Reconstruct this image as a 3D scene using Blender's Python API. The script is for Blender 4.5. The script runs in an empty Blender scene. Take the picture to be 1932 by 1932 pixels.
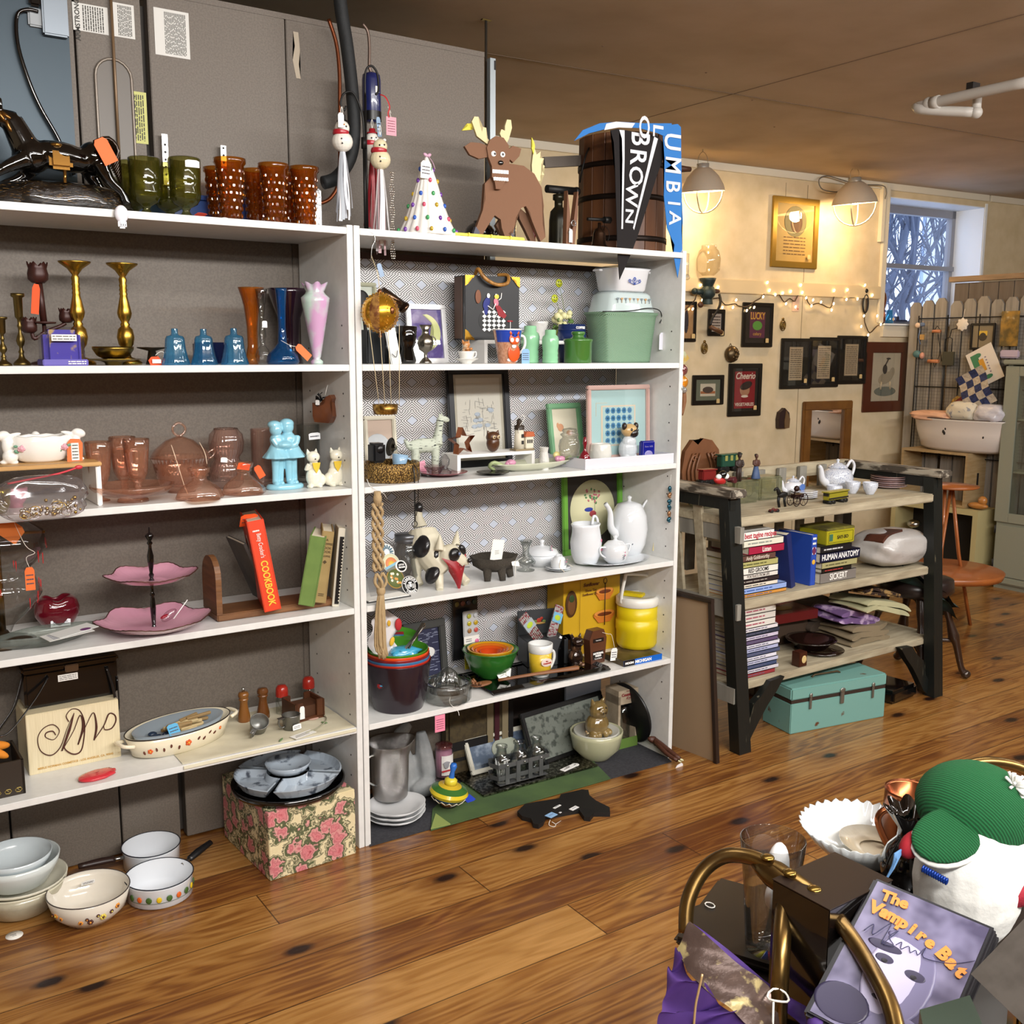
# antique shop interior
import bpy,bmesh,math,random
RR=random.Random;rg=range;en=enumerate
from math import sin,cos,pi,radians as rn
from mathutils import Vector as V,Matrix,Euler
random.seed(7)
SC=bpy.context.scene
COL=SC.collection
FPX,PITCH,ROLL,YAW,HC=1932.0,.1573,.0043,.5939,1.4986
_F=V((sin(YAW)*cos(PITCH),cos(YAW)*cos(PITCH),-sin(PITCH)))
_R0=V((cos(YAW),-sin(YAW),0));_U0=_R0.cross(_F)
_R=_R0*cos(ROLL)+_U0*sin(ROLL);_U=_U0*cos(ROLL)-_R0*sin(ROLL)
CAMP=V((0,0,HC))
cd=bpy.data.cameras.new('camera');cd.lens=36.0;cd.sensor_width=36.0;cd.clip_start=.05
cam=bpy.data.objects.new('camera',cd);COL.objects.link(cam)
cam.matrix_world=Matrix(((_R.x,_U.x,-_F.x,0),(_R.y,_U.y,-_F.y,0),(_R.z,_U.z,-_F.z,HC),(0,0,0,1)))
SC.camera=cam
W=bpy.data.worlds.new('sky');SC.world=W;W.use_nodes=True
W.node_tree.nodes['Background'].inputs[0].default_value=(.62,.74,1,1)
W.node_tree.nodes['Background'].inputs[1].default_value=2.6
SC.view_settings.view_transform='Standard';SC.view_settings.look='None'
SC.cycles.transparent_max_bounces=40;SC.cycles.max_bounces=10
SC.view_settings.exposure=0.0;SC.view_settings.gamma=1;SC.view_settings.use_curve_mapping=False
def area(name,loc,to,sx,sy,power,col):
 l=bpy.data.lights.new(name,'AREA');l.shape='RECTANGLE';l.size=sx;l.size_y=sy;l.energy=power;l.color=col
 o=bpy.data.objects.new(name,l);COL.objects.link(o);o.location=loc
 o.rotation_euler=(V(to)-V(loc)).to_track_quat('-Z','Y').to_euler();return o
FL=(1,.975,.945)
area('fluorescent_tube_light',(.9,-.75,2.45),(1.3,2.7,1.0),2.4,.14,110,FL)
area('fluorescent_tube_light',(3.5,-.65,2.45),(3.6,2.7,.8),2.4,.14,72,FL)
area('fluorescent_tube_light',(1.6,1.15,2.5),(1.6,1.5,0),2.4,.14,20,FL)
area('fluorescent_tube_light',(4.6,1.2,2.5),(4.6,2.4,0),2.4,.14,22,FL)
area('fluorescent_tube_light',(-.6,-2.6,2.45),(.4,2.7,.4),2.4,.14,40,FL)
def ray(x,y):return _F+_R*((x-966)/FPX)-_U*((y-966)/FPX)
def at(x,y,z,back=0):
 d=ray(x,y);p=CAMP+d*((z-HC)/d.z);h=V((d.x,d.y,0)).normalized();return p+h*back
def _A(x,Y,z):
 a=_R*FPX-_F*(x-966);return V((-(Y*a.y+(z-HC)*a.z)/a.x,Y,z))
def _y(x,y,Y):d=ray(x,y);return CAMP+d*(Y/d.y)
def k(p):return(V(p)-CAMP).dot(_F)/FPX
def face(p):return math.atan2(-p[0],p[1])
_mc={}
def _L(c):
 if isinstance(c,str):
  c=[int(c[i:i+2],16)/255 for i in(0,2,4)]
  c=[x/12.92 if x<=.04045 else((x+.055)/1.055)**2.4 for x in c]
 return(c[0],c[1],c[2],1)
def newmat(n):
 m=bpy.data.materials.new(n);m.use_nodes=True;nt=m.node_tree;return m,nt,nt.nodes['Principled BSDF']
def _m(c,r=.5,me=0,cO=0,em=0,tr=0,n=None,bU=0,sss=0,sp=None):
 key=(str(c),r,me,cO,em,tr,str(n),bU,sss,sp)
 if key in _mc:return _mc[key]
 m,nt,b=newmat('m_'+str(c));N=nt.nodes;Lk=nt.links
 b.inputs['Base Color'].default_value=_L(c);b.inputs['Roughness'].default_value=r;b.inputs['Metallic'].default_value=me
 if cO:b.inputs['Coat Weight'].default_value=cO;b.inputs['Coat Roughness'].default_value=.04
 if em:b.inputs['Emission Color'].default_value=_L(c);b.inputs['Emission Strength'].default_value=em
 if tr:b.inputs['Transmission Weight'].default_value=tr;b.inputs['IOR'].default_value=1.45
 if sp is not None:b.inputs['Specular IOR Level'].default_value=sp
 if n or bU:
  tc=N.new('ShaderNodeTexCoord');mp=N.new('ShaderNodeMapping');nz=N.new('ShaderNodeTexNoise')
  Lk.new(tc.outputs['Object'],mp.inputs[0]);Lk.new(mp.outputs[0],nz.inputs['Vector']);nz.inputs['Detail'].default_value=5
  nz.inputs['Scale'].default_value=n[0]if n else 60
  if n and len(n)>4:mp.inputs['Scale'].default_value=n[4]
  if n:
   cr=N.new('ShaderNodeValToRGB');cr.color_ramp.elements[0].color=_L(c);cr.color_ramp.elements[1].color=_L(n[1])
   cr.color_ramp.elements[0].position=n[2];cr.color_ramp.elements[1].position=n[3]
   Lk.new(nz.outputs[0],cr.inputs[0]);Lk.new(cr.outputs[0],b.inputs['Base Color'])
  if bU:
   bp=N.new('ShaderNodeBump');bp.inputs['Strength'].default_value=bU;bp.inputs['Distance'].default_value=.004
   Lk.new(nz.outputs[0],bp.inputs['Height']);Lk.new(bp.outputs[0],b.inputs['Normal'])
 _mc[key]=m;return m
def _g(c='ffffff',edge='9a9a96',r=.03,refl=1.0,cover=0.0,body=None):
 key=('g',c,edge,r,refl,cover,body)
 if key in _mc:return _mc[key]
 m=bpy.data.materials.new('glass_'+c);m.use_nodes=True;nt=m.node_tree;N=nt.nodes;Lk=nt.links;N.clear()
 out=N.new('ShaderNodeOutputMaterial');lw=N.new('ShaderNodeLayerWeight');lw.inputs[0].default_value=.35
 mc=N.new('ShaderNodeMixRGB');sq=lambda q,e_:tuple(x**e_ for x in _L(q)[:3])+(1,);mc.inputs[1].default_value=sq(c,.45);mc.inputs[2].default_value=sq(edge,.5)
 Lk.new(lw.outputs['Facing'],mc.inputs[0])
 tp=N.new('ShaderNodeBsdfTransparent');Lk.new(mc.outputs[0],tp.inputs[0])
 gl=N.new('ShaderNodeBsdfGlossy');gl.inputs['Roughness'].default_value=r
 l2=N.new('ShaderNodeLayerWeight');l2.inputs[0].default_value=.5;pw=N.new('ShaderNodeMath');pw.operation='POWER';pw.inputs[1].default_value=4;Lk.new(l2.outputs['Facing'],pw.inputs[0])
 mu=N.new('ShaderNodeMath');mu.operation='MULTIPLY_ADD';mu.inputs[1].default_value=.8;mu.inputs[2].default_value=.045*refl;Lk.new(pw.outputs[0],mu.inputs[0]);mu.use_clamp=True
 mx=N.new('ShaderNodeMixShader');Lk.new(mu.outputs[0],mx.inputs[0]);Lk.new(tp.outputs[0],mx.inputs[1]);Lk.new(gl.outputs[0],mx.inputs[2])
 last=mx
 if cover:
  df=N.new('ShaderNodeBsdfDiffuse');df.inputs[0].default_value=_L(body or c)
  m2=N.new('ShaderNodeMixShader');m2.inputs[0].default_value=cover*.55
  Lk.new(tp.outputs[0],m2.inputs[1]);Lk.new(df.outputs[0],m2.inputs[2]);Lk.new(m2.outputs[0],mx.inputs[1])
 Lk.new(last.outputs[0],out.inputs[0]);_mc[key]=m;return m
class G:
 def __init__(s):s.b=bmesh.new();s.mi=0;s.X=Matrix.Identity(4)
 def m(s,i):s.mi=i;return s
 def _fin(s,nf,nv,sm,M=None):
  s.b.verts.ensure_lookup_table();s.b.faces.ensure_lookup_table()
  T=s.X@M if M is not None else s.X
  for v in s.b.verts[nv:]:v.co=T@v.co
  for f in s.b.faces[nf:]:f.material_index=s.mi;f.smooth=sm
  return s
 def B(s,c,d,rot=None,bev=0,seg=2):
  nf,nv=len(s.b.faces),len(s.b.verts)
  M=Matrix.Translation(c)@(Euler(rot).to_matrix().to_4x4()if rot else Matrix.Identity(4))
  t=bmesh.new();bmesh.ops.create_cube(t,size=1,matrix=Matrix.Diagonal((d[0],d[1],d[2],1)))
  if bev:bmesh.ops.bevel(t,geom=t.edges[:],offset=min(bev,min(d)*.49),segments=seg,affect='EDGES')
  s._join(t);return s._fin(nf,nv,False,M)
 def _join(s,t):
  t.verts.ensure_lookup_table();mp=[s.b.verts.new(v.co)for v in t.verts]
  t.verts.index_update()
  for f in t.faces:
   try:s.b.faces.new([mp[v.index]for v in f.verts])
   except ValueError:pass
  t.free()
 def E(s,c,r,rot=None,seg=16):
  nf,nv=len(s.b.faces),len(s.b.verts)
  if not hasattr(r,'__len__'):r=(r,r,r)
  M=Matrix.Translation(c)@(Euler(rot).to_matrix().to_4x4()if rot else Matrix.Identity(4))@Matrix.Diagonal((r[0],r[1],r[2],1))
  t=bmesh.new();bmesh.ops.create_uvsphere(t,u_segments=seg,v_segments=max(6,seg*2//3),radius=1);s._join(t)
  return s._fin(nf,nv,True,M)
 def L(s,prof,c=(0,0,0),seg=28,rot=None,fl=None,sm=True,sx=1,sy=1,a0=0,a1=2*pi):
  nf,nv=len(s.b.faces),len(s.b.verts);rings=[];full=abs(a1-a0-2*pi)<1e-6
  ns=seg if full else seg+1
  for i,(r,z)in en(prof):
   if r<1e-6:rings.append([s.b.verts.new((0,0,z))]);continue
   q=[]
   for j in rg(ns):
    a=a0+(a1-a0)*j/seg;f=1;dz=0
    if fl:
     f=fl(a,i)
     if isinstance(f,tuple):f,dz=f
    q.append(s.b.verts.new((r*f*cos(a)*sx,r*f*sin(a)*sy,z+dz)))
   rings.append(q)
  for A,B in zip(rings,rings[1:]):
   n=seg if full else seg
   for j in rg(n):
    j2=(j+1)%ns
    try:
     if len(A)==1 and len(B)==1:break
     if len(A)==1:s.b.faces.new((A[0],B[j2],B[j]))
     elif len(B)==1:s.b.faces.new((A[j],A[j2],B[0]))
     else:s.b.faces.new((A[j],A[j2],B[j2],B[j]))
    except ValueError:pass
  M=Matrix.Translation(c)@(Euler(rot).to_matrix().to_4x4()if rot else Matrix.Identity(4))
  return s._fin(nf,nv,sm,M)
 def C(s,p0,p1,r0,r1=None,seg=14,cap=True,sm=True):
  p0,p1=V(p0),V(p1);r1=r0 if r1 is None else r1;d=p1-p0
  M=Matrix.Translation(p0)@d.to_track_quat('Z','Y').to_matrix().to_4x4();L=d.length
  nf,nv=len(s.b.faces),len(s.b.verts)
  A=[s.b.verts.new((r0*cos(2*pi*j/seg),r0*sin(2*pi*j/seg),0))for j in rg(seg)]
  B=[s.b.verts.new((r1*cos(2*pi*j/seg),r1*sin(2*pi*j/seg),L))for j in rg(seg)]
  for j in rg(seg):s.b.faces.new((A[j],A[(j+1)%seg],B[(j+1)%seg],B[j]))
  s._fin(nf,nv,sm,M)
  if cap:
   nf=len(s.b.faces)
   if r0>1e-5:s.b.faces.new(A[::-1])
   if r1>1e-5:s.b.faces.new(B)
   s.b.faces.ensure_lookup_table()
   for f in s.b.faces[nf:]:f.material_index=s.mi
  return s
 def T(s,pts,r,seg=8,_c=False,sub=0,_l=1):
  pts=[V(p)for p in pts];rr=r if hasattr(r,'__len__')else[r]*len(pts)
  if sub:
   P,Q=[],[];n=len(pts)
   for i in rg(n if _c else n-1):
    g=(lambda j:pts[j%n])if _c else(lambda j:pts[max(0,min(n-1,j))])
    a,b_,c_,d_=g(i-1),g(i),g(i+1),g(i+2)
    for q in rg(sub):
     t=q/sub;P.append(.5*((2*b_)+(c_-a)*t+(2*a-5*b_+4*c_-d_)*t*t+(3*b_-a-3*c_+d_)*t**3));Q.append(rr[i%n]*(1-t)+rr[(i+1)%n]*t)
   if not _c:P.append(pts[-1]);Q.append(rr[-1])
   pts,rr=P,Q
  nf,nv=len(s.b.faces),len(s.b.verts);rings=[];n=len(pts);nrm=None
  for i,p in en(pts):
   d=(pts[(i+1)%n]-pts[i-1])if _c else(pts[min(n-1,i+1)]-pts[max(0,i-1)])
   if d.length<1e-9:d=V((0,0,1))
   d.normalize()
   if nrm is None:nrm=d.orthogonal().normalized()
   nrm=(nrm-d*nrm.dot(d))
   if nrm.length<1e-6:nrm=d.orthogonal()
   nrm.normalize();bn=d.cross(nrm)
   rings.append([s.b.verts.new(p+(nrm*cos(2*pi*j/seg)+bn*_l*sin(2*pi*j/seg))*rr[i])for j in rg(seg)])
  for i in rg(n if _c else n-1):
   A,B=rings[i],rings[(i+1)%n]
   for j in rg(seg):s.b.faces.new((A[j],A[(j+1)%seg],B[(j+1)%seg],B[j]))
  if not _c:s.b.faces.new(rings[0][::-1]);s.b.faces.new(rings[-1])
  return s._fin(nf,nv,True)
 def P(s,pts,t,y=0,M=None,sm=False):
  nf,nv=len(s.b.faces),len(s.b.verts)
  A=[s.b.verts.new((x,y,z))for x,z in pts];B=[s.b.verts.new((x,y+t,z))for x,z in pts];n=len(pts)
  fa=s.b.faces.new(A);fb=s.b.faces.new(B[::-1])
  for j in rg(n):s.b.faces.new((A[j],B[j],B[(j+1)%n],A[(j+1)%n]))
  s._fin(nf,nv,sm,M)
  if n>4:bmesh.ops.triangulate(s.b,faces=[fa,fb])
  return s
 def Q(s,P):
  nf,nv=len(s.b.faces),len(s.b.verts);s.b.faces.new([s.b.verts.new(V(p))for p in P]);return s._fin(nf,nv,False)
 def D(s,fn,nu,nv_,sm=True,M=None):
  nf,nv=len(s.b.faces),len(s.b.verts)
  Q=[[s.b.verts.new(V(fn(i/nu,j/nv_)))for j in rg(nv_+1)]for i in rg(nu+1)]
  for i in rg(nu):
   for j in rg(nv_):s.b.faces.new((Q[i][j],Q[i+1][j],Q[i+1][j+1],Q[i][j+1]))
  return s._fin(nf,nv,sm,M)
 def K(s,t,size,pos,rot=(pi/2,0,0),al='CENTER',ex=.0004,sx=1,bold=0,shear=0):
  cu=bpy.data.curves.new('t','FONT');cu.body=t;cu.size=size;cu.extrude=ex;cu.align_x=al;cu.align_y='CENTER';cu.offset=bold;cu.shear=shear;cu.resolution_u=3
  o=bpy.data.objects.new('t',cu);COL.objects.link(o)
  me=bpy.data.meshes.new_from_object(o.evaluated_get(bpy.context.evaluated_depsgraph_get()))
  nf,nv=len(s.b.faces),len(s.b.verts);s.b.from_mesh(me)
  s.b.verts.ensure_lookup_table()
  M=Matrix.Translation(pos)@Euler(rot).to_matrix().to_4x4()@Matrix.Diagonal((sx,1,1,1))
  bpy.data.objects.remove(o);bpy.data.curves.remove(cu);bpy.data.meshes.remove(me)
  return s._fin(nf,nv,False,M)
 def I(s,x0,x1,z0,z1,n,y=-.0006,h=.4,seed=1):
  rd=RR(seed)
  for i in rg(n):
   z=z1-(z1-z0)*(i+.5)/n;x=x0
   while x<x1*.98-.0001 and x<x1-(x1-x0)*.04:
    w=min(x1-x,(x1-x0)*rd.uniform(.08,.3));s.B((x+w/2,y,z),(w,.0004,(z1-z0)/n*h));x+=w+(x1-x0)*.035
  return s
def ob(name,g,mats,parent=None,loc=(0,0,0),rot=(0,0,0),sub=0,_r=0,_q=0,sc=None):
 me=bpy.data.meshes.new(name)
 bmesh.ops.recalc_face_normals(g.b,faces=g.b.faces);g.b.to_mesh(me);g.b.free()
 for m in(mats if isinstance(mats,(list,tuple))else[mats]):me.materials.append(m)
 o=bpy.data.objects.new(name,me);COL.objects.link(o);o.location=loc;o.rotation_euler=rot
 if sc:o.scale=sc
 if parent:o.parent=parent
 if _r:
  r=o.modifiers.new('r','REMESH');r.mode='VOXEL';r.voxel_size=_r;r.use_smooth_shade=True
  if _q:q=o.modifiers.new('s','SMOOTH');q.iterations=_q;q.factor=.6
 if sub:q=o.modifiers.new('u','SUBSURF');q.levels=q.render_levels=sub
 return o
def tag(o,label,cat,gR=None):
 o['label']=label;o['category']=cat
 if gR:o['group']=gR
 return o
def _t(name,label,cat,loc,rz=0,gR=None,rot=None):
 o=bpy.data.objects.new(name,None);COL.objects.link(o);o.empty_display_size=.02
 o.location=loc;o.rotation_euler=rot or(0,0,rz);return tag(o,label,cat,gR)
def _s(name,label,cat,g,mats,loc,rz=0,gR=None,rot=None,**kw):
 return tag(ob(name,g,mats,None,loc,rot or(0,0,rz),**kw),label,cat,gR)
def _st(name,g,mats,loc=(0,0,0),rz=0):
 o=ob(name,g,mats,None,loc,(0,0,rz));o['kind']='structure';return o
def dup(r0,loc,rz=None,label=None,gR=None,s=1,mats=None):
 def cp(o,par):
  c=o.copy();COL.objects.link(c)
  if par:c.parent=par
  if mats and o.type=='MESH':
   c.data=o.data.copy()
   for i,q in en(c.data.materials):
    if q in mats:c.data.materials[i]=mats[q]
  for ch in o.children:cp(ch,c)
  return c
 c=cp(r0,None);c.location=loc
 if rz is not None:c.rotation_euler=(0,0,rz)
 if s!=1:c.scale=(s,s,s)
 if label:c['label']=label
 if gR:c['group']=gR
 return c
def _o(name,label,cat,P,w,h,prof,mt,rz=0,gR=None,seg=28,fl=None,sx=1,sy=1,X=None,**kw):
 g=G().L([(r*w/2,z*h)for r,z in prof],seg=seg,fl=fl,sx=sx,sy=sy)
 if X:X(g)
 return _s(name,label,cat,g,mt,P,rz,gR,**kw)
def _p(par,loc,w,h,c='ff7a3a',rot=(0,0,0),lines=0,name='price_tag',string=None):
 g=G().P([(-w/2,-h),(w/2,-h),(w/2,-h*.15),(w*.3,0),(-w*.3,0),(-w/2,-h*.15)],.0006)
 if lines:g.m(1).I(-w*.38,w*.38,-h*.8,-h*.25,lines,y=-.0004,h=.3,seed=int(h*9999))
 o=ob(name,g,[_m(c,.7),_m('4a4650',.8)],par,loc,rot)
 if string:ob('string',G().T(string,.0006,5,sub=4),_m('efe9dc',.8),par)
 return o
def _a(cx,cz,r,a0,a1,n):return[(cx+r*cos(a0+(a1-a0)*i/n),cz+r*sin(a0+(a1-a0)*i/n))for i in rg(n+1)]
_h=_m('e9e8e4',.35);_W=_m('f0efec',.5);_C=_m('eeece6',.12,cO=.6);CREAM=_m('e9e0c6',.2,cO=.5)
BLACK=_m('0b0b0c',.35);_B=_m('070708',.08,cO=.8);BRASS=_m('b8923e',.28,1);OLDBR=_m('6b5a32',.38,1)
_S=_m('b9bab8',.25,1);GOLD=_m('c99a3c',.25,1);IRON=_m('1b1a19',.5,.4);_P=_m('e9e7e0',.8);PAGES=_m('d9d2bd',.85)
_N=_g('f6f8f6','8f9692');PANE=_g('ffffff','e8eaea',.02,1.3)
DK=_m('1a1614',.6)
S0,S1,S2,S3,S4=1.830,1.455,1.103,.750,.385
YF,YB,ZC=2.6695,3.02,2.62
def floor_mat():
 m,nt,b=newmat('pine_floor');N=nt.nodes;L=nt.links
 def nd(t,**k_):
  q=N.new(t)
  for a_,v_ in k_.items():setattr(q,a_,v_)
  return q
 def ma(op,a,b_=None,c=None):
  q=nd('ShaderNodeMath',operation=op)
  for i,x in en((a,b_,c)):
   if x is None:continue
   if isinstance(x,(int,float)):q.inputs[i].default_value=x
   else:L.new(x,q.inputs[i])
  return q.outputs[0]
 tc=nd('ShaderNodeTexCoord');sp=nd('ShaderNodeSeparateXYZ');L.new(tc.outputs['Object'],sp.inputs[0]);X,Y=sp.outputs[0],sp.outputs[1]
 v=ma('DIVIDE',Y,.172);idx=ma('FLOOR',v);fr=ma('FRACT',v)
 wn=nd('ShaderNodeTexWhiteNoise',noise_dimensions='1D');L.new(idx,wn.inputs['W'])
 xo=ma('MULTIPLY_ADD',wn.outputs[0],37.0,X)
 xj=ma('DIVIDE',xo,3.1);ji=ma('FLOOR',xj);jf=ma('FRACT',xj)
 wn2=nd('ShaderNodeTexWhiteNoise',noise_dimensions='2D');cb=nd('ShaderNodeCombineXYZ');L.new(idx,cb.inputs[0]);L.new(ji,cb.inputs[1]);L.new(cb.outputs[0],wn2.inputs['Vector'])
 rnd=wn2.outputs[0]
 def vec(sx,sy,off=13.0):
  c=nd('ShaderNodeCombineXYZ');L.new(ma('MULTIPLY',xo,sx),c.inputs[0]);L.new(ma('MULTIPLY',Y,sy),c.inputs[1]);L.new(ma('MULTIPLY',rnd,off),c.inputs[2]);return c.outputs[0]
 n1=nd('ShaderNodeTexNoise');L.new(vec(.55,4.0),n1.inputs['Vector']);n1.inputs['Scale'].default_value=1.6;n1.inputs['Detail'].default_value=3
 ring=ma('SINE',ma('MULTIPLY',ma('ADD',ma('MULTIPLY',n1.outputs[0],1.4),ma('MULTIPLY',fr,.35)),75.0))
 n2=nd('ShaderNodeTexNoise');L.new(vec(2.2,90),n2.inputs['Vector']);n2.inputs['Scale'].default_value=1;n2.inputs['Detail'].default_value=6
 n3=nd('ShaderNodeTexNoise');L.new(vec(.7,3),n3.inputs['Vector']);n3.inputs['Scale'].default_value=1;n3.inputs['Detail'].default_value=2
 t=ma('ADD',ma('MULTIPLY',ma('MULTIPLY_ADD',ring,.5,.5),.2),ma('MULTIPLY',n2.outputs[0],.62))
 t=ma('ADD',t,ma('MULTIPLY',ma('SUBTRACT',rnd,.5),.32));t=ma('ADD',t,ma('MULTIPLY',ma('SUBTRACT',n3.outputs[0],.5),.8))
 cr=nd('ShaderNodeValToRGB');e=cr.color_ramp.elements;e[0].position=.12;e[0].color=_L('633818');e[1].position=.92;e[1].color=_L('b98a50')
 q=e.new(.42);q.color=_L('93642f');q=e.new(.28);q.color=_L('7c4e22');q=e.new(.62);q.color=_L('a57840')
 L.new(t,cr.inputs[0])
 vo=nd('ShaderNodeTexVoronoi',voronoi_dimensions='2D');vo.inputs['Scale'].default_value=1
 c=nd('ShaderNodeCombineXYZ');L.new(ma('MULTIPLY',xo,2.1),c.inputs[0]);L.new(ma('MULTIPLY',Y,4.4),c.inputs[1]);L.new(c.outputs[0],vo.inputs['Vector'])
 nk=nd('ShaderNodeTexNoise');L.new(vec(18,18),nk.inputs['Vector']);nk.inputs['Scale'].default_value=1
 dk=ma('ADD',vo.outputs['Distance'],ma('MULTIPLY',ma('SUBTRACT',nk.outputs[0],.5),.06))
 cs=nd('ShaderNodeSeparateColor');L.new(vo.outputs['Color'],cs.inputs[0])
 sel=ma('GREATER_THAN',cs.outputs[0],.34)
 kr=nd('ShaderNodeMapRange');kr.inputs['From Min'].default_value=.05;kr.inputs['From Max'].default_value=.105;kr.inputs['To Min'].default_value=1;kr.inputs['To Max'].default_value=0
 L.new(dk,kr.inputs[0])
 kr2=nd('ShaderNodeMapRange');kr2.inputs['From Min'].default_value=.08;kr2.inputs['From Max'].default_value=.3;kr2.inputs['To Min'].default_value=.55;kr2.inputs['To Max'].default_value=0
 L.new(dk,kr2.inputs[0])
 mx=nd('ShaderNodeMixRGB');L.new(ma('MULTIPLY',kr2.outputs[0],sel),mx.inputs[0]);L.new(cr.outputs[0],mx.inputs[1]);mx.inputs[2].default_value=_L('5c2c0c')
 mx2=nd('ShaderNodeMixRGB');L.new(ma('MULTIPLY',kr.outputs[0],sel),mx2.inputs[0]);L.new(mx.outputs[0],mx2.inputs[1]);mx2.inputs[2].default_value=_L('22100a')
 g=ma('MAXIMUM',ma('LESS_THAN',fr,.018),ma('LESS_THAN',jf,.0012))
 mx3=nd('ShaderNodeMixRGB');L.new(ma('MULTIPLY',g,.8),mx3.inputs[0]);L.new(mx2.outputs[0],mx3.inputs[1]);mx3.inputs[2].default_value=_L('2a1508')
 L.new(mx3.outputs[0],b.inputs['Base Color']);b.inputs['Roughness'].default_value=.3;b.inputs['Coat Weight'].default_value=.25;b.inputs['Coat Roughness'].default_value=.12
 bp=nd('ShaderNodeBump');bp.inputs['Strength'].default_value=.25;bp.inputs['Distance'].default_value=.002
 L.new(ma('SUBTRACT',n2.outputs[0],ma('MULTIPLY',g,2)),bp.inputs['Height']);L.new(bp.outputs[0],b.inputs['Normal'])
 return m
_st('floor',G().B((3,.15,-.05),(13,9.6,.1),(0,0,-.0764)),floor_mat())
CEILM=_m('b9a894',.8,n=(3,'a8967f',.3,.7),bU=.1)
g=G().B((3,.15,ZC+.05),(13,9.6,.1),(0,0,-.0764));g.m(1)
ca=.0764
for(x,y)in((3.47,-4.4),(-.9,-4.4)):g.B((x,0,ZC-.0008),(.004,9,.0016))
g.B((3,3.44,ZC-.0008),(12,.005,.0016),(0,0,-ca));g.B((3,.9,ZC-.0008),(12,.004,.0016),(0,0,-ca))
for i in rg(26):g.E((random.uniform(1,6),random.uniform(-.5,4),ZC),(.005,.005,.002),seg=8)
_st('ceiling',g,[CEILM,_m('6f5c4a',.9)])
WALLM=_m('d8c7a6',.75,n=(9,'cbb994',.35,.7),bU=.15)
WO=V((4.58,4.66,0));WD=V((cos(ca),-sin(ca),0));WNn=V((sin(ca),cos(ca),0))
def wp(x,y,off=0):
 d=ray(x,y);o=WO-WNn*off;t=(o-CAMP).dot(WNn)/d.dot(WNn);p=CAMP+d*t;return(p-WO).dot(WD),p.z
def wpt(u,z,off=0):return WO+WD*u+V((0,0,z))-WNn*off
def WL(o):o.location=WO;o.rotation_euler=(0,0,-ca);return o
wu0,wu1,wz0,wz1,wt=1.56,2.578,1.684,2.535,.24
g=G();g.B(((-6.9+wu0)/2,wt/2,ZC/2),(wu0+6.9,wt,ZC));g.B(((wu1+4.6)/2,wt/2,ZC/2),(4.6-wu1,wt,ZC))
g.B(((wu0+wu1)/2,wt/2,wz0/2),(wu1-wu0,wt,wz0));g.B(((wu0+wu1)/2,wt/2,(wz1+ZC)/2),(wu1-wu0,wt,ZC-wz1))
g.m(1);g.B((.81,-.0006,1.3),(.004,.0012,2.5));g.B((.62,-.0006,2.3),(.003,.0012,.5))
WL(_st('wall_back',g,[WALLM,_m('8a7a5e',.9)]))
g=G();g.B((-.6,-.009,2.598),(6.4,.018,.044),bev=.003);g.B((3.5,-.009,2.598),(1.76,.018,.044),bev=.003)
WL(_st('trim_1',g,_m('d9d2c0',.6)))
g=G();g.B((-2.7,-.012,1.893),(8.44,.024,.086),bev=.004);WL(_st('trim_2',g,_m('d8c39a',.6)))
g=G();g.B((1.535,-.011,2.14),(.05,.022,.9),bev=.003);g.B((1.49,-.016,2.42),(.03,.03,.38));g.B((1.87,-.012,1.635),(.62,.024,.075));g.B((2.21,-.012,1.1),(.07,.024,1.1))
WL(_st('trim_3',g,_m('d6ceba',.6)))
g=G();g.B(((wu0+wu1)/2,wt/2,wz1-.003),(wu1-wu0,wt,.006));g.B((wu1-.003,wt/2,(wz0+wz1)/2),(.006,wt,wz1-wz0));g.B((wu0+.003,wt/2,(wz0+wz1)/2),(.006,wt,wz1-wz0));g.B(((wu0+wu1)/2,wt/2-.01,wz0-.002),(wu1-wu0,wt+.05,.012));g.B((wu1+.012,-.003,(wz0+wz1)/2),(.022,.008,.9))
WL(_st('trim_4',g,_m('e8ecf0',.5)))
FRM=_m('8e8f96',.55)
g=G();uc=(wu0+wu1)/2;ww=wu1-wu0
g.B((uc,wt+.02,wz1-.03),(ww,.05,.06));g.B((uc,wt+.02,wz0+.018),(ww,.05,.036));g.B((wu1-.022,wt+.02,(wz0+wz1)/2),(.044,.05,.85));g.B((wu0+.022,wt+.02,(wz0+wz1)/2),(.044,.05,.85));g.B((uc,wt+.012,2.108),(ww,.06,.032))
w1=WL(_st('window_1',g,FRM))
ob('pane',G().B((uc,wt+.02,2.31),(ww-.08,.004,.39)),PANE,w1);ob('pane',G().B((uc,wt+.025,1.89),(ww-.08,.004,.4)),PANE,w1)
ob('latch',G().B((2.02,wt-.02,wz0+.035),(.12,.02,.012)).B((1.98,wt-.02,wz0+.05),(.03,.015,.03)),_m('2a3450',.4),w1)
_st('ground',G().B((10,19,-.7),(60,27,.2)),_m('dfe8f4',.9))
t=_t('house','pale clapboard house wall seen through the window behind the bare trees','building',(30,17.6,-.6),rn(-62))
ob('wall',G().B((0,0,4.5),(5,3,9)),_m('eaf0f8',.8),t);ob('drainpipe',G().C((-2.45,-1.56,0),(-2.45,-1.56,6.8),.05),_m('9fb6d6',.6),t)
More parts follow.
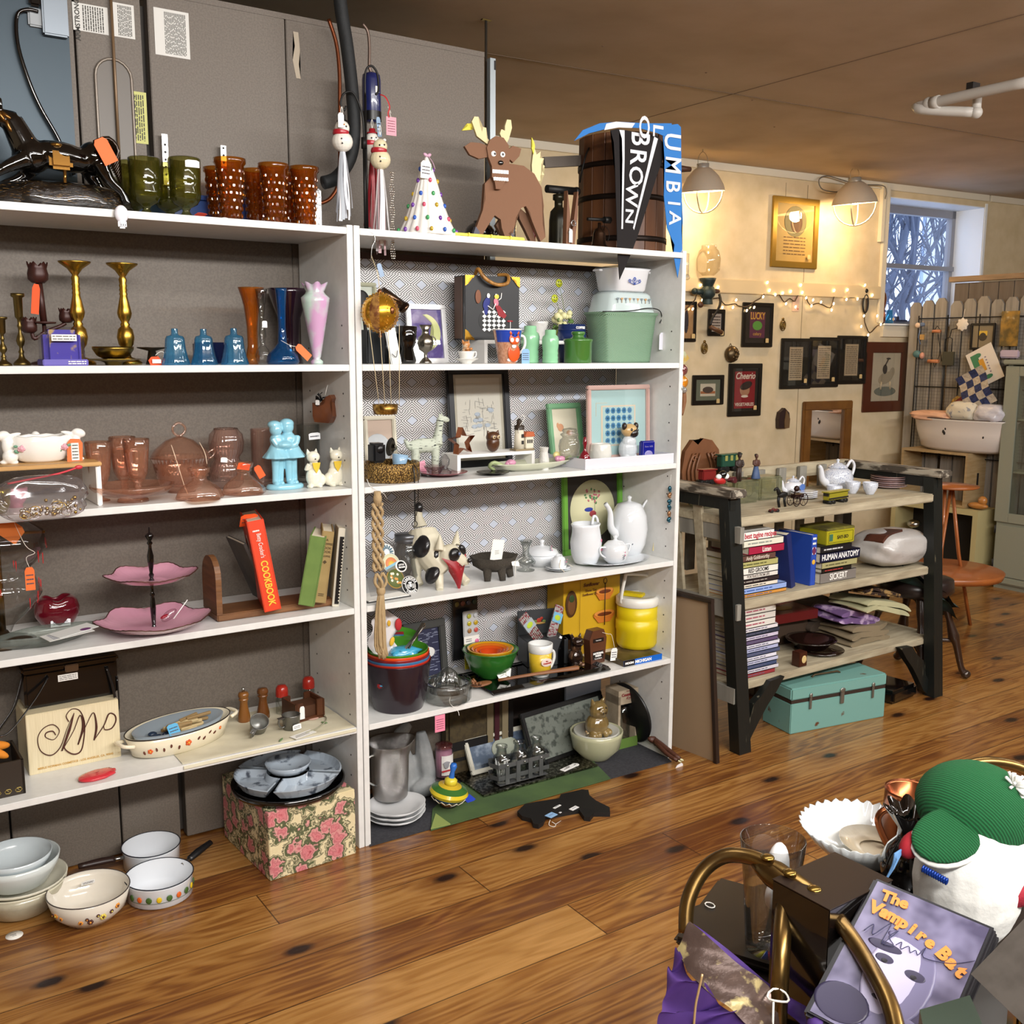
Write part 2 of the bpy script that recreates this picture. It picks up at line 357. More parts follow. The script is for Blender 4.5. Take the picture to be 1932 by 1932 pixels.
def tree(lb,x,y,h,seed,n=4,c='5a6478'):
 rd=RR(seed);g=G()
 def br(p,d,L,r,lv):
  q=p+d*L;md=(p+q)/2+V((rd.uniform(-1,1),rd.uniform(-1,1),0))*L*.07
  g.T([p,md,q],[r,r*.85,r*.68],6 if lv<2 else 4)
  if lv>=n:return
  for i in rg(3 if lv<3 else 2):
   a=V((rd.uniform(-1,1),rd.uniform(-1,1),rd.uniform(-.25,.8)));nd_=(d*.75+a*.75).normalized();br(p+d*L*rd.uniform(.5,1),nd_,L*rd.uniform(.6,.82),r*.58,lv+1)
  br(q,(d+V((rd.uniform(-.3,.3),rd.uniform(-.3,.3),.1))).normalized(),L*.8,r*.68,lv+1)
 br(V((0,0,0)),V((.03,.05,1)).normalized(),h*.3,h*.013,0)
 return _s('bare_tree',lb,'tree',g,_m(c,.9),(x,y,-.6),gR='bare trees outside the window')
tree('bare winter tree with a forked dark trunk in the middle of the window view',12.6,8.9,6.5,3)
tree('bare tree with a thick slanting trunk filling the window view beside the lamp',17.0,12.6,9,11,n=5)
tree('thin bare tree farthest behind the window glass with reddish twigs',25.5,20.5,12,5,n=5,c='8a6a72')
tree('small dense bare tree low behind the lower window pane',21.5,14.2,8,21,n=5)
_st('wall_left',G().B((-3.05,.5,ZC/2),(.1,10,ZC)),WALLM);_st('wall_front',G().B((3,-4.05,ZC/2),(13,.1,ZC)),WALLM)
WL(_st('wall_right',G().B((4.65,-4.4,ZC/2),(.1,9.2,ZC)),WALLM))
_st('wall_closet',G().B((-.8,3.95,ZC/2),(1.5,.1,ZC)),_m('4c463f',.8))
SHW=_m('dededb',.32,n=(40,'d6d6d3',.3,.7));T=.019
def wallpaper():
 m,nt,b=newmat('chevron_paper');N=nt.nodes;L=nt.links
 def ma(op,a,b_=None,c=None):
  q=N.new('ShaderNodeMath');q.operation=op
  for i,x in en((a,b_,c)):
   if x is None:continue
   if isinstance(x,(int,float)):q.inputs[i].default_value=x
   else:L.new(x,q.inputs[i])
  return q.outputs[0]
 tc=N.new('ShaderNodeTexCoord');sp=N.new('ShaderNodeSeparateXYZ');L.new(tc.outputs['Object'],sp.inputs[0])
 P=.081;K=.78;ST=.0079
 x,z=sp.outputs[0],sp.outputs[2]
 zr=ma('DIVIDE',z,ST*8);row=ma('ROUND',zr);par=ma('ABSOLUTE',ma('MODULO',row,2))
 d=ma('MULTIPLY',ma('ABSOLUTE',ma('SUBTRACT',ma('FRACT',ma('MULTIPLY_ADD',par,.5,ma('DIVIDE',x,P))),.5)),P)
 q=ma('MULTIPLY_ADD',d,K,ma('MULTIPLY',ma('ABSOLUTE',ma('SUBTRACT',zr,row)),ST*8))
 dm=ma('LESS_THAN',q,ST*1.9)
 line=ma('MULTIPLY',ma('LESS_THAN',ma('FRACT',ma('DIVIDE',q,ST)),.4),ma('SUBTRACT',1,dm))
 mx=N.new('ShaderNodeMixRGB');L.new(line,mx.inputs[0]);mx.inputs[1].default_value=_L('e4e3e4');mx.inputs[2].default_value=_L('2c2622')
 m2=N.new('ShaderNodeMixRGB');L.new(dm,m2.inputs[0]);L.new(mx.outputs[0],m2.inputs[1]);m2.inputs[2].default_value=_L('c3cad8')
 L.new(m2.outputs[0],b.inputs['Base Color']);b.inputs['Roughness'].default_value=.45;return m
def shelf_unit(lb,x0,x1,back,zs):
 t=_t('bookcase',lb,'shelf',(x0,YF,0),gR='tall white shelf units')
 w=x1-x0;d=YB-YF-.006
 for sx in(T/2+.0005,w-T/2-.0005):
  g=G().B((sx,d/2,1.8365/2),(T-.001,d,1.8365),bev=.001);g.m(1)
  s_=1 if sx<w/2 else-1
  for yy in(.045,d-.06):
   for i in rg(22):g.C((sx+s_*T/2*.97,yy,.2+i*.064+.02),(sx+s_*(T/2+.0004),yy,.2+i*.064+.02),.0028,seg=6)
  ob('side_panel',g,[SHW,DK],t)
 for z in zs:ob('shelf',G().B((w/2,d/2,z-.009),(w-2*T-.001,d,.018),bev=.0012),SHW,t)
 if back:ob('back_panel',G().B((w/2,d+.002,1.08),(w-2*T,.003,1.4)),wallpaper(),t)
 if back:ob('back_strip',G().B((w/2,d+.001,1.79),(w-2*T,.012,.02)),_m('3a241c',.6),t)
 return t
UL=shelf_unit('tall white open-backed bookcase in front of the furnace with glass and brass',.008,1.2675,False,(S0,S1,S2,S3,S4))
UR=shelf_unit('tall white bookcase backed with silver zigzag paper beside the dark bench shelf',1.2685,2.5255,True,(S0,S1,S2,S3,S4))
FUR=_m('6e655b',.55,n=(200,'645b52',.4,.6),bU=.12)
t=FURN=_t('furnace','tall taupe sheet-metal furnace cabinet behind the white bookcase','furnace',(0,YB+.005,0))
for i,(a,b_)in en(((.055,.345),(.351,.640),(.646,.815),(.835,1.2285),(1.2325,1.925))):
 g=G().B(((a+b_)/2,.02,1.23),(b_-a,.04,2.45),bev=.002)
 if i==2:pass
 ob('panel',g,FUR,t)
ob('front_cover',G().B((.56,-.0015,1.1),(1.34,.003,1.62),bev=.001),FUR,t)
ob('cabinet_body',G().B((1.0,.5,1.22),(1.84,.88,2.43)),_m('4a443e',.6),t)
ob('top_strip',G().B((1.0,.03,2.462),(1.85,.06,.016)),FUR,t)
g=G().P(_a(.735,1.95+.27,.045,0,pi,10)+_a(.735,1.97,.045,pi,2*pi,10),.012,y=-.004)
ob('handle_recess',g,_m('5d554c',.4),t);ob('recess_rim',G().T([(x,-.005,z)for x,z in _a(.735,2.22,.047,0,pi,10)+_a(.735,1.97,.047,pi,2*pi,10)],.004,6,_c=True),_m('857b70',.35,.3),t)
ob('rod',G().C((.737,-.012,1.85),(.737,-.012,2.6),.004),_m('7a6248',.4,.3),t)
def paper(par,P0,P1,c='d9d8d3',nm='paper_label',tx=None,n=14,sd=1,rot=0):
 a,b_=_y(P0[0],P0[1],YB),_y(P1[0],P1[1],YB);w,h=b_.x-a.x,a.z-b_.z
 g=G().B((w/2,0,-h/2),(w,.001,h));g.m(1)
 if rot:
  q=G();
  for i in rg(n):
   x=w*(.3+.62*i/n);zz=-h*.06
   rd=RR(sd+i)
   while zz>-h*.94:L_=h*rd.uniform(.04,.16);L_=min(L_,h*.94+zz+.001);g.B((x,-.0008,zz-L_/2),(w/n*.3,.0004,L_));zz-=L_+h*.02
 else:g.I(w*.1,w*.9,-h*.94,-h*.06,n,-.0008,.35,sd)
 if tx:tx(g,w,h)
 return ob(nm,g,[_m(c,.8),_m('4a4844',.8)],par,(a.x,-.0006,a.z))
paper(t,(136,2),(206,66),tx=lambda g,w,h:g.K('ARMSTRONG',.017,(w*.13,-.001,-h*.62),(pi/2,-pi/2,0),bold=.0004),n=9,rot=1)
paper(t,(209,2),(256,74),n=9,sd=4,rot=1);paper(t,(290,12),(360,112),n=20,sd=6,rot=1)
paper(t,(243,170),(281,272),'c9c981','caution_label',tx=lambda g,w,h:g.K('CAUTION',.0235,(w*.2,-.001,-h*.47),(pi/2,-pi/2,0),bold=.0007),n=5,sd=9,rot=1)
a=_y(560,100,YB);ob('torn_tape',G().P([(-.008,.06),(.008,.06),(.012,.01),(.007,-.03),(.012,-.07),(-.002,-.07),(-.012,-.02),(-.004,.02)],.001),_m('b3a794',.8),t,(a.x,-.001,a.z))
def strap(px,y0,y1):
 a,b_=_y(px,y0,YB-.06),_y(px,y1,YB-.06);g=G().B((0,0,0),(.016,.003,a.z-b_.z));g.m(1)
 for i in rg(5):g.C((0,-.0022,(i-2)*.02),(0,-.0016,(i-2)*.02),.0035,seg=8)
 ob('hanger_strap',g,[_S,DK],FURN,((a.x+b_.x)/2,-.02,(a.z+b_.z)/2))
strap(321,248,345);strap(432,270,335)
a=_y(0,230,3.3)
t=_t('duct','dark blue-grey sheet metal duct in the upper corner beside the furnace','duct',(.31,YB-.02,1.84))
ob('duct_body',G().B((.0,0,.38),(.62,.03,.75)),_m('2c3840',.4,.5),t)
t=_t('electrical_box','small grey metal junction box with a plug above the black horse','electrical box',_y(100,30,YB-.03))
ob('box_body',G().B((0,0,.02),(.062,.06,.15),bev=.004),_m('7a828a',.35,.6),t);ob('outlet',G().B((-.045,0,-.015),(.035,.035,.045),bev=.004),_m('9aa0a4',.5),t)
ob('plug',G().B((-.045,-.01,.025),(.03,.03,.03),bev=.006),_B,t)
pts=[_y(x,y,YB-.05)for x,y in((72,22),(50,18),(32,30),(33,80),(50,140),(75,200),(110,262),(140,330))]
_s('power_cord','black power cord drooping from the metal junction box behind the black horse','cord',G().T([p-pts[0]for p in pts],.005,8,sub=5),_B,pts[0])
p=_A(917,3.16,ZC);t=_t('ceiling_rod','thin threaded steel rod hung from the ceiling beside the furnace corner','rod',(p.x,3.16,ZC))
ob('rod',G().C((0,0,0),(0,0,-.95),.0045),_m('5c554c',.4,.7),t);ob('end_plate',G().B((0,0,-.002),(.035,.012,.004)),OLDBR,t)
p=_y(927,111,3.12);_s('steel_channel','upright galvanised steel channel standing at the furnace corner','bracket',G().B((0,0,-.4),(.022,.02,.8)).m(1).B((.008,-.0105,-.022),(.006,.002,.03)),[_m('a9b2b6',.35,.5),DK],p)
pts=[_y(x,y,2.86)for x,y in((638,-40),(644,20),(655,90),(665,180),(668,250),(660,300),(635,335),(610,345))]
_s('insulated_pipe','thick black foam-wrapped pipe curving down behind the hanging snowman ornaments','pipe',G().T([p-pts[0]for p in pts],.019,14,sub=5),_m('15181a',.7,bU=.4),pts[0])
pts=[_y(x,y,2.93)for x,y in((620,36),(634,80),(640,130),(641,190),(640,330),(625,372),(600,385))]
_s('copper_pipe','thin copper refrigerant line bending down beside the black wrapped pipe','pipe',G().T([p-pts[0]for p in pts],.006,8,sub=5),_m('7c452a',.35,.8),pts[0])
t=_t('filter_canister','dark blue cylinder canister fixed to the pipe above the snowmen','canister',_y(701,185,2.9))
ob('canister_body',G().L([(0,-.07),(.018,-.07),(.026,-.06),(.028,-.055),(.028,.05),(.026,.065),(.012,.072),(0,.072)]),_m('1c2458',.25,cO=.4),t)
ob('black_band',G().L([(.0285,-.066),(.0285,-.04)]),BLACK,t);ob('canister_label',G().B((.005,-.0285,.02),(.012,.001,.018)),_P,t)
pts=[_y(x,y,2.9)for x,y in((684,45),(694,60),(697,90),(697,128),(703,138))]
ob('tube',G().T([p-V(t.location)for p in pts],.0048,8,sub=4),_m('6b5a50',.4,.6),t)
t=_t('ceiling_pipe','white pipe with an elbow hung just under the ceiling','pipe',(0,0,0))
def cpt(x,y,z):d=ray(x,y);return CAMP+d*((z-HC)/d.z)
A,B,C_,D_=cpt(1960,150,2.52),cpt(1752,196,2.52),cpt(1842,212,2.47),cpt(1848,180,2.56)
PW=_m('b5b0a8',.45)
t.location=B;ob('straight_pipe',G().T([A-B,(0,0,0),(-.01,.02,-.02),C_-B],.021,12,sub=4),PW,t)
ob('elbow',G().E((0,0,0),.027).C((A-B).normalized()*.015,(A-B).normalized()*.05,.026),PW,t)
ob('elbow',G().E(C_-B,.025).C(C_-B,C_-B+V((0,0,.07)),.018),PW,t)
ob('pipe_hanger',G().B(cpt(1836,164,2.57)-B,(.05,.03,.03)),DK,t)
ORG='f0713a'
def prof_thin(outer,t=.03,zt=None):
 inner=[(max(r-t,0),z)for r,z in outer[::-1]if z>.03]
 return[(0,outer[0][1])]+outer+inner+[(0,max(.04,outer[0][1]+.03))]
P=_A(118,2.79,S0);u=k(P)
t=_t('horse_figurine','glossy black ceramic galloping horse with gold mane on a gold-streaked base','figurine',P,0)
BH=_m('0a0908',.06,cO=1)
def hx(x,y):return((x-118)*u,(388-y)*u)
g=G()
def E_(x,y,rx,ry,a=0,d=.03):X_,Z_=hx(x,y);g.E((X_,0,Z_),(rx*u,d,ry*u),(0,a,0))
E_(122,288,62,27,.12,.045);E_(70,292,34,32,0,.042);E_(180,284,30,30,.3,.042)
for a_,b_,r0,r1 in(((62,280),(40,232),26,20),((44,236),(14,226),20,14),((14,226),(-6,268),15,9),((-4,262),(-14,284),9,7)):
 p0,p1=hx(*a_),hx(*b_);g.T([(p0[0],0,p0[1]),(p1[0],0,p1[1])],[r0*u,r1*u],12)
for pts_,yy in((((60,300),(25,318),(0,335),(-15,352)),-.03),(((78,305),(50,332),(20,345),(-5,362)),.025),(((185,295),(200,325),(222,345),(232,368)),-.03),(((170,300),(190,335),(205,352),(222,372)),.025)):
 q=[hx(*p_)for p_ in pts_];g.T([(x,yy,z)for x,z in q],[17*u,11*u,7*u,8*u],10,sub=3)
g.E((hx(22,208)[0],-.015,hx(22,208)[1]),(.006,.006,.016));g.E((hx(22,208)[0],.015,hx(22,208)[1]),(.006,.006,.016))
ob('body',g,BH,t,_r=.0035,_q=3)
g=G()
rd=RR(3)
for i in rg(11):
 f_=i/10;x,y=8+f_*70,210+f_*62;p=hx(x,y);q=hx(x+rd.uniform(8,20),y+rd.uniform(8,26));g.T([(p[0],-.014,p[1]),(q[0]-.004,-.022,q[1]),(q[0]+.004,-.018,q[1]-.006)],[.006,.0045,.001],6,sub=2)
ob('mane',g,_m('7a5527',.22,.8),t)
g=G()
for i in rg(9):
 pts_=[(178+i*2,258-i),(205+i*2,248+i*4),(222+i,270+i*5),(205+i*3,300+i*3)];q=[hx(*p_)for p_ in pts_];g.T([(x,-.02+i*.005,z)for x,z in q],[.005,.006,.0045,.002],6,sub=3)
ob('tail',g,[_m('2a1c10',.2,.5)],t)
g=G();p=hx(115,300);g.B((p[0],-.036,p[1]+.004),(.054,.018,.05),(-.15,0,.03),bev=.008);p=hx(110,272);g.E((p[0],-.005,p[1]),(.02,.04,.009));p=hx(118,340);g.T([(p[0],-.05,p[1]),(p[0]+.002,-.048,p[1]+.03)],.004,6)
ob('saddle',g,_m('a87b3c',.2,.9),t)
g=G().L([(0,0),(.8,0),(1,.2),(.95,.5),(.8,.85),(.5,1.0),(0,1.0)],seg=40,fl=lambda a,i:(1+.09*sin(a*7+i)+.04*sin(a*17),0));g.X=Matrix.Identity(4)
ob('base',g,[_m('15100b',.1,cO=1,n=(9,'8c6a3a',.6,.72,(1,1,4)),bU=.5)],t,sc=(124*u,.058,52*u))
p=hx(180,288);_p(t,(p[0],-.06,p[1]+.042),.036,.062,ORG,(0,rn(-28),.1),0)
_s('night_light','small oval white plug-in night light clipped to the shelf edge below the horse','night light',G().E((0,0,0),(.0165,.011,.021)).B((0,-.003,-.024),(.02,.012,.02),bev=.004).m(1).B((-.004,-.0095,-.026),(.0015,.001,.005)).B((.001,-.0095,-.026),(.0015,.001,.005)).B((.006,-.0095,-.026),(.0015,.001,.005)),[_m('ececf4',.3),DK],_y(229,404,YF-.013))
OL=_g('c6c277','55521c',.05,1.2,.25,'6c6a24')
def ribs(n,a):return lambda ang,i:(1+a*cos(ang*n),0)
gp=[(.0,.0),(.62,0),(.6,.04),(.3,.08),(.2,.13),(.3,.18),(.7,.24),(.93,.34),(.96,.42),(.9,.5),(.93,.6),(.98,.98),(.93,1),(.86,.62),(.8,.4),(.5,.27),(0,.22)]
def goblet(px,Y,lb,w=60,h=106):
 p=_A(px,Y,S0);u=k(p);return _o('goblet',lb,'glass',p,w*u,h*u,gp,OL,seg=32,fl=lambda a,i:(1+(.03*cos(a*10)if i in(7,8)else .02*cos(a*16)),0),gR='olive green goblets on top of the bookcase')
goblet(277,2.76,'squat olive green glass goblet, closest to the black horse and in front');goblet(255,2.86,'olive green goblet half hidden behind the goblet beside the black horse')
g1=goblet(352,2.75,'olive green goblet with a white paper sticker on its rim',60,110);goblet(322,2.86,'olive green goblet partly hidden behind the stickered goblet')
_p(g1,(.008,-.042,.142),.036,.018,'f2f1ee',name='paper_sticker');_p(g1,(.03,-.045,.012),.034,.016,'d8452a',(1.2,0,.5))
_s('plastic_bin','blue plastic bin edge showing behind the goblets','bin',G().B((0,0,.045),(.36,.06,.09),bev=.006).B((0,-.034,.082),(.37,.014,.012)),_m('1f4f94',.4),_A(370,2.965,S0))
AM=_g('d88a28','6a3204',.06,1.3,.3,'9a5210')
def amber(px,Y,lb,w=58,h=112):
 p=_A(px,Y,S0);u=k(p)
 g=G().L([(0,0),(.27,0),(.3,.04),(.36,.3),(.44,.9),(.5,.93),(.5,1),(.47,1),(.41,.88),(.3,.1),(0,.08)],seg=30)
 for j in rg(7):
  for i in rg(14):
   a=2*pi*(i+.5*(j%2))/14;z=.1+j*.115;r=(.32+.125*z)*1.0;g.B((r*cos(a)*1.02,r*sin(a)*1.02,z),(.05,.105,.075),(0,0,a),bev=.02,seg=1)
 return _s('tumbler',lb,'glass',g,AM,p,random.uniform(0,.4),'amber knobbly tumblers on top of the bookcase',sc=(w*u,w*u,h*u))
amber(437,2.75,'tallest-looking amber knobbly glass tumbler at the front beside the green goblets',60,115);amber(416,2.86,'amber tumbler mostly hidden behind the front amber tumbler next to the goblets',56,106)
amber(519,2.76,'middle amber tumbler of the front row');amber(487,2.87,'amber tumbler behind, between the first and middle front tumblers',56,108)
amber(576,2.78,'amber tumbler of the front row closest to the hanging snowmen',56);amber(548,2.88,'amber tumbler behind, between the middle tumbler and the one by the snowmen',56,108)
p=_A(448,2.70,S0);t=_t('price_tag','red-orange price tag lying flat on the shelf edge before the amber tumblers','tag',p);ob('card',G().B((0,0,.001),(.042,.02,.0012),(0,0,.1)),_m('d8452a',.7),t);ob('string',G().T([(-.02,0,.002),(-.035,-.005,.004),(-.045,.002,.002)],.0007,5,sub=4),_P,t)
_s('foil_packet','crinkled silver foil packet standing behind the amber tumblers','packet',G().B((0,0,.068),(.055,.02,.136),bev=.004),[_m('c7c9cb',.25,.9,bU=1)],_A(590,2.93,S0))
def turned(pts):return[(r,z)for r,z in pts]
cs=[(0,0),(.5,0),(.52,.02),(.44,.05),(.2,.1),(.13,.16),(.18,.19),(.11,.22),(.11,.26),(.2,.29),(.26,.34),(.2,.4),(.1,.46),(.1,.52),(.16,.55),(.1,.58),(.12,.64),(.2,.66),(.24,.68),(.27,.94),(.4,.96),(.4,1),(.22,1),(.2,.9),(0,.9)]
def cstick(px,Y,z,w,h,lb,m=OLDBR,pf=cs,name='candlestick'):
 p=_A(px,Y,z);u=k(p);return _o(name,lb,'candlestick',p,w*u,h*u,pf,m,seg=24,gR='brass candlesticks on the upper shelf')
cstick(8,2.74,S1,56,91,'shortest worn brass candlestick at the end of the upper shelf');cstick(42,2.80,S1,60,133,'thin medium brass candlestick beside the iron tulip candle holder')
ct=[(0,0),(.62,0),(.62,.025),(.5,.05),(.2,.075),(.16,.11),(.2,.13),(.16,.15),(.3,.2),(.36,.27),(.3,.35),(.18,.38),(.2,.4),(.15,.42),(.26,.47),(.3,.51),(.25,.57),(.15,.68),(.17,.7),(.14,.72),(.17,.74),(.14,.76),(.17,.78),(.14,.8),(.17,.84),(.12,.87),(.3,.93),(.62,.985),(.64,1),(.5,.99),(.2,.95),(0,.95)]
cstick(152,2.86,S1,90,190,'tall baluster brass candlestick behind the purple boxed set',BRASS,ct);cstick(240,2.86,S1,88,186,'tall baluster brass candlestick rising behind the brass bowl',BRASS,ct)
p=_A(88,2.88,S1);u=k(p);MG=_m('3a1a14',.45,.2)
t=_t('candle_holder','dark reddish iron candle holder with three tulip cups and a tall stem','candle holder',p)
g=G().T([(0,0,0),(0,0,90*u)],.005,8).L([(0,0),(.04,0),(.035,.006),(.01,.012),(0,.012)])
g.T([(-22*u,0,62*u),(-18*u,0,48*u),(0,0,60*u),(28*u,0,72*u),(38*u,0,78*u)],.005,8,sub=4).L([(0,0),(.028,.002),(.03,.006),(0,.008)],c=(0,0,75*u)).T([(0,0,80*u),(-4*u,0,150*u)],.0085,8)
ob('stem',g,MG,t)
def tulip(x,z,s_):
 g=G().L([(0,0),(.3,.02),(.48,.2),(.5,.5),(.44,.78),(.5,1),(.44,1),(.4,.7),(.4,.3),(0,.15)],seg=24,fl=lambda a,i:(1+.03*cos(6*a),(.14*cos(6*a)if i in(5,6)else 0)))
 ob('tulip_cup',g,MG,t,(x,0,z),sc=(s_,s_,s_*.95))
tulip(-5*u,150*u,36*u);tulip(-26*u,58*u,28*u);tulip(40*u,78*u,26*u)
_p(t,(-10*u,-.012,148*u),.02,.075,'e8531f',(0,.12,.3))
p=_A(121,2.71,S1);u=k(p)
t=_t('boxed_set','purple and gold item in a clear bubble pack in front of the tulip holder','box',p)
g=G().B((0,.02,34*u),(66*u,.05,66*u),bev=.012);ob('contents',g,_m('3d2f9a',.3,n=(26,'b89a4e',.55,.62)),t)
ob('bubble_pack',G().B((0,.016,36*u),(76*u,.07,72*u),bev=.016),_g('eeeeff','b0b0c8',.05,1.8),t)
ob('card_base',G().B((0,.012,6*u),(80*u,.075,12*u),bev=.002).m(1).I(4*u,36*u,2*u,10*u,2,-.0265,.5),[_m('5b50a8',.4),_P],t)
ob('paper_label',G().B((0,-.0205,52*u),(44*u,.0006,12*u)).m(1).I(-20*u,20*u,47*u,57*u,2,-.021,.3),[_P,DK],t)
p=_A(215,2.77,S1);u=k(p)
fl6=lambda a,i:(1+.06*cos(6*a)*(1 if i>2 else 0),.003*cos(6*a)*(i>4))
_s('brass_bowl','low brass bowl on a scalloped brass plate below the tall candlestick','bowl',G().L([(0,0),(.02,0),(.022,.006),(.03,.01),(.062,.014),(.064,.016),(.03,.013),(0,.012)],fl=lambda a,i:(1+.08*cos(6*a)*(i>3),0),seg=36).L([(0,.012),(.02,.013),(.04,.024),(.05,.04),(.0505,.047),(.048,.046),(.036,.026),(0,.016)]),_m('8a7438',.3,1),p)
_s('dark_saucer','thin dark metal saucer on a foot behind the orange tag','dish',G().L([(0,0),(.018,0),(.014,.012),(.01,.036),(.038,.043),(.039,.046),(0,.042)]),_m('3b3024',.35,.8),_A(288,2.86,S1))
p=_A(294,2.72,S1);t=_t('hang_tag','orange price tag with a white sticker tied by string beside the blue glass','tag',p)
ob('card',G().P([(-.014,0),(.016,-.002),(.02,.012),(.014,.026),(-.006,.024),(-.016,.014)],.001),_m('e4552c',.7),t,rot=(-.5,0,.2));ob('sticker',G().B((.002,-.003,.01),(.022,.0006,.01)),_P,t);ob('string',G().T([(0,0,.025),(.012,0,.034),(.022,0,.032),(.02,.002,.02)],.0008,5,sub=4),_P,t)
BLG=_g('6cc4ee','2474b0',.05,2,.22,'4aa8dc')
bp=[(0,.0),(.98,0),(1,.03),(.86,.2),(.72,.45),(.68,.62),(.66,.72),(.58,.79),(.3,.82),(.24,.86),(.24,.99),(.2,1),(0,1)]
def shade(px,lb,w=51,h=68,fn=16,dp=.12):
 p=_A(px,2.715,S1);u=k(p);pf=bp
 o=_s('votive_glass',lb,'glass',G().L(pf,seg=48,fl=lambda a,i:(1+(.045*cos(fn*a)if i<8 else 0),0)),BLG,p,gR='blue fluted glass votive cups',sc=(w*u/2,w*u/2,h*u));return o
shade(332,'pale fluted blue glass cup upside down, next to the orange tag');shade(386,'darker smooth-shouldered blue glass cup, middle one of three',49,67,6);shade(443,'fluted blue glass cup upside down, closest to the amber vase')
_s('blue_cube_vase','dark blue square glass block behind the three blue cups','vase',G().B((0,0,.03),(.085,.05,.06),bev=.004),_g('24366e','0c1233',.05,1,.4,'182452'),_A(398,2.86,S1))
vf=[(0,0),(.42,0),(.5,.04),(.55,.1),(.4,.24),(.42,.5),(.62,.8),(.98,.99),(1,1),(.92,.99),(.5,.7),(.3,.4),(.3,.15),(0,.12)]
def vase(px,Y,w,h,lb,m,pf=vf,nm='vase',z=S1,fl=None,seg=28,tw=None,cat='vase',**kw):
 p=_A(px,Y,z)if Y else at(px,tw,z,w*.0007);u=k(p);return _o(nm,lb,cat,p,w*u,h*u,pf,m,seg=seg,fl=fl,**kw)
m_am=_m('b8752c',.15,cO=.5,n=(5,'d9b48c',.45,.7));vase(478,2.78,48,142,'amber and clear flared glass bud vase',_g('e0964a','8a4a14',.05,1.2,.4,'b56a20'))
v=vase(497,2.74,38,140,'slender clear glass bud vase with a ball base and small label',_N,[(0,0),(.4,0),(.7,.06),(.78,.12),(.6,.2),(.2,.26),(.3,.32),(.4,.4),(.3,.5),(.22,.62),(.34,.85),(.6,.99),(.56,1),(.2,.6),(.3,.4),(.1,.3),(0,.28)]);_p(v,(.003,-.012,.118),.014,.018,'f2f2f0',name='paper_sticker')
vase(548,2.92,82,138,'dark purple trumpet vase behind the blue bottle vase',_m('210d1c',.1,cO=.6),[(0,0),(.6,0),(.5,.1),(.42,.3),(.5,.6),(.9,.94),(.95,1),(.85,1),(.4,.6),(0,.3)])
v=vase(534,2.74,62,141,'tall-necked bright blue glass vase with an orange tag',_g('1d7fc0','063a6e',.05,1.4,.35,'1268a8'),[(0,0),(.9,0),(1,.04),(.9,.13),(.5,.22),(.28,.28),(.22,.5),(.26,.75),(.34,.97),(.36,1),(.28,.98),(.18,.5),(.2,.3),(0,.2)])
_p(v,(.03,-.03,.052),.022,.052,ORG,(0,rn(-48),.1),string=[(-.012,-.02,.066),(.01,-.034,.052),(.026,-.03,.05)])
vase(598,2.75,54,146,'pink and green marbled art glass vase with a ruffled rim',_m('c79cc0',.12,cO=.5,n=(22,'b9cfc4',.42,.6,(1,1,.5))),[(0,0),(.42,0),(.44,.04),(.24,.07),(.3,.1),(.95,.78),(1,.84),(.7,.89),(.62,.92),(.85,1.02),(.75,1.0),(.5,.92),(.6,.82),(0,.2)],fl=lambda a,i:(1+(.16*cos(7*a)if i in(9,10)else .0),(.004*cos(7*a)if i in(9,10)else 0)),seg=42)
p=at(75,945,S2,.04);t=_t('wooden_riser','small display riser with a light wood top and white legs','riser',(p.x,2.80,S2));u=k(p)
ob('top',G().B((-.02,0,.107),(.27,.19,.010),bev=.002),_m('c99f62',.5,n=(6,'b98c50',.3,.7,(1,12,12))),t);ob('leg',G().B((.108,0,.051),(.012,.17,.102),bev=.002),_W,t);ob('leg',G().B((-.148,0,.051),(.012,.17,.102),bev=.002),_W,t)
rz_=.112
t=_t('bunny_planter','white porcelain oval planter held up by two rabbits with pink roses','planter',(_y(78,850,2.79).x,2.79,S2+rz_));u=k(t.location)
g=G().L([(0,0),(.6,0),(.8,.1),(1,.55),(1.02,.95),(.97,1),(.93,.95),(.9,.5),(0,.2)],seg=40,fl=lambda a,i:(1+.01*sin(9*a),.02*cos(10*a)*(i>3)),sx=1,sy=.62);ob('bowl',g,_C,t,sc=(52*u,52*u,50*u))
def bunny(sx):
 g=G();q=lambda x,z:(sx*x*u,-.012,z*u)
 g.E(q(55,13),(14*u,13*u,14*u)).E(q(59,34),(10*u,10*u,18*u)).E(q(66,52),(13*u,9*u,9*u),(0,sx*.3,0)).E(q(48,52),(15*u,4*u,4.5*u),(0,sx*.25,0)).E(q(50,2),(9*u,9*u,4*u)).E(q(66,3),(8*u,6*u,4*u)).T([q(56,38),q(46,44)],[5*u,4*u],8)
 ob('rabbit',g,_C,t,_r=.0022,_q=2);
bunny(1);bunny(-1)
g=G()
for i in rg(14):a=i*2.4;g.E((0,-.0045*(1-i/16),0),(.001,.001,.001),seg=6)if 0 else g.E((.0075*cos(a)*(i/14),-.002-.004*(1-i/14),.0075*sin(a)*(i/14)),(.0035,.002,.0035),seg=8)
g.m(1).E((-.011,0,-.007),(.006,.0015,.004),(0,.6,0)).E((.012,0,.004),(.006,.0015,.004),(0,-.4,0)).E((-.012,0,.006),(.005,.0015,.0035))
r_=ob('rose',g,[_m('d8a0ac',.3),_m('5c8a6e',.4)],t,(-38*u,-.031,28*u));r2=r_.copy();COL.objects.link(r2);r2.parent=t;r2.location=(36*u,-.031,28*u)
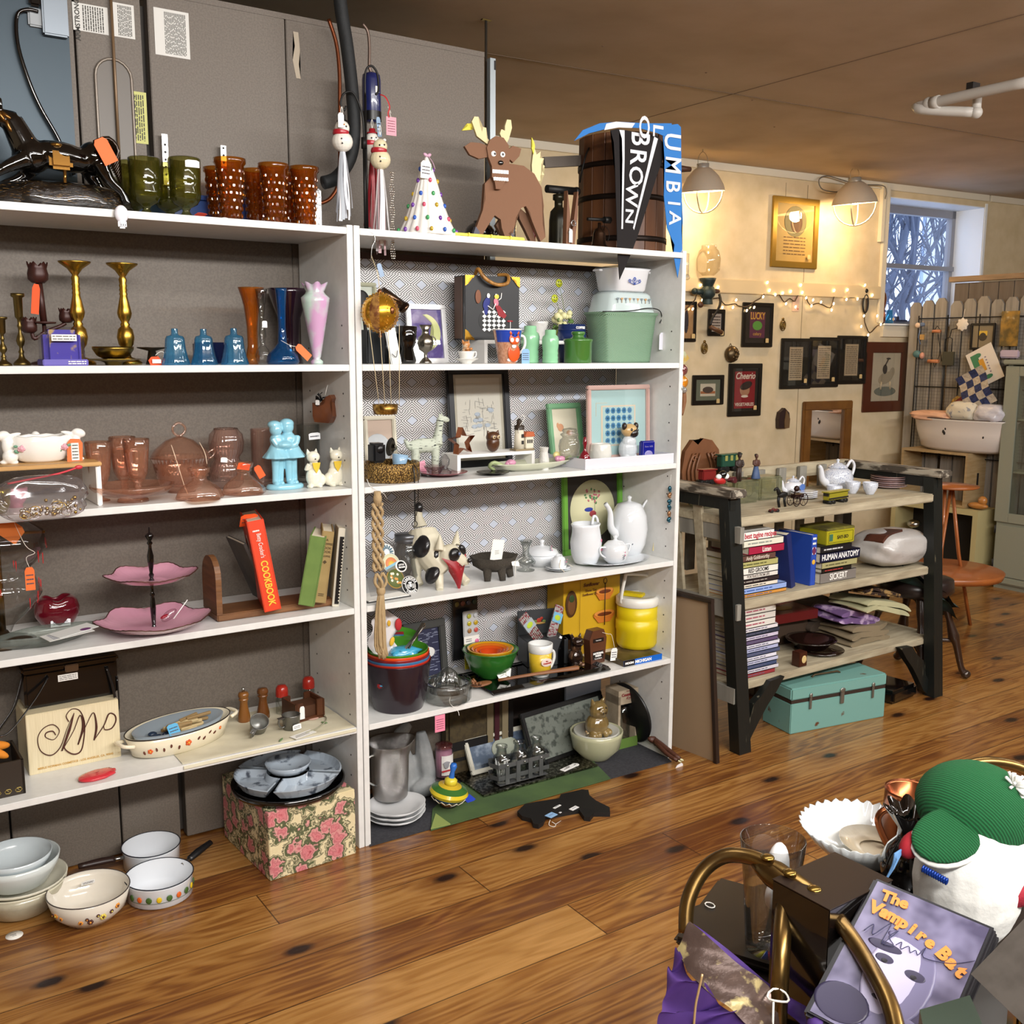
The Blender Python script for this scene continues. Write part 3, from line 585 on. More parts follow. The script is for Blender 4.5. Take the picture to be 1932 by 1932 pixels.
_s('lid_bird','white porcelain bird lid finial standing behind the bunny planter','figurine',G().E((0,0,.026),(.038,.012,.008),(0,.05,0)).E((0,0,.03),(.012,.012,.014)).C((0,0,0),(0,0,.02),.01),_C,(t.location.x,2.86,S2+rz_+.028))
_p(t,(56*u,-.03,42*u),.037,.07,ORG,(0,.05,.05),0);g=G().B((0,0,0),(.018,.001,.044)).m(1).I(-.007,.007,-.02,.02,5,-.0009,.3);ob('sticker',g,[_P,DK],t,(55*u,-.0315,18*u))
PK=_g('fadccc','c48a6c',.05,2.2,.14,'eab89c');PK2=_g('f2ddd4','b08c82',.05,2,.12,'dcbcb0')
pg=[(0,0),(.66,0),(.64,.02),(.22,.05),(.2,.1),(.34,.13),(.2,.16),(.34,.2),(.2,.24),(.5,.31),(.72,.42),(.82,.6),(.9,.8),(.98,.99),(.94,1),(.84,.75),(.72,.5),(.45,.35),(0,.3)]
for px,Y,lb in((191,2.80,'pink footed tumbler beside the wooden riser'),(236,2.86,'pink footed tumbler standing furthest back of the three'),(262,2.80,'pink footed tumbler beside the lidded candy dish')):
 vase(px,Y,50,112,lb,PK,pg,'pink_goblet',S2,gR='pink footed tumblers',seg=40,fl=lambda a,i:(1+.015*cos(a*10)*(i>8),0),cat='glass')
p=at(252,956,S2,.1);u=k(p);_o('cake_plate','low pink glass cake plate on a short foot','plate',p,152*u,33*u,[(0,0),(.38,0),(.36,.15),(.3,.25),(.8,.45),(1,.85),(1.0,1),(.97,.95),(.8,.55),(0,.4)],PK,seg=44)
p=_A(343,2.86,S2);u=k(p);t=_t('candy_dish','pink ribbed glass covered candy dish tied with string','dish',p)
rb=lambda a,i:(1+.02*cos(a*40),0)
ob('bowl',G().L([(0,0),(.5,0),(.5,.05),(.75,.2),(.95,.7),(1,.95),(1.1,1),(1.08,1.02),(.9,.7),(.7,.22),(0,.1)],seg=80,fl=rb),PK,t,sc=(50*u,50*u,66*u))
ob('lid',G().L([(1.08,0),(1.04,.04),(.9,.2),(.5,.45),(.15,.55),(0,.56)],seg=80,fl=rb),PK,t,(0,0,67*u),sc=(50*u,50*u,68*u))
ob('knob',G().T([(0,0,104*u),(-10*u,0,112*u),(-11*u,0,122*u),(0,0,130*u),(11*u,0,122*u),(10*u,0,112*u),(0,0,104*u)],.0035,8,_c=False,sub=4),PK,t)
ob('handle',G().T([(50*u,0,70*u),(66*u,0,78*u),(62*u,0,64*u),(50*u,0,60*u)],.003,8,sub=4),PK,t)
ob('string',G().T([(-24*u,-.045,92*u),(-22*u,-.07,70*u),(-10*u,-.075,20*u),(-4*u,-.078,2*u)],.0009,5,sub=4).T([(30*u,-.035,94*u),(34*u,-.06,76*u),(36*u,-.066,55*u)],.0009,5,sub=3),_m('e8d3b8',.8),t)
ch=[(0,.1),(.3,.03),(.6,0),(1,.02),(1.04,.07),(.9,.3),(.55,.52),(.34,.6),(.3,.7),(.42,.74),(.36,.8),(.46,.86),(.5,.98),(.46,1),(.36,.9),(.3,.75),(0,.7)]
for px,py,w,lb in((378,946,84,'pink glass flared candle holder beside the cake plate'),(461,936,78,'pink glass candle holder with an orange tag on top')):
 p=at(px,py,S2,.045);u=k(p);o=_o('glass_candle_holder',lb,'candle holder',p,w*u,60*u,ch,PK,seg=40,fl=lambda a,i:(1+(.05*cos(a*6)if i in(2,3,4,5)else 0),0),gR='pink glass candle holders')
 if px>400:_p(o,(-.004,-.025,.088),.034,.02,'ef5a22',(.3,.2,0));_p(o,(.026,-.03,.078),.02,.036,'ef5a22',(0,-.5,0))
rv=lambda a,i:(1+.03*cos(a*26),0)
v=vase(430,2.88,64,112,'smoky pink ribbed double-globe glass vase',PK2,[(0,0),(.7,0),(.9,.08),(1.05,.25),(.9,.42),(.72,.48),(.72,.52),(.92,.6),(1,.75),(.92,.9),(.7,.97),(.66,1),(.62,.96),(.85,.75),(.65,.5),(.9,.25),(0,.1)],z=S2,fl=rv,seg=78)
_p(v,(-.022,-.045,.092),.018,.014,'f4f3f0',(0,.1,-.3),name='paper_sticker')
cy=[(0,0),(.92,0),(.96,.05),(1,.97),(1,1),(.94,1),(.9,.08),(0,.06)]
vase(497,2.86,42,108,'tall pale pink straight-sided glass behind the blue figurine',PK2,cy,'glass',S2,cat='glass');v=vase(583,2.88,44,108,'tall clear tumbler with a white label behind the cat shakers',_N,cy,'tumbler',S2,cat='glass');_p(v,(.004,-.04,.15),.036,.02,'eff0f2',(0,-.05,0),1,'paper_sticker')
def _k(w,d,h,seed,amp=.12,n=26):
 rd=RR(seed);ph=[rd.uniform(0,6)for _ in rg(8)]
 def fn(uu,vv):
  a=uu*2*pi;b_=vv*pi;r=1+amp*(sin(5*a+ph[0]+3*b_)*.5+sin(9*a+ph[1]-5*b_)*.3+sin(3*a+7*b_+ph[2])*.4)
  sx=abs(cos(a))**.6*(1 if cos(a)>0 else-1);sy=abs(sin(a))**.6*(1 if sin(a)>0 else-1);sb=sin(b_)**.5
  return(sx*sb*w/2*r,sy*sb*d/2*r,h/2-cos(b_)*h/2*(1 if r<1.1 else .96))
 return fn
p=at(82,985,S2,.03);u=k(p);t=_t('jewelry_bag','clear zip bag full of tangled costume jewelry in front of the riser','bag',p,.05)
ob('bag',G().D(_k(.195,.06,.105,4),40,20),_g('f0eef0','b4b0b6',.12,2.6,.1,'cfcad0'),t)
ob('zip_strip',G().T([(-.07,0,.09),(-.02,-.005,.098),(.04,0,.106),(.085,0,.118)],.0025,6,sub=4).E((.085,0,.118),(.009,.004,.005)),_m('c22c3a',.4),t)
rd=RR(5);g=G()
for i in rg(70):a=rd.uniform(0,6.3);x,z=rd.uniform(-.05,.08),.012+abs(rd.gauss(0,.014));g.m(i%3).E((x,rd.uniform(-.018,.012),z),rd.uniform(.003,.0055),seg=8)
for i in rg(12):x,z=rd.uniform(-.045,.07),rd.uniform(.014,.04);g.m(i%3).T([(x+.012*cos(b_),-.012+rd.uniform(-.004,.004),z+.009*sin(b_))for b_ in[j*.7 for j in rg(9)]],.0013,6,_c=True)
ob('beads',g,[_m('c9c3b2',.15,1),_m('b99b4e',.2,1),_m('e4e2e4',.1,.6)],t);t.children[-1]['kind']='stuff'
_s('pink_cup','small pink china cup in wrapping under the riser','cup',G().L([(0,0),(.018,0),(.016,.006),(.026,.02),(.03,.045),(.029,.05),(0,.04)]),_m('b87888',.2,cO=.5),_A(30,2.8,S2))
_s('gold_cup','small gold lustre cup at the very end under the riser','cup',G().L([(0,0),(.02,0),(.03,.02),(.033,.055),(.03,.06),(0,.05)]),_m('8c7c2e',.15,.8),_A(-5,2.72,S2))
p=_A(538,2.77,S2);u=k(p);LB=_m('8cc4d6',.12,cO=.7)
t=_t('couple_figurine','glossy pale blue porcelain boy and girl hugging on an oval base','figurine',p)
g=G();e=lambda x,z,rx,rz,y=0,ry=None,a=0:g.E((x*u,y,z*u),(rx*u,(ry or rx)*u,rz*u),(0,a,0))
e(-16,112,12,13,-.004);e(-17,121,13,8,.002);e(8,116,13,14,.004);e(8,122,14,10,.006)
e(-14,92,13,14);e(9,92,16,16,.004);e(-4,84,18,8,-.01)
g.T([(-24*u,-.01,96*u),(-16*u,-.018,82*u),(0,-.018,80*u)],[6*u,5*u,4*u],10,sub=3).T([(24*u,-.008,98*u),(18*u,-.018,84*u),(2*u,-.018,80*u)],[7*u,6*u,4*u],10,sub=3)
g.L([(10*u,86*u),(18*u,72*u),(27*u,60*u),(24*u,58*u),(0,64*u)],c=(-14*u,0,0),seg=30,fl=lambda a,i:(1+.05*cos(9*a)*(i>1),0));g.L([(12*u,86*u),(20*u,72*u),(28*u,60*u),(25*u,58*u),(0,64*u)],c=(14*u,.004,0),seg=30,fl=lambda a,i:(1+.05*cos(8*a+1)*(i>1),0))
for x,y in((-18,-.004),(-7,.004),(8,0),(19,.006)):g.T([(x*u,y,60*u),(x*u*1.05,y,30*u),(x*u*1.1,y,12*u)],[8*u,6.5*u,6*u],10);g.E((x*u*1.1,y-.006,11*u),(6*u,9*u,5*u))
ob('children',g,LB,t,_r=.0019,_q=1);ob('base',G().L([(0,0),(33,0),(36,2),(36,7),(32,10),(0,10)],sy=.65,seg=32),LB,t,sc=(u,u,u))
def catfig(px,sx,lb):
 p=_A(px,2.75,S2);u=k(p);t=_t('cat_shaker',lb,'shaker',p,gR='white cat salt and pepper shakers');CR=_m('e6e2cf',.12,cO=.6)
 g=G();g.E((0,0,20*u),(16*u,13*u,20*u)).E((0,0,38*u),(11*u,10*u,14*u)).E((sx*-2*u,-.004,58*u),(13*u,11*u,11*u)).E((sx*-10*u,-.006,3*u),(6*u,9*u,4*u)).E((sx*8*u,-.008,3*u),(6*u,9*u,4*u)).E((sx*14*u,0,14*u),(9*u,11*u,12*u))
 g.T([(sx*-10*u,-.006,40*u),(sx*-18*u,-.01,36*u),(sx*-14*u,-.016,46*u)],[5*u,4*u,4*u],8,sub=2)
 for q in(-8,6):g.C(((sx*-2+q)*u,0,64*u),((sx*-2+q*1.3)*u,0,74*u),5*u,.5*u,8)
 ob('body',g,CR,t,_r=.0018,_q=1)
 g=G().P([(-8*u,48*u),(8*u,48*u),(6*u,38*u),(0,28*u),(-6*u,38*u)],.002,y=-13*u);ob('bib',g,_m('d9b83c',.3),t)
 g=G()
 for q in(-5,5):g.E(((sx*-2+q)*u,-.0105*u/u-.003,60*u),(2.6*u,2*u,2.6*u))
 g.E((sx*-2*u,-.0195,55*u),(1.6*u,1*u,1.2*u));ob('face',g,DK,t,(0,-.0015,0));return t
catfig(593,1,'white ceramic cat shaker with a yellow bib, beside the blue figurine');catfig(633,-1,'white ceramic cat shaker with a yellow bib, next to the side panel')
p=V((1.243,2.83,0));q=_y(620,770,2.83);p.z=q.z
t=_t('wooden_ornament','small carved brown wooden squirrel ornament with black yarn hung on the side panel','ornament',(1.24,2.80,q.z),rn(-60))
W3=_m('4a2411',.3,cO=.4,n=(14,'6b3a1c',.35,.65));ob('body',G().P([(-.03,-.038),(.02,-.04),(.034,-.02),(.03,.005),(.026,.02),(.034,.032),(.026,.042),(.012,.036),(.008,.016),(-.02,.006),(-.036,.018),(-.036,-.02)],.024,y=-.03),W3,t)
g=G();rd=RR(2)
for i in rg(26):a=rd.uniform(0,6.3);g.T([(-.012,-.015,.026),(-.012+.012*cos(a),-.018+rd.uniform(-.01,.006),.03+.012*sin(a)),(-.012+.022*cos(a),-.016,.03+.018*sin(a))],.0014,5)
ob('yarn_tuft',g,BLACK,t);ob('hanger',G().T([(0,-.015,.04),(.002,-.01,.06),(0,-.002,.07)],.0008,5),_P,t);_p(t,(-.016,-.032,.026),.014,.014,'f0f0ee',name='paper_sticker')
p=at(8,1232,S3,.09);u=k(p)
t=_t('globe_lamp','clear glass globe table lamp painted with red hearts, orange tags tied on','lamp',p)
ob('base',G().L([(0,0),(.075,0),(.078,.008),(.05,.016),(.02,.022),(.012,.035),(0,.035)]),_m('3a2c1c',.4,.6),t)
ob('globe',G().L([(.02,.03),(.03,.05),(.075,.09),(.1,.13),(.085,.17),(.06,.185),(.09,.21),(.118,.25),(.11,.29),(.07,.315),(.03,.32)],seg=36),_g('f3f4f4','a8a29e',.04,1.4),t)
ob('brass_stem',G().C((0,0,.03),(0,0,.33),.009).C((-.03,-.02,.29),(.11,-.03,.285),.004),_m('8a6a32',.3,1),t)
g=G();rd=RR(8)
def heart(g,c,s_,rot=None):
 pts=[]
 for i in rg(20):
  a=2*pi*i/20;pts.append((s_*.0625*16*sin(a)**3/16*16*.06,s_*(13*cos(a)-5*cos(2*a)-2*cos(3*a)-cos(4*a))*.06))
 g.P(pts,.0015,M=Matrix.Translation(c)@Euler(rot or(0,0,0)).to_matrix().to_4x4())
for i in rg(26):
 a=rd.uniform(-1.2,1.9)-pi/2;z=rd.choice((rd.uniform(.1,.16),rd.uniform(.21,.29)));r=.1 if z<.18 else .116;r*=(1-((z-(.13 if z<.18 else .25))/.07)**2*.4);heart(g,(r*cos(a),r*sin(a),z),rd.uniform(.012,.02)*.9,(0,0,a+pi/2))
ob('hearts',g,_m('c01c20',.3),t)
_p(t,(.055,-.12,.215),.022,.058,'dd6a2a',(0,0,0),3);_p(t,(.035,-.1,.325),.062,.045,'dd7a33',(0,.7,.2),string=[(.03,-.1,.33),(.05,-.12,.27),(.07,-.12,.25),(.05,-.12,.24),(.055,-.12,.215)])
p=at(110,1188,S3,.035);u=k(p);RH=_m('5e0f1c',.08,cO=1)
t=_t('heart_vase','small glossy dark red heart-shaped vase with a white label','vase',p)
ob('body',G().L([(0,0),(.5,0),(.7,.08),(.98,.4),(1,.62),(.9,.85),(.66,1),(.6,.96),(.8,.7),(.5,.2),(0,.1)],seg=40,fl=lambda a,i:(1,-.13*max(0,cos(2*(a-pi/2)))**3 if 5<i<9 else 0),sy=.7),RH,t,sc=(40*u,40*u,60*u));_p(t,(.002,-.034,.028),.05,.022,'eeeef2',(.25,0,0),2,'paper_label')
p=at(85,1222,S3,.05);t=_t('glass_tray','wavy frosted glass relish tray lying flat at the shelf edge','tray',p,.18)
ob('tray_body',G().L([(0,0),(.7,0),(.9,.012),(1,.03),(.97,.032),(.8,.012),(0,.006)],seg=44,fl=lambda a,i:(1+.08*cos(4*a),0),sx=.125,sy=.055),_g('dfe6e0','8c9a90',.15,1.2,.35,'a8b0a8'),t);t.children[0].scale=(1,1,1)
g=G().B((0,0,0),(.115,.055,.0012)).B((.02,.008,.0015),(.11,.05,.0012),(0,0,.15)).m(1)
for i in rg(6):g.B((-.02,-.018+i*.007,.0012),(.05,.0012,.0006))
g.m(2).E((.045,-.004,.0022),(.014,.01,.0006))
t=_s('greeting_cards','small stack of greeting cards lying on the frosted glass tray','card',g,[_m('cfd0cc',.6),_m('5a5a6a',.7),_m('6a3a6a',.6)],at(128,1205,S3+.036,.05),.25,rot=(.05,-.04,.25))
p=at(292,1210,S3,.13);u=k(p);PINK=_m('d49aae',.15,cO=.6)
t=_t('tiered_stand','two-tier pink leaf-edged plate stand with a black turned stem','plate stand',p)
def tier(R_,z,nm):
 fl_=lambda a,i:(1+.07*cos(6*a+.5)*(i/5),.035*cos(6*a+.5)*(i/5)**2*(1 if i>2 else 0)+.006*cos(40*a)*(i>2))
 ob(nm,G().L([(0,.02),(.3,.0),(.6,.02),(.85,.1),(1,.2),(1.02,.21)],seg=96,fl=fl_).L([(1.0,.2),(.8,.08),(.5,0),(0,0)][::-1],seg=96,fl=lambda a,i:(1+.07*cos(6*a+.5)*(i/3),.035*cos(6*a+.5)*(i/3)**2-.012)),PINK,t,(0,0,z),sc=(R_,R_,R_*.95))
 pts=[(R_*1.015*(1+.07*cos(6*a+.5))*cos(a),R_*1.015*(1+.07*cos(6*a+.5))*sin(a),z+R_*.95*(.205+.035*cos(6*a+.5)+.006*cos(40*a)))for a in[j*2*pi/96 for j in rg(96)]];ob('gilt_edge',G().T(pts,.0016,5,_c=True),_m('5c3c34',.4,.6),t)
tier(98*u,.004,'plate');tier(78*u,92*u,'plate')
ob('stem',G().L([(0,0),(5,0),(6,3),(3,6),(4,14),(5.5,40),(4,58),(3,62),(5,66),(3,70),(2.5,86),(6,92),(3,98),(5,104),(3,108),(5.5,125),(6,140),(3.5,152),(3,160),(5.5,164),(3,168),(8,178),(5,182),(1.4,184),(1.4,194),(0,194)],seg=16),_B,t,sc=(u,u,u))
g=G().C((.03,-.03,.03),(.075,-.01,.072),.0013).m(1).E((.02,-.025,.04),(.024,.01,.012),(0,-.6,0)).m(2).E((.006,-.03,.04),(.012,.006,.004),(0,-.3,.3))
_s('lollipop','wrapped lollipop with a white stick lying on the lower pink plate','candy',g,[_W,_g('f0e6ea','c0a0a8',.1,2),_m('8c1c2c',.3)],p+V((.012,-.01,.0)))
WD2=_m('5c3a20',.5,n=(10,'7d5430',.3,.7,(1,1,6)),bU=.5)
a=at(418,1172,S3,.02);b_=at(645,1130,S3,.0)
t=_t('book_rack','carved dark wooden sliding book rack','book rack',(a.x,YF+.05,S3),0)
ob('base',G().B((.155,.07,.011),(.35,.12,.02),bev=.003),WD2,t)
def endp(x,nm):
 g=G().P([(-.06,0),(.06,0),(.06,.1)]+_a(0,.1,.06,0,pi,10)+[(-.06,.1)],.016,y=0,M=Matrix.Translation((x,.07,.02))@Matrix.Rotation(pi/2,4,'Z'))
 for i in rg(9):g.E((x-.008,.07+(i%3-1)*.03,.05+(i//3)*.03),(.006,.012,.011),seg=10)
 ob(nm,g,WD2,t)
endp(-.005,'end_panel')
def _b(name,lb,loc,w,d,h,c,rot=(0,0,0),gR=None,pages='d6cdb6',sp=None,cov=None,cat='book',hard=.004,r=.5):
 t=_t(name,lb,cat,loc,gR=gR,rot=rot);c=c if not isinstance(c,str)else _m(c,r)
 g=G().B((-w/2+hard/2,d/2,h/2),(hard,d,h),bev=.001).B((w/2-hard/2,d/2,h/2),(hard,d,h),bev=.001).B((0,.002,h/2),(w,.004,h),bev=.0018)
 mats=[c]+(sp[1]if sp else[])
 if sp:sp[0](g)
 ob('cover',g,mats,t);ob('pages',G().B((0,d/2+.001,h/2),(w-hard*2,d-.008,h-.006)),_m(pages,.9),t)
 if cov:ob('front_art',cov[0],cov[1],t)
 return t
Yk=YF+.055;ux=k(V((a.x,Yk,S3)))
def spy(g):
 g.m(1).K("Betty Crocker's",.0175,(.002,-.0012,.19),(pi/2,pi/2,0),sx=.62);g.m(2).K('COOKBOOK',.027,(.001,-.0012,.082),(pi/2,pi/2,0),sx=.82,bold=.0006)
 g.m(1).I(-.012,.006,.228,.238,1,-.001)
_b('cookbook','thick orange-red cookbook with white and yellow spine lettering leaning in the rack',(a.x+.125,Yk-.035,S3+.022),.047,.19,.262,'d9401a',(0,rn(-9),rn(-14)),sp=(spy,[_P,_m('f0c23a',.6)]),cov=(G().E((-.0248,.09,.17),(.0008,.03,.042)).m(1).E((-.0256,.09,.17),(.0006,.022,.033)).m(2).I(0,0,0,0,1),[_P,_m('6a3a26',.6),_m('c8a04a',.6)]))
_p(bpy.data.objects['cookbook'],(-.006,.06,.272),.05,.04,'ef5a20',(.5,rn(8),.3),2)
_b('booklet','thin worn grey booklet leaning behind the orange cookbook',(a.x+.15,YF+.09,S3+.022),.01,.15,.2,_m('6a6864',.8,n=(10,'4c4a48',.3,.7)),(0,rn(-22),0),hard=.0015)
_b('green_book','thick worn olive green hardback leaning on the tan book',(a.x+.225,Yk-.03,S3+.021),.045,.15,.205,_m('6e8a44',.75,n=(20,'5e7a3a',.3,.7)),(0,rn(11),rn(-28)))
def sptan(g):g.m(1).K('A',.01,(0,-.001,.187)).K('SCOFFEE',.0085,(0,-.001,.175)).K('COOK',.0095,(0,-.001,.163)).K('BOOK',.0095,(0,-.001,.152)).K('SCOFFIE',.0075,(0,-.001,.139)).B((0,-.001,.122),(.008,.001,.008),(0,pi/4,0)).I(-.008,.008,.02,.03,2,-.001)
_b('tan_book','tan clothbound cook book with a faded spine beside the green book',(a.x+.272,Yk-.02,S3+.021),.034,.15,.212,_m('a08858',.8,n=(20,'8f774a',.3,.7)),(0,rn(8),rn(-22)),sp=(sptan,[_m('4a3a22',.8)]))
def spwh(g):
 g.m(1).B((.002,-.002,.11),(.012,.004,.2))
 g.m(0)
 for i in rg(20):g.B((.007,-.0045,.02+i*.0095),(.004,.002,.003))
_b('comb_bound_book','off-white cook book with a black plastic comb binding at the rack end',(a.x+.325,Yk-.01,S3+.0),.02,.15,.235,_m('cfc9b8',.7),(0,rn(6),rn(-18)),hard=.002,sp=(spwh,[BLACK]))
p=at(140,1462,S4,.0);
c0,c1=at(56,1464,S4),at(229,1427,S4);wbx=(c1-c0).length;an=math.atan2(c1.y-c0.y,c1.x-c0.x)
u=k(c0);hb=.165
t=_t('cosmetics_box','cream corrugated box printed with a brown scrolled monogram','box',c0,an)
BX=_m('ddd0ae',.75,n=(60,'d2c49f',.35,.65,(6,6,.2)))
g=G().B((wbx/2,.075,hb/2),(wbx,.15,hb),bev=.0015);g.m(1)
mx_,mz=wbx*.53,hb*.56
def scr(pts,r=.0018):g.T([(mx_+x*wbx*.42,-.0012,mz+z*hb*.36)for x,z in pts],[q*1.6 for q in r]if hasattr(r,'__len__')else r*1.6,6,sub=6,_l=.5)
scr([(-.55,.1),(-.62,.3),(-.78,.28),(-.8,.08),(-.6,-.1),(-.45,.25),(-.6,.6),(-.85,.5),(-1.0,.1),(-.95,-.5),(-.7,-.8),(-.45,-.5),(-.25,.3),(-.05,.95)],[.0012]*9+[.0015,.0022,.0018,.001,.001])
scr([(-.05,.95),(-.2,.2),(-.42,-.7)],[.001,.0035,.002]);scr([(-.42,-.7),(-.1,.1),(.1,.8),(.15,.2),(.0,-.55)],[.001,.001,.0015,.0035,.002])
scr([(0,-.55),(.25,.3),(.45,.8),(.5,.1),(.42,-.5)],[.001,.001,.0015,.0034,.002]);scr([(.42,-.5),(.7,.1),(.85,.6),(1.0,.5),(1.02,.2),(.9,-.1),(.72,-.1),(.7,.12)],[.001,.0015,.002,.0018,.0015,.0013,.0012,.001])
scr([(-.3,-.2),(-.35,-.6),(-.15,-.95),(.05,-.9),(.15,-.4),(.2,.4),(.1,1.0),(-.1,1.15),(-.25,.9),(-.2,.6)],.0014)
g.m(2).K('MERLE NORMAN COSMETICS - LOS ANGELES, CA. 90045',.0078,(wbx*.5,-.001,hb*.085),sx=.98,bold=.0001);g.B((wbx*.97,-.001,hb*.075),(.001,.001,.001))
ob('carton',g,[BX,_m('4a2216',.7),_m('c79a4a',.7)],t)
q=at(150,1345,S4+hb,0);q=c0+V((cos(an),sin(an),0))*wbx*.54+V((-sin(an),cos(an),0))*.07;q.z=S4+hb
t=_t('handbag','glossy black vinyl box handbag standing on the monogram carton','bag',q,an);u=k(q)
ob('body',G().B((0,0,.052),(.238,.07,.1),bev=.008).B((0,0,.107),(.246,.078,.018),bev=.006),_m('0a0a0b',.18,cO=.6),t)
ob('clasp',G().B((-.0,-.041,.1),(.034,.006,.02),bev=.002),_m('8f8f92',.2,.9),t);g=G().B((-.01,-.0365,.075),(.05,.0008,.018)).m(1).I(-.032,.012,.068,.082,3,-.0373,.3);ob('paper_label',g,[_P,DK],t)
for s_,pt in((-1,[(-.118,-.03,.1),(-.15,-.07,.03),(-.19,-.1,-.01),(-.2,-.11,-.025),(-.17,-.11,-.02),(-.1,-.07,.04),(-.06,-.04,.085)]),(1,[(.09,-.042,.085),(.1,-.05,.03),(.108,-.05,-.03),(.116,-.04,-.03),(.118,-.03,.05)])):ob('strap',G().T([(x,y,z)for x,y,z in pt],.006,8,sub=5,_l=.35),_m('120f10',.25,cO=.4),t)
c0=at(48,1496,S4);t=_t('keepsake_box','dark brown box with a scrolled gold border holding an orange felt flower','box',c0+V((-.085,.0,0)),an)
g=G()
for x,y,w,d in((0,0,.17,.006),(0,.15,.17,.006),(-.083,.075,.006,.156),(.083,.075,.006,.156)):g.B((x,y,.045),(w,d,.09))
g.B((0,.075,.004),(.17,.15,.006));g.m(1)
for i in rg(7):g.T([(.07-i*.024+.008*cos(a),-.0038,.014+.006*sin(a))for a in(0,1,2,3,4,5)],.0011,5,_c=True);g.T([(.074-i*.024,-.0038,.01),(.066-i*.024,-.0038,.019)],.0008,4)
ob('box_body',g,[_m('2a2118',.5),_m('b5a05c',.35,.8)],t)
_s('felt_flower','orange felt flower petals poking out of the dark scroll-edged box','artificial flower',G().T([(0,0,0),(-.005,.0,.035)],.004,6).m(1).E((.022,-.02,.055),(.034,.012,.012),(0,.5,-.2)).E((.03,.01,.062),(.034,.012,.012),(0,.25,.3)).E((-.01,-.03,.042),(.014,.012,.034),(0,-.2,0)).E((-.03,0,.06),(.034,.012,.012),(0,-.4,0)).E((0,.03,.062),(.03,.014,.01)),[_m('40502a',.7),_m('d8821e',.8)],c0+V((-.075,.09,.04)))
p=at(184,1474,S4,.03);u=k(p)
fl_=lambda a,i:(1+.05*cos(9*a)*(.5+.5*cos(a)),0)
_s('red_soap_dish','translucent red leaf-ribbed soap dish lying in front of the monogram carton','dish',G().L([(0,0),(.85,0),(1,.3),(.95,.7),(.6,1),(0,1)],seg=48,fl=fl_,sy=.62).m(1).T([(-.9,-.1,.7),(0,0,1.05),(.9,.2,.7)],.02,4).T([(-.6,-.3,.7),(.2,-.2,1.0),(.8,-.1,.8)],.02,4).T([(-.5,.35,.7),(.2,.2,1.0),(.85,.3,.7)],.02,4),[_m('c8323c',.2,cO=.5),_m('8e1c28',.3)],p,.25,sc=(36*u,36*u,.013))
p=at(340,1424,S4,.085);u=k(p);EN=_m('e6dcc2',.18,cO=.5,bU=.0)
t=_t('oval_roaster','cream enamel oval casserole with an orange flower band and two handles','pan',p,.28)
ob('body',G().L([(0,0),(.8,0),(.9,.1),(.97,.6),(1.02,.97),(.99,1),(.94,.6),(.84,.12),(0,.06)],seg=56,sy=.55),EN,t,sc=(104*u,104*u,.062))
ob('rim',G().T([(1.015*104*u*cos(a),1.015*104*u*.55*sin(a),.061)for a in[j*2*pi/56 for j in rg(56)]],.0018,6,_c=True),_m('2e2622',.3,.5),t)
for s_ in(-1,1):ob('handle',G().T([(s_*104*u*.98,-.03,.045),(s_*118*u,-.022,.05),(s_*120*u,0,.052),(s_*118*u,.022,.05),(s_*104*u*.98,.03,.045)],.0055,8,sub=3),EN,t)
g=G();
def onov(a,z,off=.0012):R_=104*u*(.9+.1*z/.06)+off;return V((R_*cos(a),R_*.55*sin(a),z))
def flower(g,a,z,s_,mi,mc,n=5):
 c=onov(a,z);nrm=V((cos(a)*.55,sin(a),0)).normalized();tg=V((-nrm.y,nrm.x,0));up=V((0,0,1))
 for j in rg(n):b_=2*pi*j/n;g.m(mi).E(c+(tg*cos(b_)+up*sin(b_))*s_*.55,(s_*.42,s_*.42,s_*.42),seg=8)
 g.m(mc).E(c+nrm*.002,s_*.35,seg=8)
for a,z,s_ in((-1.72,.032,.010),(-2.5,.026,.008),(-.95,.04,.006)):flower(g,a,z,s_,0,1)
for a,z in((-1.9,.025),(-2.05,.034),(-2.2,.026),(-1.5,.036),(-1.38,.03),(-1.25,.042),(-1.12,.034),(-2.35,.03),(-2.65,.022)):c=onov(a,z);g.m(2).E(c,(.0065,.0012,.0035),(0,.6+a,0),seg=8)
ob('flower_band',g,[_m('d1571c',.4),_m('e0a03a',.4),_m('5a2a18',.4)],t)
T0=t
t=_t('oval_dish','blue-grey rimmed oval dish of wooden clothes pegs nested in the enamel casserole','dish',p+V((0,0,.03)),.28)
ob('dish_body',G().L([(0,0),(.7,0),(.86,.4),(.92,1),(.88,1),(.7,.2),(0,.12)],seg=48,sy=.53),_m('8f9aa2',.2,cO=.5),t,sc=(100*u,100*u,.034))
g=G();rd=RR(4)
for i in rg(22):g.m(i%2).B((rd.uniform(-.02,.075),rd.uniform(-.03,.03),.014+i*.0011),(.075,.009,.009),(rd.uniform(-.3,.3),rd.uniform(-.1,.1),rd.uniform(-.25,.35)),bev=.002,seg=1)
for i in rg(8):g.m(2).E((-.085+rd.uniform(0,.05),rd.uniform(-.03,.02),.016),(.012,.007,.006))
ob('contents',g,[_m('b9a478',.7),_m('8f744a',.7),_m('23344a',.3)],t);_p(t,(-.052,-.05,.056),.036,.03,'57a6d0',(-.5,0,.1),2)
pm=[(0,0),(.95,0),(1,.05),(.95,.2),(.72,.42),(.62,.55),(.66,.68),(.8,.72),(.8,.74),(.6,.76),(.82,.8),(.86,.88),(.7,.95),(.3,.965),(0,.965)]
WO1=_m('8a5a28',.3,cO=.4,n=(8,'6e4218',.3,.7,(1,1,.3)))
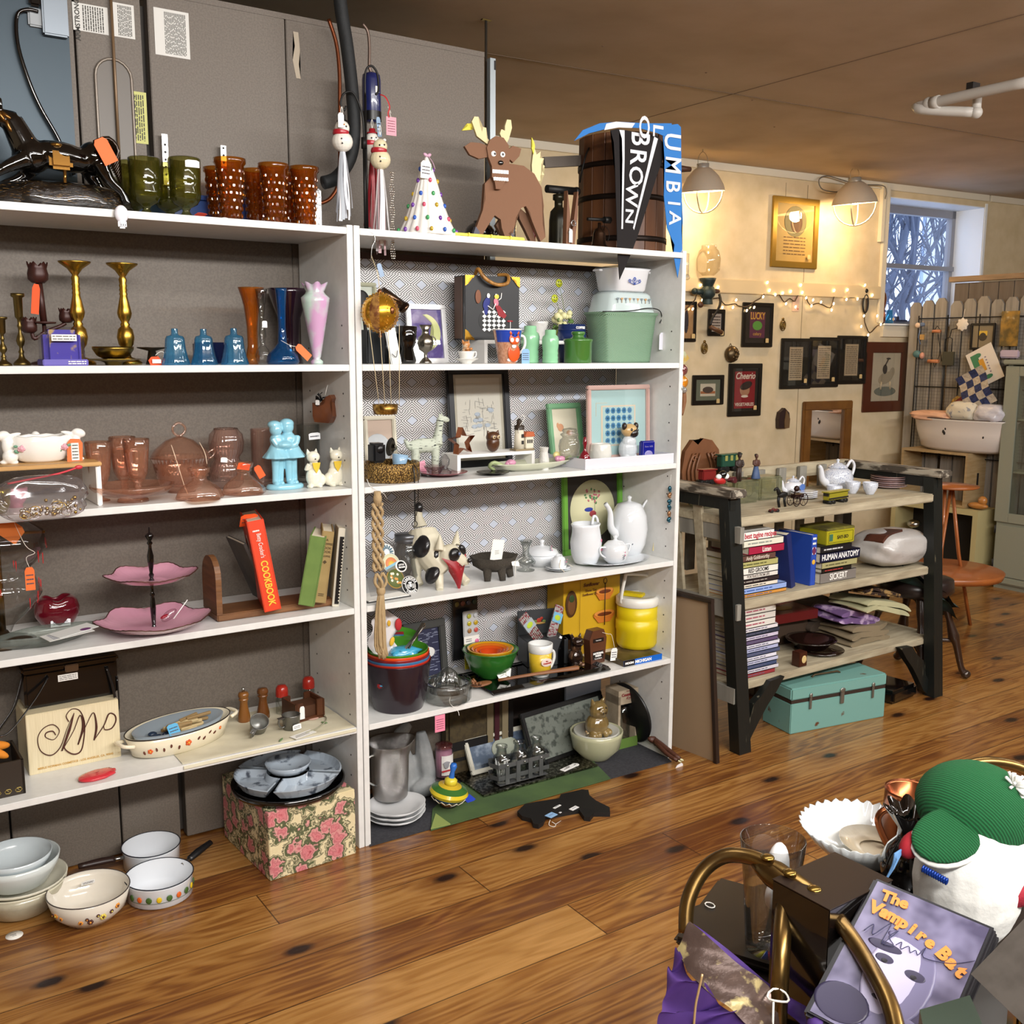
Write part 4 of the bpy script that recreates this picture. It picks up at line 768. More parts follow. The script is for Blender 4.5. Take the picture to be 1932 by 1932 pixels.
p=at(461,1352,S4,.02);p.y=2.90;p=_A(461,2.90,S4);u=k(p);t=_t('pepper_mill','honey-wood pepper mill with a steel knob on top','pepper mill',p);ob('body',G().L([(r*.019,z*.098)for r,z in pm]),WO1,t);ob('knob',G().C((0,0,.094),(0,0,.108),.004),_S,t)
p=_A(497,2.90,S4);t=_t('salt_shaker','darker turned wooden salt shaker beside the pepper mill','shaker',p);ob('body',G().L([(r*.02,z*.098)for r,z in pm[:-2]]+[(.014,.094),(0,.096)]),_m('6b3f1c',.3,cO=.4,n=(8,'54300f',.3,.7,(1,1,.3))),t)
def redcap(px,Y,lb,zz=0):
 p=_A(px,Y,S4);t=_t('glass_shaker',lb,'shaker',p,gR='red-capped glass shakers')
 ob('jar',G().L([(0,0),(.017,0),(.019,.01),(.019,.05),(.016,.062),(.0145,.062),(.016,.045),(0,.004)]),_N,t);ob('cap',G().L([(.019,.058),(.0195,.07),(.018,.085),(.012,.093),(0,.094)]),_m('9c2318',.25,cO=.3),t)
redcap(533,2.90,'red-capped clear glass shaker beside the wooden salt shaker');redcap(583,2.93,'red-capped clear glass shaker behind the wooden coaster box')
c0,c1=at(566,1369,S4),at(626,1352,S4);t=_t('coaster_holder','dark wooden slotted coaster box with a paper sticker','coaster holder',at(572,1366,S4,.04)+V((.01,.02,0)),.1)
DW=_m('3a1e10',.4,n=(10,'5a3218',.3,.7));g=G().B((0,0,.006),(.098,.088,.012),bev=.002)
for x in(-.046,.046):g.B((x,0,.03),(.006,.088,.06))
for y in(-.04,.04):g.B((-.035,y,.034),(.024,.008,.055),bev=.001).B((.035,y,.034),(.024,.008,.055),bev=.001)
ob('box_body',g,DW,t);ob('coasters',G().B((0,0,.028),(.084,.066,.034)),_m('4a2c18',.5),t);_p(t,(-.028,-.046,.052),.016,.04,'eceae6',(0,0,0),0,'paper_sticker')
TIN=_m('8c8c88',.38,.9,n=(14,'6a6a66',.3,.7),bU=.3)
def tcup(loc,lb,rot):
 t=_t('tin_cup',lb,'cup',loc,rot=rot,gR='small pewter cups with finger handles');ob('body',G().L([(0,0),(.019,0),(.023,.004),(.027,.044),(.0275,.046),(.0255,.046),(.022,.006),(0,.004)]),TIN,t);ob('handle',G().T([(-.025,0,.036),(-.04,0,.042),(-.044,0,.028),(-.036,0,.014),(-.024,0,.014)],.003,8,sub=4).B((-.036,0,.043),(.018,.014,.002)),TIN,t);return t
c=tcup(at(550,1382,S4,.028),'upright pewter cup with a paper label',(0,0,.25));_p(c,(.0,-.0275,.022),.03,.016,'ecebe8',(-.1,0,.0),2,'paper_sticker')
tcup(at(487,1390,S4,.03)+V((0,0,.012)),'dented pewter cup tipped on its side in front of the pepper mills',(.5,-.55,.6))
cl=[at(x,y,S4)for x,y in((300,1447),(672,1378))]
def runner(uu,vv):
 x=.735+uu*.51;y=YF-.004+vv*.30;z=S4+.0022+.0012*sin(x*60+y*30)*sin(y*70)
 if vv<.06:z=S4-.012*(1-vv/.06)+.0022;y=YF-.0045
 return(x,y+(.11*(1-uu*1.8)if uu<.3 and vv>.06 else 0)*0,z)
m_run=_m('cfc8b0',.85,n=(9,'c2baa0',.35,.65))
_s('table_runner','pale linen runner spread under the casserole with embroidered leaves at its corner','cloth',G().D(runner,60,30).m(1).T([(1.10,2.70,S4+.006),(1.15,2.72,S4+.006),(1.2,2.78,S4+.006),(1.19,2.86,S4+.006),(1.15,2.92,S4+.006)],.0018,5,sub=4).m(2).E((1.165,2.80,S4+.005),(.018,.012,.001)).m(3).E((1.14,2.84,S4+.005),(.014,.006,.001),(0,0,.5)).E((1.18,2.75,S4+.005),(.012,.005,.001),(0,0,2)).E((1.02,2.69,S4+.005),(.014,.004,.001),(0,0,.9)),[m_run,_m('98967e',.8),_m('d8b0a0',.8),_m('6e8a5a',.8)],(0,0,0))
_s('price_card','white handwritten price card lying in front of the pewter cups','card',G().B((0,0,0),(.075,.03,.0008)).m(1).B((.0,.004,.0008),(.05,.0015,.0004)).B((-.005,-.004,.0008),(.05,.0015,.0004)),[_P,DK],at(572,1388,S4+.005,.01),.3)
c0,c1,c2=at(510,1663,0),at(672,1610,0),at(425,1562,0)
w=(c1-c0).length;an=math.atan2(c1.y-c0.y,c1.x-c0.x);dp=.34;hb=.205
def floral():
 m,nt,b=newmat('floral_paper');N=nt.nodes;L=nt.links
 tc=N.new('ShaderNodeTexCoord');v1=N.new('ShaderNodeTexVoronoi');v1.inputs['Scale'].default_value=17;n0=N.new('ShaderNodeTexNoise');n0.inputs['Scale'].default_value=34;n0.inputs['Detail'].default_value=3
 L.new(tc.outputs['Object'],n0.inputs['Vector']);ad=N.new('ShaderNodeMixRGB');ad.blend_type='ADD';ad.inputs[0].default_value=.05;L.new(tc.outputs['Object'],ad.inputs[1]);L.new(n0.outputs['Color'],ad.inputs[2]);L.new(ad.outputs[0],v1.inputs['Vector'])
 cr=N.new('ShaderNodeValToRGB');e=cr.color_ramp.elements;e[0].position=0;e[0].color=_L('5c2024');e[1].position=.95;e[1].color=_L('d8c9a0')
 for p_,c_ in((.08,'b85a62'),(.2,'cf8084'),(.3,'b4646a'),(.42,'d89a96'),(.5,'4c5238'),(.62,'5e6446'),(.66,'ddd0a8'),(.72,'42442c'),(.8,'ddd0a8')):q=e.new(p_);q.color=_L(c_)
 sc_=N.new('ShaderNodeMath');sc_.operation='MULTIPLY';sc_.inputs[1].default_value=1.15;L.new(v1.outputs['Distance'],sc_.inputs[0])
 n1=N.new('ShaderNodeTexNoise');n1.inputs['Scale'].default_value=70;L.new(tc.outputs['Object'],n1.inputs['Vector']);a2=N.new('ShaderNodeMath');a2.operation='MULTIPLY_ADD';a2.inputs[1].default_value=.55;L.new(n1.outputs[0],a2.inputs[0]);s2=N.new('ShaderNodeMath');s2.operation='SUBTRACT';s2.inputs[1].default_value=.275;L.new(sc_.outputs[0],a2.inputs[2]);L.new(a2.outputs[0],s2.inputs[0])
 L.new(s2.outputs[0],cr.inputs[0]);L.new(cr.outputs[0],b.inputs['Base Color']);b.inputs['Roughness'].default_value=.5;return m
_s('hat_box','large box covered in pink rose patterned paper on the floor','box',G().B((w/2,dp/2,hb/2),(w,dp,hb),bev=.002),floral(),c0,an)
cb=c0+V((cos(an),sin(an),0))*w*.47+V((-sin(an),cos(an),0))*dp*.42;cb.z=hb
_s('black_tray','round black lacquer tray resting on the floral box','tray',G().L([(0,0),(.15,0),(.165,.004),(.168,.02),(.163,.021),(.158,.008),(0,.006)],seg=44),_B,cb+V((0,0,0)))
mar=_m('a9b4bf',.15,cO=.5,n=(26,'4a525e',.56,.66));mar2=_m('c4c2c2',.15,cO=.5,n=(18,'33353c',.6,.63))
t=_t('chip_dip_tray','grey marbled four-section chip and dip dish on the black tray','serving dish',cb+V((0,0,.0215)))
for i in rg(4):
 a0,a1=rn(-130+i*90+3),rn(-130+i*90+87)
 g=G();n_=10;o_=[(.158*cos(a0+(a1-a0)*j/n_),.158*sin(a0+(a1-a0)*j/n_))for j in rg(n_+1)];in_=[(.062*cos(a1+(a0-a1)*j/n_),.062*sin(a1+(a0-a1)*j/n_))for j in rg(n_+1)];pl=o_+in_
 cx,cy_=sum(p_[0]for p_ in pl)/len(pl),sum(p_[1]for p_ in pl)/len(pl);sh=lambda f_:[(cx+(x-cx)*f_,cy_+(y-cy_)*f_)for x,y in pl]
 rings=[(sh(.78),0),(sh(1),.026),(sh(.94),.027),(sh(.76),.006)];vs=[[g.b.verts.new((x,y,z))for x,y in r_]for r_,z in rings];m_=len(pl)
 for A_,B_ in zip(vs,vs[1:]):
  for j in rg(m_):g.b.faces.new((A_[j],A_[(j+1)%m_],B_[(j+1)%m_],B_[j]))
 f1=g.b.faces.new(vs[0][::-1]);f2=g.b.faces.new(vs[3]);bmesh.ops.triangulate(g.b,faces=[f1,f2]);ob('section',g,mar,t)
ob('centre_bowl',G().L([(0,.02),(.03,.02),(.056,.03),(.068,.052),(.066,.053),(.05,.036),(0,.026)],seg=36),mar,t)
MW=_m('cfd6d4',.15,cO=.5)
p=at(44,1748,0,.1);bw=lambda R_,H_,z,nm,lb,m_,x=0,y=0,grp='nested white kitchen bowls on the floor':_s(nm,lb,'bowl',G().L([(0,0),(R_*.6,0),(R_*.72,H_*.12),(R_*.95,H_*.7),(R_,H_),(R_*.965,H_),(R_*.9,H_*.65),(R_*.6,.08*H_),(0,.05*H_)],seg=40),m_,(p.x+x,p.y+y,z),gR=grp)
bw(.115,.075,0.0,'marbled_bowl','marbled cream bowl at the bottom of the nested floor stack',_m('bdb8a2',.2,cO=.4,n=(12,'a39c86',.35,.65)))
bw(.118,.03,.052,'shallow_bowl','cream shallow bowl second from the bottom of the floor stack',_m('cdc8b2',.2,cO=.4));bw(.117,.03,.062,'pie_dish','cream pie dish third from the bottom of the floor stack',_m('d2cebc',.2,cO=.4),.003)
bw(.108,.075,.075,'mixing_bowl','large white glass mixing bowl near the top of the floor stack',MW,-.004);bw(.092,.055,.112,'spouted_bowl','white glass bowl with a pouring lip nested at the very top of the floor stack',_m('c4ced2',.15,cO=.5),-.008,-.01)
_s('round_card','round white paper tag lying on the floorboards before the bowls','tag',G().L([(0,0),(.021,0),(.021,.001),(0,.001)]).m(1).B((-.002,.004,.0014),(.014,.0015,.0004)).B((0,-.003,.0014),(.01,.0015,.0004)),[_P,DK],at(27,1765,0))
p=at(172,1757,0,.075);u=k(p);R_=74*u
t=_t('enamel_bowl','cream enamel bowl with orange and brown flowers on the floor','bowl',p)
ob('body',G().L([(0,0),(.5,0),(.6,.04),(.88,.4),(1,.98),(.97,1),(.94,.8),(.84,.42),(.5,.08),(0,.06)],seg=44),_m('d9d2c4',.15,cO=.5),t,sc=(R_,R_,.082));ob('rim',G().T([(R_*.99*cos(a),R_*.99*sin(a),.0815)for a in[j*2*pi/44 for j in rg(44)]],.0015,6,_c=True),_m('4a4240',.3,.4),t)
g=G()
def rp(a,z,H_=.082):R2=R_*(.88+.12*(z/H_-.4)/.6)+.001;return V((R2*cos(a),R2*sin(a),z))
def fl2(a,z,s_,m1,m2):
 c=rp(a,z);n_=V((cos(a),sin(a),-.2)).normalized();tg=V((-sin(a),cos(a),0));up=n_.cross(tg)
 for j in rg(6):b_=j*pi/3;g.m(m1).E(c+(tg*cos(b_)+up*sin(b_))*s_*.6,s_*.4,seg=8)
 g.m(m2).E(c+n_*.002,s_*.38,seg=8)
for a,z,s_,m1,m2 in((-2.55,.045,.0055,0,2),(-2.72,.05,.007,0,1),(-2.9,.045,.005,2,0),(-2.0,.036,.0065,0,2),(-1.83,.045,.005,2,0),(-1.75,.036,.008,2,0),(-1.42,.042,.009,1,2),(-1.18,.048,.006,2,1),(-1.0,.056,.0075,0,2),(-1.55,.05,.005,2,1)):fl2(a,z,s_,m1,m2)
ob('flower_band',g,[_m('d58a2c',.4),_m('d8c452',.4),_m('4a2620',.4)],t);_p(t,(.012,.062,.072),.035,.014,'f0efec',(.35,0,0),2,'paper_sticker')
def saucepan(px,py,w,H_,lb,ang,hc,dec=0,hl=.13):
 p=at(px,py,0,w*.0007);u=k(p);R_=w*u/2;t=_t('saucepan',lb,'saucepan',p)
 ob('body',G().L([(0,0),(.9,0),(.97,.08),(.99,.9),(1.02,1),(.98,1),(.95,.1),(0,.05)],seg=40),_m('dfe4ea',.15,cO=.5),t,sc=(R_,R_,H_));ob('rim',G().T([(R_*1.01*cos(a),R_*1.01*sin(a),H_)for a in[j*2*pi/40 for j in rg(40)]],.0016,6,_c=True),_m('1d2230',.3,.3),t)
 d=V((cos(ang),sin(ang),0));z=H_*.82
 ob('handle',G().T([d*(R_+.025)+V((0,0,z)),d*(R_+.06)+V((0,0,z+.006)),d*(R_+hl)+V((0,0,z+.012))],[.009,.011,.008],10,sub=3,_l=.6),_m(hc,.35),t);ob('handle_socket',G().T([d*R_*.97+V((0,0,z-.004)),d*(R_+.03)+V((0,0,z))],.006,8),_S,t)
 if dec:
  g=G()
  for j in rg(9):
   a=-2.75+j*.3;c=V((R_*cos(a),R_*sin(a),H_*.5));tp=(2,0,2,1,2,0,2,1,2)[j];g.m(tp).E(c,(.0075,.002,.0085)if tp!=2 else(.0085,.002,.009),(0,0,a+pi/2),seg=10)
  g.m(3).T([(R_*1.0*cos(a),R_*1.0*sin(a),H_*.34)for a in[-2.8+q*.1 for q in rg(26)]],.0006,4);ob('fruit_band',g,[_m('d2601e',.4),_m('d9b71c',.4),_m('42602a',.4),_m('3a5a3a',.5)],t)
 return t
saucepan(288,1652,104,.062,'white enamel saucepan with a brown handle behind the fruit-band saucepan',pi+.12,'2a1a16',hl=.125);saucepan(304,1717,122,.062,'white enamel saucepan with a fruit band and black handle',.52,'101012',1,.115)
def _f(name,lb,cat,loc,w,h,fw,fm,art,am,rz=0,tilt=0,fd=.016,mb=None,mw=0,glassy=True,gR=None,extra=None):
 t=_t(name,lb,cat,loc,rot=(-tilt,0,rz),gR=gR)
 g=G()
 for z,ww in((fw/2,w),(h-fw/2,w)):g.B((0,fd/2,z),(ww,fd,fw),bev=min(.003,fw*.25))
 for x in(-w/2+fw/2,w/2-fw/2):g.B((x,fd/2,h/2),(fw,fd*.98,h-fw*1.6),bev=min(.003,fw*.25))
 ob('frame',g,fm,t)
 iw,ih=w-2*fw,h-2*fw
 if mb:ob('mat_board',G().B((0,fd*.72,h/2),(iw+.002,.001,ih+.002)),mb,t)
 aw,ah=iw-2*mw,ih-2*mw
 g=G().B((0,fd*.72-.0012,h/2),(aw,.0008,ah));g.X=Matrix.Translation((0,fd*.72-.002,h/2));art(g,aw,ah);ob('print',g,am,t)
 if glassy:ob('glass_pane',G().B((0,fd*.4,h/2),(iw,.0008,ih)),PANE,t)
 return t
def cels(g,mi,items,y=-.0004):
 g.m(mi)
 for it in items:g.E((it[0],y,it[1]),(it[2],.0008,it[3]),(0,it[4]if len(it)>4 else 0,0),seg=14)
 return g
Yt=2.80
st=_A(690,2.83,S0);t=_t('ornament_stand','black wire double-hook stand holding the ceramic snowmen','stand',st);u=k(st)
Zp=lambda y:(432-y)*u
ob('post',G().C((0,0,0),(0,0,Zp(262)),.0045).C((.006,0,0),(.006,0,Zp(180)),.0035).L([(0,0),(.05,0),(.05,.006),(.012,.01),(0,.01)]).C((0,0,Zp(275)),(0,0,Zp(255)),.0085),IRON,t)
ob('hook',G().T([(0,0,Zp(262)),(-.004,0,Zp(215)),(-.03,0,Zp(180)),(-.06,0,Zp(182)),(-.072,0,Zp(200)),(-.062,0,Zp(212)),(-.055,0,Zp(204))],.003,8,sub=5),IRON,t)
ob('hook',G().T([(.006,0,Zp(180)),(.006,-.005,Zp(140)),(.022,-.01,Zp(128)),(.04,-.012,Zp(140)),(.042,-.014,Zp(170)),(.032,-.014,Zp(178))],.0032,8,sub=5),IRON,t)
def ribbons(t,n,L,w,cols,seed,z0=0,spread=.03):
 rd=RR(seed);g=G()
 for i in rg(n):
  a=i*2*pi/n+rd.uniform(-.2,.2);g.m(i%len(cols));l_=L*rd.uniform(.78,1);r0,r1=.008,spread*rd.uniform(.5,1.1);wd=w*rd.uniform(.5,1.3);ph=rd.uniform(0,6)
  def fn(uu,vv,a=a,l_=l_,r1=r1,wd=wd,ph=ph):r=r0+(r1-r0)*uu**.8;b_=a+.15*sin(uu*5+ph)+(vv-.5)*wd/max(r,.012);return(r*cos(b_),r*sin(b_)*.7,z0-l_*uu)
  g.D(fn,9,2)
 o=ob('ribbon_tassel',g,cols,t);return o
SN=_m('e9e6dc',.1,cO=.8);RD=_m('a8202c',.3)
def snowman(px,Y,ytop,lb,hat=1,seed=1,s_=1,cols=None,bear=0,L=.16):
 p=_y(px,ytop,Y);t=_t('snowman_ornament',lb,'ornament',p,gR='ceramic snowmen hanging from the wire stand');u=k(p)*s_
 body=SN if not bear else _m('ddd3b0',.1,cO=.8)
 ob('body',G().E((0,0,-50*u),(20*u,19*u,19*u)).E((0,0,-26*u),(14*u,13.5*u,14*u)),body,t,_r=.002,_q=2)
 ob('scarf',G().L([(13.5*u,-40*u),(15.5*u,-37*u),(14.5*u,-31*u)],rot=(0,.08,0)),RD,t)
 g=G()
 for x,z,r in((-7,-26,1.8),(2,-25,1.8),(-9,-48,1.7),(-8,-56,1.7)):g.E((x*u,-math.sqrt(max(0,(13.5 if z>-40 else 18.5)**2-x*x))*u,z*u),r*u,seg=8)
 ob('buttons',g,_B,t)
 if hat==1:ob('hat',G().L([(10*u,-14*u),(10*u,-12.5*u),(6*u,-12*u),(6.5*u,-3*u),(0,-3*u)]),_B,t);ob('nose',G().C((-3*u,-13*u,-22*u),(-4*u,-21*u,-23*u),2*u,.3*u),_m('e08a1c',.4),t)
 if hat==2:ob('hat',G().L([(12*u,-16*u),(12*u,-14*u),(7*u,-13*u),(6*u,-6*u),(0,-5*u)]),RD,t)
 if bear:ob('ear',G().E((9*u,0,-14*u),(4*u,2*u,3*u),(0,-.5,0)),SN,t);ob('ear',G().E((-9*u,0,-15*u),(3*u,2*u,3*u)),SN,t)
 ribbons(t,16,L,.009,cols,seed,-66*u)
 ob('hanger',G().T([(0,0,-6*u),(-2*u,0,4*u),(0,0,12*u),(2*u,0,4*u),(0,0,-6*u)],.0011,5,sub=3),_P,t);return t
rw=[_m('c9ccd4',.35,sp=.6),_m('e4e4e8',.4),_m('9aa0a8',.4)]
t1=snowman(645,2.80,214,'white snowman ornament with a black hat and silver ribbon tassel',1,3,1.02,rw,L=.20);_p(t1,(-.014,-.024,-.004),.018,.04,'e9e9ea')
rr=[_m('8e1c26',.4),_m('a62c34',.4)]
t2=snowman(702,2.85,237,'snowman ornament in a red hat partly behind the cream bear ornament',2,5,.95,rr,L=.23)
_p(t2,(.01,-.02,.022),.014,.055,'9db8d4',(0,-.1,.1),3)
rp_=[_m('d9d6d6',.45),_m('c8a8ac',.5),_m('ececee',.4)]
t3=snowman(717,2.77,249,'cream bear-eared ornament with a pink ribbon tassel and hanging beads',0,9,1.0,rp_,1,L=.25)
g=G();rd=RR(1)
for j in rg(3):
 for i in rg(38):g.E((.016+j*.0045+.002*sin(i*.7+j),-.03,-.115-i*.0065),.0022 if i%3 else .003,seg=6)
ob('beads',g,_m('c9c4bc',.15,1),t3)
t4=_t('price_tag','pink price tag on a red ribbon loop beside the snowmen','tag',_y(738,222,2.80));g=G().B((0,0,-.024),(.033,.0008,.052),bev=.0002).m(1).I(-.012,.012,-.042,-.006,5,-.001,.2);ob('card',g,[_m('d99aa8',.7),_m('6a3a48',.8)],t4)
ob('ribbon_loop',G().T([(-.03,.01,.062),(-.018,0,.055),(-.006,-.003,.03),(-.01,0,.01),(-.006,0,0)],.0035,6,sub=4,_l=.3),_m('b82028',.4),t4);ob('string',G().T([(0,0,0),(-.01,0,.03),(0,0,.012)],.0008,5,sub=3),_P,t4)
p=_A(806,2.75,S0);u=k(p);H_,R_=152*u,51*u
t=_t('ceramic_tree','white ceramic Christmas tree dotted with coloured bulbs and a price tag','figurine',p)
ob('tree_body',G().L([(0,0),(1.0,0),(1.04,.02),(.8,.2),(.55,.45),(.35,.7),(.16,.9),(.05,1),(0,1)],seg=96,fl=lambda a,i:(1+.07*abs(sin(9*a)),0)),_C,t,sc=(R_,R_,H_*.95))
bc=['2c5ab8','c8506a','3a9a5a','b89a2a','6a3a98'];bm_=[_m(c,.15,cO=.6)for c in bc]
n_=0
for j,z in en((.06,.2,.36,.5,.66,.8)):
 r=(1.05,.83,.66,.5,.38,.26)[j]*R_;m_=(13,11,9,7,5,4)[j]
 for i in rg(m_):
  a=2*pi*(i+.4*j)/m_
  if sin(a)>.55:continue
  g=G().E((0,0,0),(.0055,.0055,.007));ob('bulb',g,bm_[(i*2+j*3)%5],t,(r*cos(a)*1.03,r*sin(a)*1.03,z*H_));n_+=1
ob('bow',G().E((-.006,0,0),(.008,.004,.005),(0,.5,0)).E((.006,0,0),(.008,.004,.005),(0,-.5,0)).T([(0,0,0),(.012,-.01,-.02),(.018,-.014,-.04)],.0025,6,sub=3,_l=.3),_m('c9a0b8',.4),t,(0,-.005,H_*.97))
_p(t,(-.018,-.03,H_*.88),.034,.05,'ecebe6',(0,.05,0),3)
p=_A(955,2.77,S0);u=k(p);t=_t('reindeer_cutout','brown wooden cartoon reindeer cut-out with cream antlers and a toothy grimace','decoration',p,rn(-12))
Q=lambda x,y:((x-955)*u,(458-y)*u)
def cut(nm,pts,th,y,m_):return ob(nm,G().P([Q(*q)for q in pts],th,y=y),m_,t)
MB=_m('7c5840',.8,bU=.2);AN=_m('ddd0a0',.7);TH=.02
cut('body',[(912,352),(938,326),(962,313),(990,315),(1012,328),(1027,352),(1032,385),(1030,420),(1036,443),(1026,452),(1020,440),(1008,415),(1003,398),(995,388),(985,392),(975,410),(972,428),(960,440),(966,450),(955,452),(946,430),(944,415),(932,408),(920,425),(905,448),(890,446),(898,425),(908,400),(913,380)],TH,0,MB)
cut('hind_leg',[(985,388),(1003,400),(1012,420),(1022,450),(1012,452),(1000,430),(988,410)],TH,.024,_m('6b4a34',.8))
cut('foreleg',[(950,410),(968,430),(975,452),(962,454),(950,440),(940,424)],TH,.024,_m('6b4a34',.8))
cut('tail',[(1014,340),(1012,310),(1016,276),(1022,290),(1030,284),(1029,296),(1037,296),(1032,306),(1039,310),(1032,318),(1038,326),(1030,328),(1034,338),(1026,338),(1030,348)],.012,.022,AN)
cut('head',[(912,290),(918,276),(930,268),(945,270),(955,282),(958,300),(956,320),(955,340),(946,352),(940,362),(930,362),(928,350),(922,340),(922,322),(915,306)],.016,-.018,MB)
cut('ear',[(916,286),(900,282),(882,282),(870,290),(880,304),(898,310),(914,306)],.014,-.012,MB);cut('ear',[(955,290),(965,282),(982,286),(978,300),(966,312),(958,306)],.014,-.012,MB)
cut('antler',[(918,284),(908,278),(895,270),(885,245),(890,236),(898,236),(900,250),(905,262),(907,253),(913,254),(914,270),(922,280)],.012,-.008,AN);cut('antler',[(944,270),(940,262),(943,254),(950,256),(950,248),(954,236),(962,236),(964,250),(958,270),(950,284)],.012,-.008,AN)
g=G().m(0).E((Q(925,300)[0],-.019,Q(925,300)[1]),(.0085,.003,.0085)).E((Q(943,300)[0],-.019,Q(943,300)[1]),(.0085,.003,.0085)).m(1).E((Q(927,300)[0],-.022,Q(927,300)[1]),(.0035,.002,.0035)).E((Q(943,300)[0],-.022,Q(943,300)[1]),(.0035,.002,.0035)).E((Q(939,315)[0],-.021,Q(939,315)[1]),(.009,.004,.007))
ob('face',g,[_W,_B],t)
g=G()
for i in rg(6):g.B((Q(925+i*5.4,331)[0],-.0195,Q(925,331)[1]),(.0082,.002,.011)).B((Q(927+i*5,344)[0],-.0195,Q(925,344)[1]),(.0078,.002,.01),(0,-.15,0))
ob('teeth',g,_W,t)
for pts in([(868,261),(880,252),(878,248),(896,246),(884,256),(888,258)],[(1007,262),(1012,270),(1014,278),(1011,292),(1007,282),(1009,276)]):cut('star',pts,.006,.004,_m('d9cf3c',.6))
cut('hoof',[(888,447),(894,430),(902,440),(898,449)],.022,-.001,_m('545460',.7));cut('hoof',[(962,452),(966,438),(974,448)],.022,-.001,_m('545460',.7))
pl=_A(890,2.715,S0);_s('yellow_tray','low yellow plastic tray along the shelf edge under the reindeer','tray',G().B((0,0,.0055),(.35,.025,.011),bev=.003).B((-.10,-.002,.006),(.004,.027,.013)).B((-.03,-.002,.006),(.004,.027,.013)).B((.05,-.002,.006),(.004,.027,.013)).B((.12,-.002,.006),(.004,.027,.013)),_m('d9cf4a',.5),(pl.x,2.695,S0))
_s('black_teapot','round shiny black pot standing behind the reindeer legs','pot',G().E((0,0,.038),(.05,.05,.038)).L([(.02,.072),(.02,.078),(0,.08)]).T([(.04,0,.03),(.065,0,.045),(.075,0,.065)],.008,8),_B,_A(905,2.89,S0))
_s('steel_cylinder','small shiny steel cylinder behind the reindeer cut-out','canister',G().L([(0,0),(.02,0),(.02,.085),(.016,.09),(0,.09)]),_S,_A(962,2.92,S0));_s('red_handle_tool','dark red handled tool standing behind the reindeer hind legs','tool',G().C((0,0,0),(.012,0,.1),.012,.009),_m('5c0e1c',.3),_A(1002,2.92,S0))
p=_A(1053,2.88,S0);u=k(p);t=_t('blowtorch','tall black and brass blowtorch beside the wooden barrel','blowtorch',p)
ob('tank',G().L([(0,0),(.036,0),(.033,.02),(.032,.1),(.028,.13),(.014,.145),(.014,.165),(.02,.168),(.02,.185),(0,.19)]),_m('1c1c18',.3,.6,n=(6,'4a4428',.4,.8)),t);ob('burner',G().C((-.05,0,.2),(.07,0,.202),.013).C((0,0,.18),(0,0,.205),.008).E((.075,0,.202),.015),IRON,t)
_s('wooden_beam_end','weathered grey board end sticking out beside the barrel','board',G().B((0,0,0),(.16,.02,.035),(0,-.14,0)),_m('6e665e',.8),_y(1060,305,2.98))
p=_A(1078,2.76,S0);t=_t('wooden_clothespin','large wooden clothespin with a metal spring and a paper tag','clothespin',p)
WN_=_m('7a5238',.6,n=(10,'6a442c',.3,.7,(3,3,.5)))
ob('leg',G().P([(-.022,0),(-.004,0),(-.006,.1),(-.018,.18),(-.02,.1)],.02),WN_,t);ob('leg',G().P([(-.002,0),(.012,0),(.024,.1),(.026,.18),(.022,.18),(.006,.07)],.02),WN_,t)
ob('spring',G().T([(.002+.009*cos(a),-.004-a*.0005,.078+.009*sin(a))for a in[j*.5 for j in rg(26)]],.0012,6).T([(-.006,-.004,.075),(-.016,-.005,.045)],.0011,5),_S,t);_p(t,(-.007,-.006,.058),.014,.042,'e9e9e6')
p=_A(1172,2.915,S0);u=k(p);R_=86*u*.93;H_=.40
t=_t('wooden_barrel','old dark wooden bucket churn with iron bands under the college pennants','barrel',p)
g=G();BWm=_m('4c2c18',.5,n=(7,'6e4526',.3,.7,(2,2,.35)),bU=.3)
nS=20
for i in rg(nS):
 a=2*pi*i/nS;r0=R_*.985
 g.B((r0*cos(a),r0*sin(a),H_/2),(.012,2*pi*R_/nS*.97,H_),(0,0,a),bev=.0015,seg=1)
ob('staves',g,BWm,t);ob('bottom',G().C((0,0,.004),(0,0,.02),R_*.97,seg=24),BWm,t)
for z in(.05,.19,.30):ob('iron_band',G().L([(R_*1.04,z-.009),(R_*1.05,z-.009),(R_*1.05,z+.009),(R_*1.04,z+.009)],seg=40),_m('241a14',.5,.6),t)
ob('wire_handle',G().T([(-R_,0,.36),(-R_-.03,-.02,.33),(-R_-.045,-.02,.28),(-R_-.04,0,.24)],.003,6,sub=4),IRON,t);ob('grip',G().L([(0,-.05),(.008,-.05),(.011,-.02),(.013,0),(.011,.02),(.009,.05),(0,.05)]),_m('3c1f10',.5),t,(R_+.14,.02,.335),(0,pi/2-.06,0))
p=_A(1130,2.80-.06,S0);t=_t('brass_torch','small tarnished brass blow torch standing in front of the wooden barrel','blowtorch',p)
ob('tank',G().L([(0,0),(.032,0),(.03,.008),(.024,.015),(.02,.05),(.016,.062),(.006,.068),(.005,.085),(0,.085)]),_m('5c4434',.25,.9,n=(9,'2a201a',.3,.7)),t);ob('burner',G().C((-.05,0,.093),(.035,0,.096),.0055).C((.02,0,.095),(.045,0,.096),.011).T([(.005,0,.075),(.03,0,.072),(.044,0,.05),(.036,0,.025)],.001,5,sub=3),IRON,t)
PY=2.915-R_-.012
YP=2.69
t=_t('black_pennant','black felt pennant lettered BROWN hanging down in front of the barrel','pennant',_y(1205,245,YP),gR='felt college pennants')
BK=_m('120d0e',.9);WH=_m('d4d6da',.9)
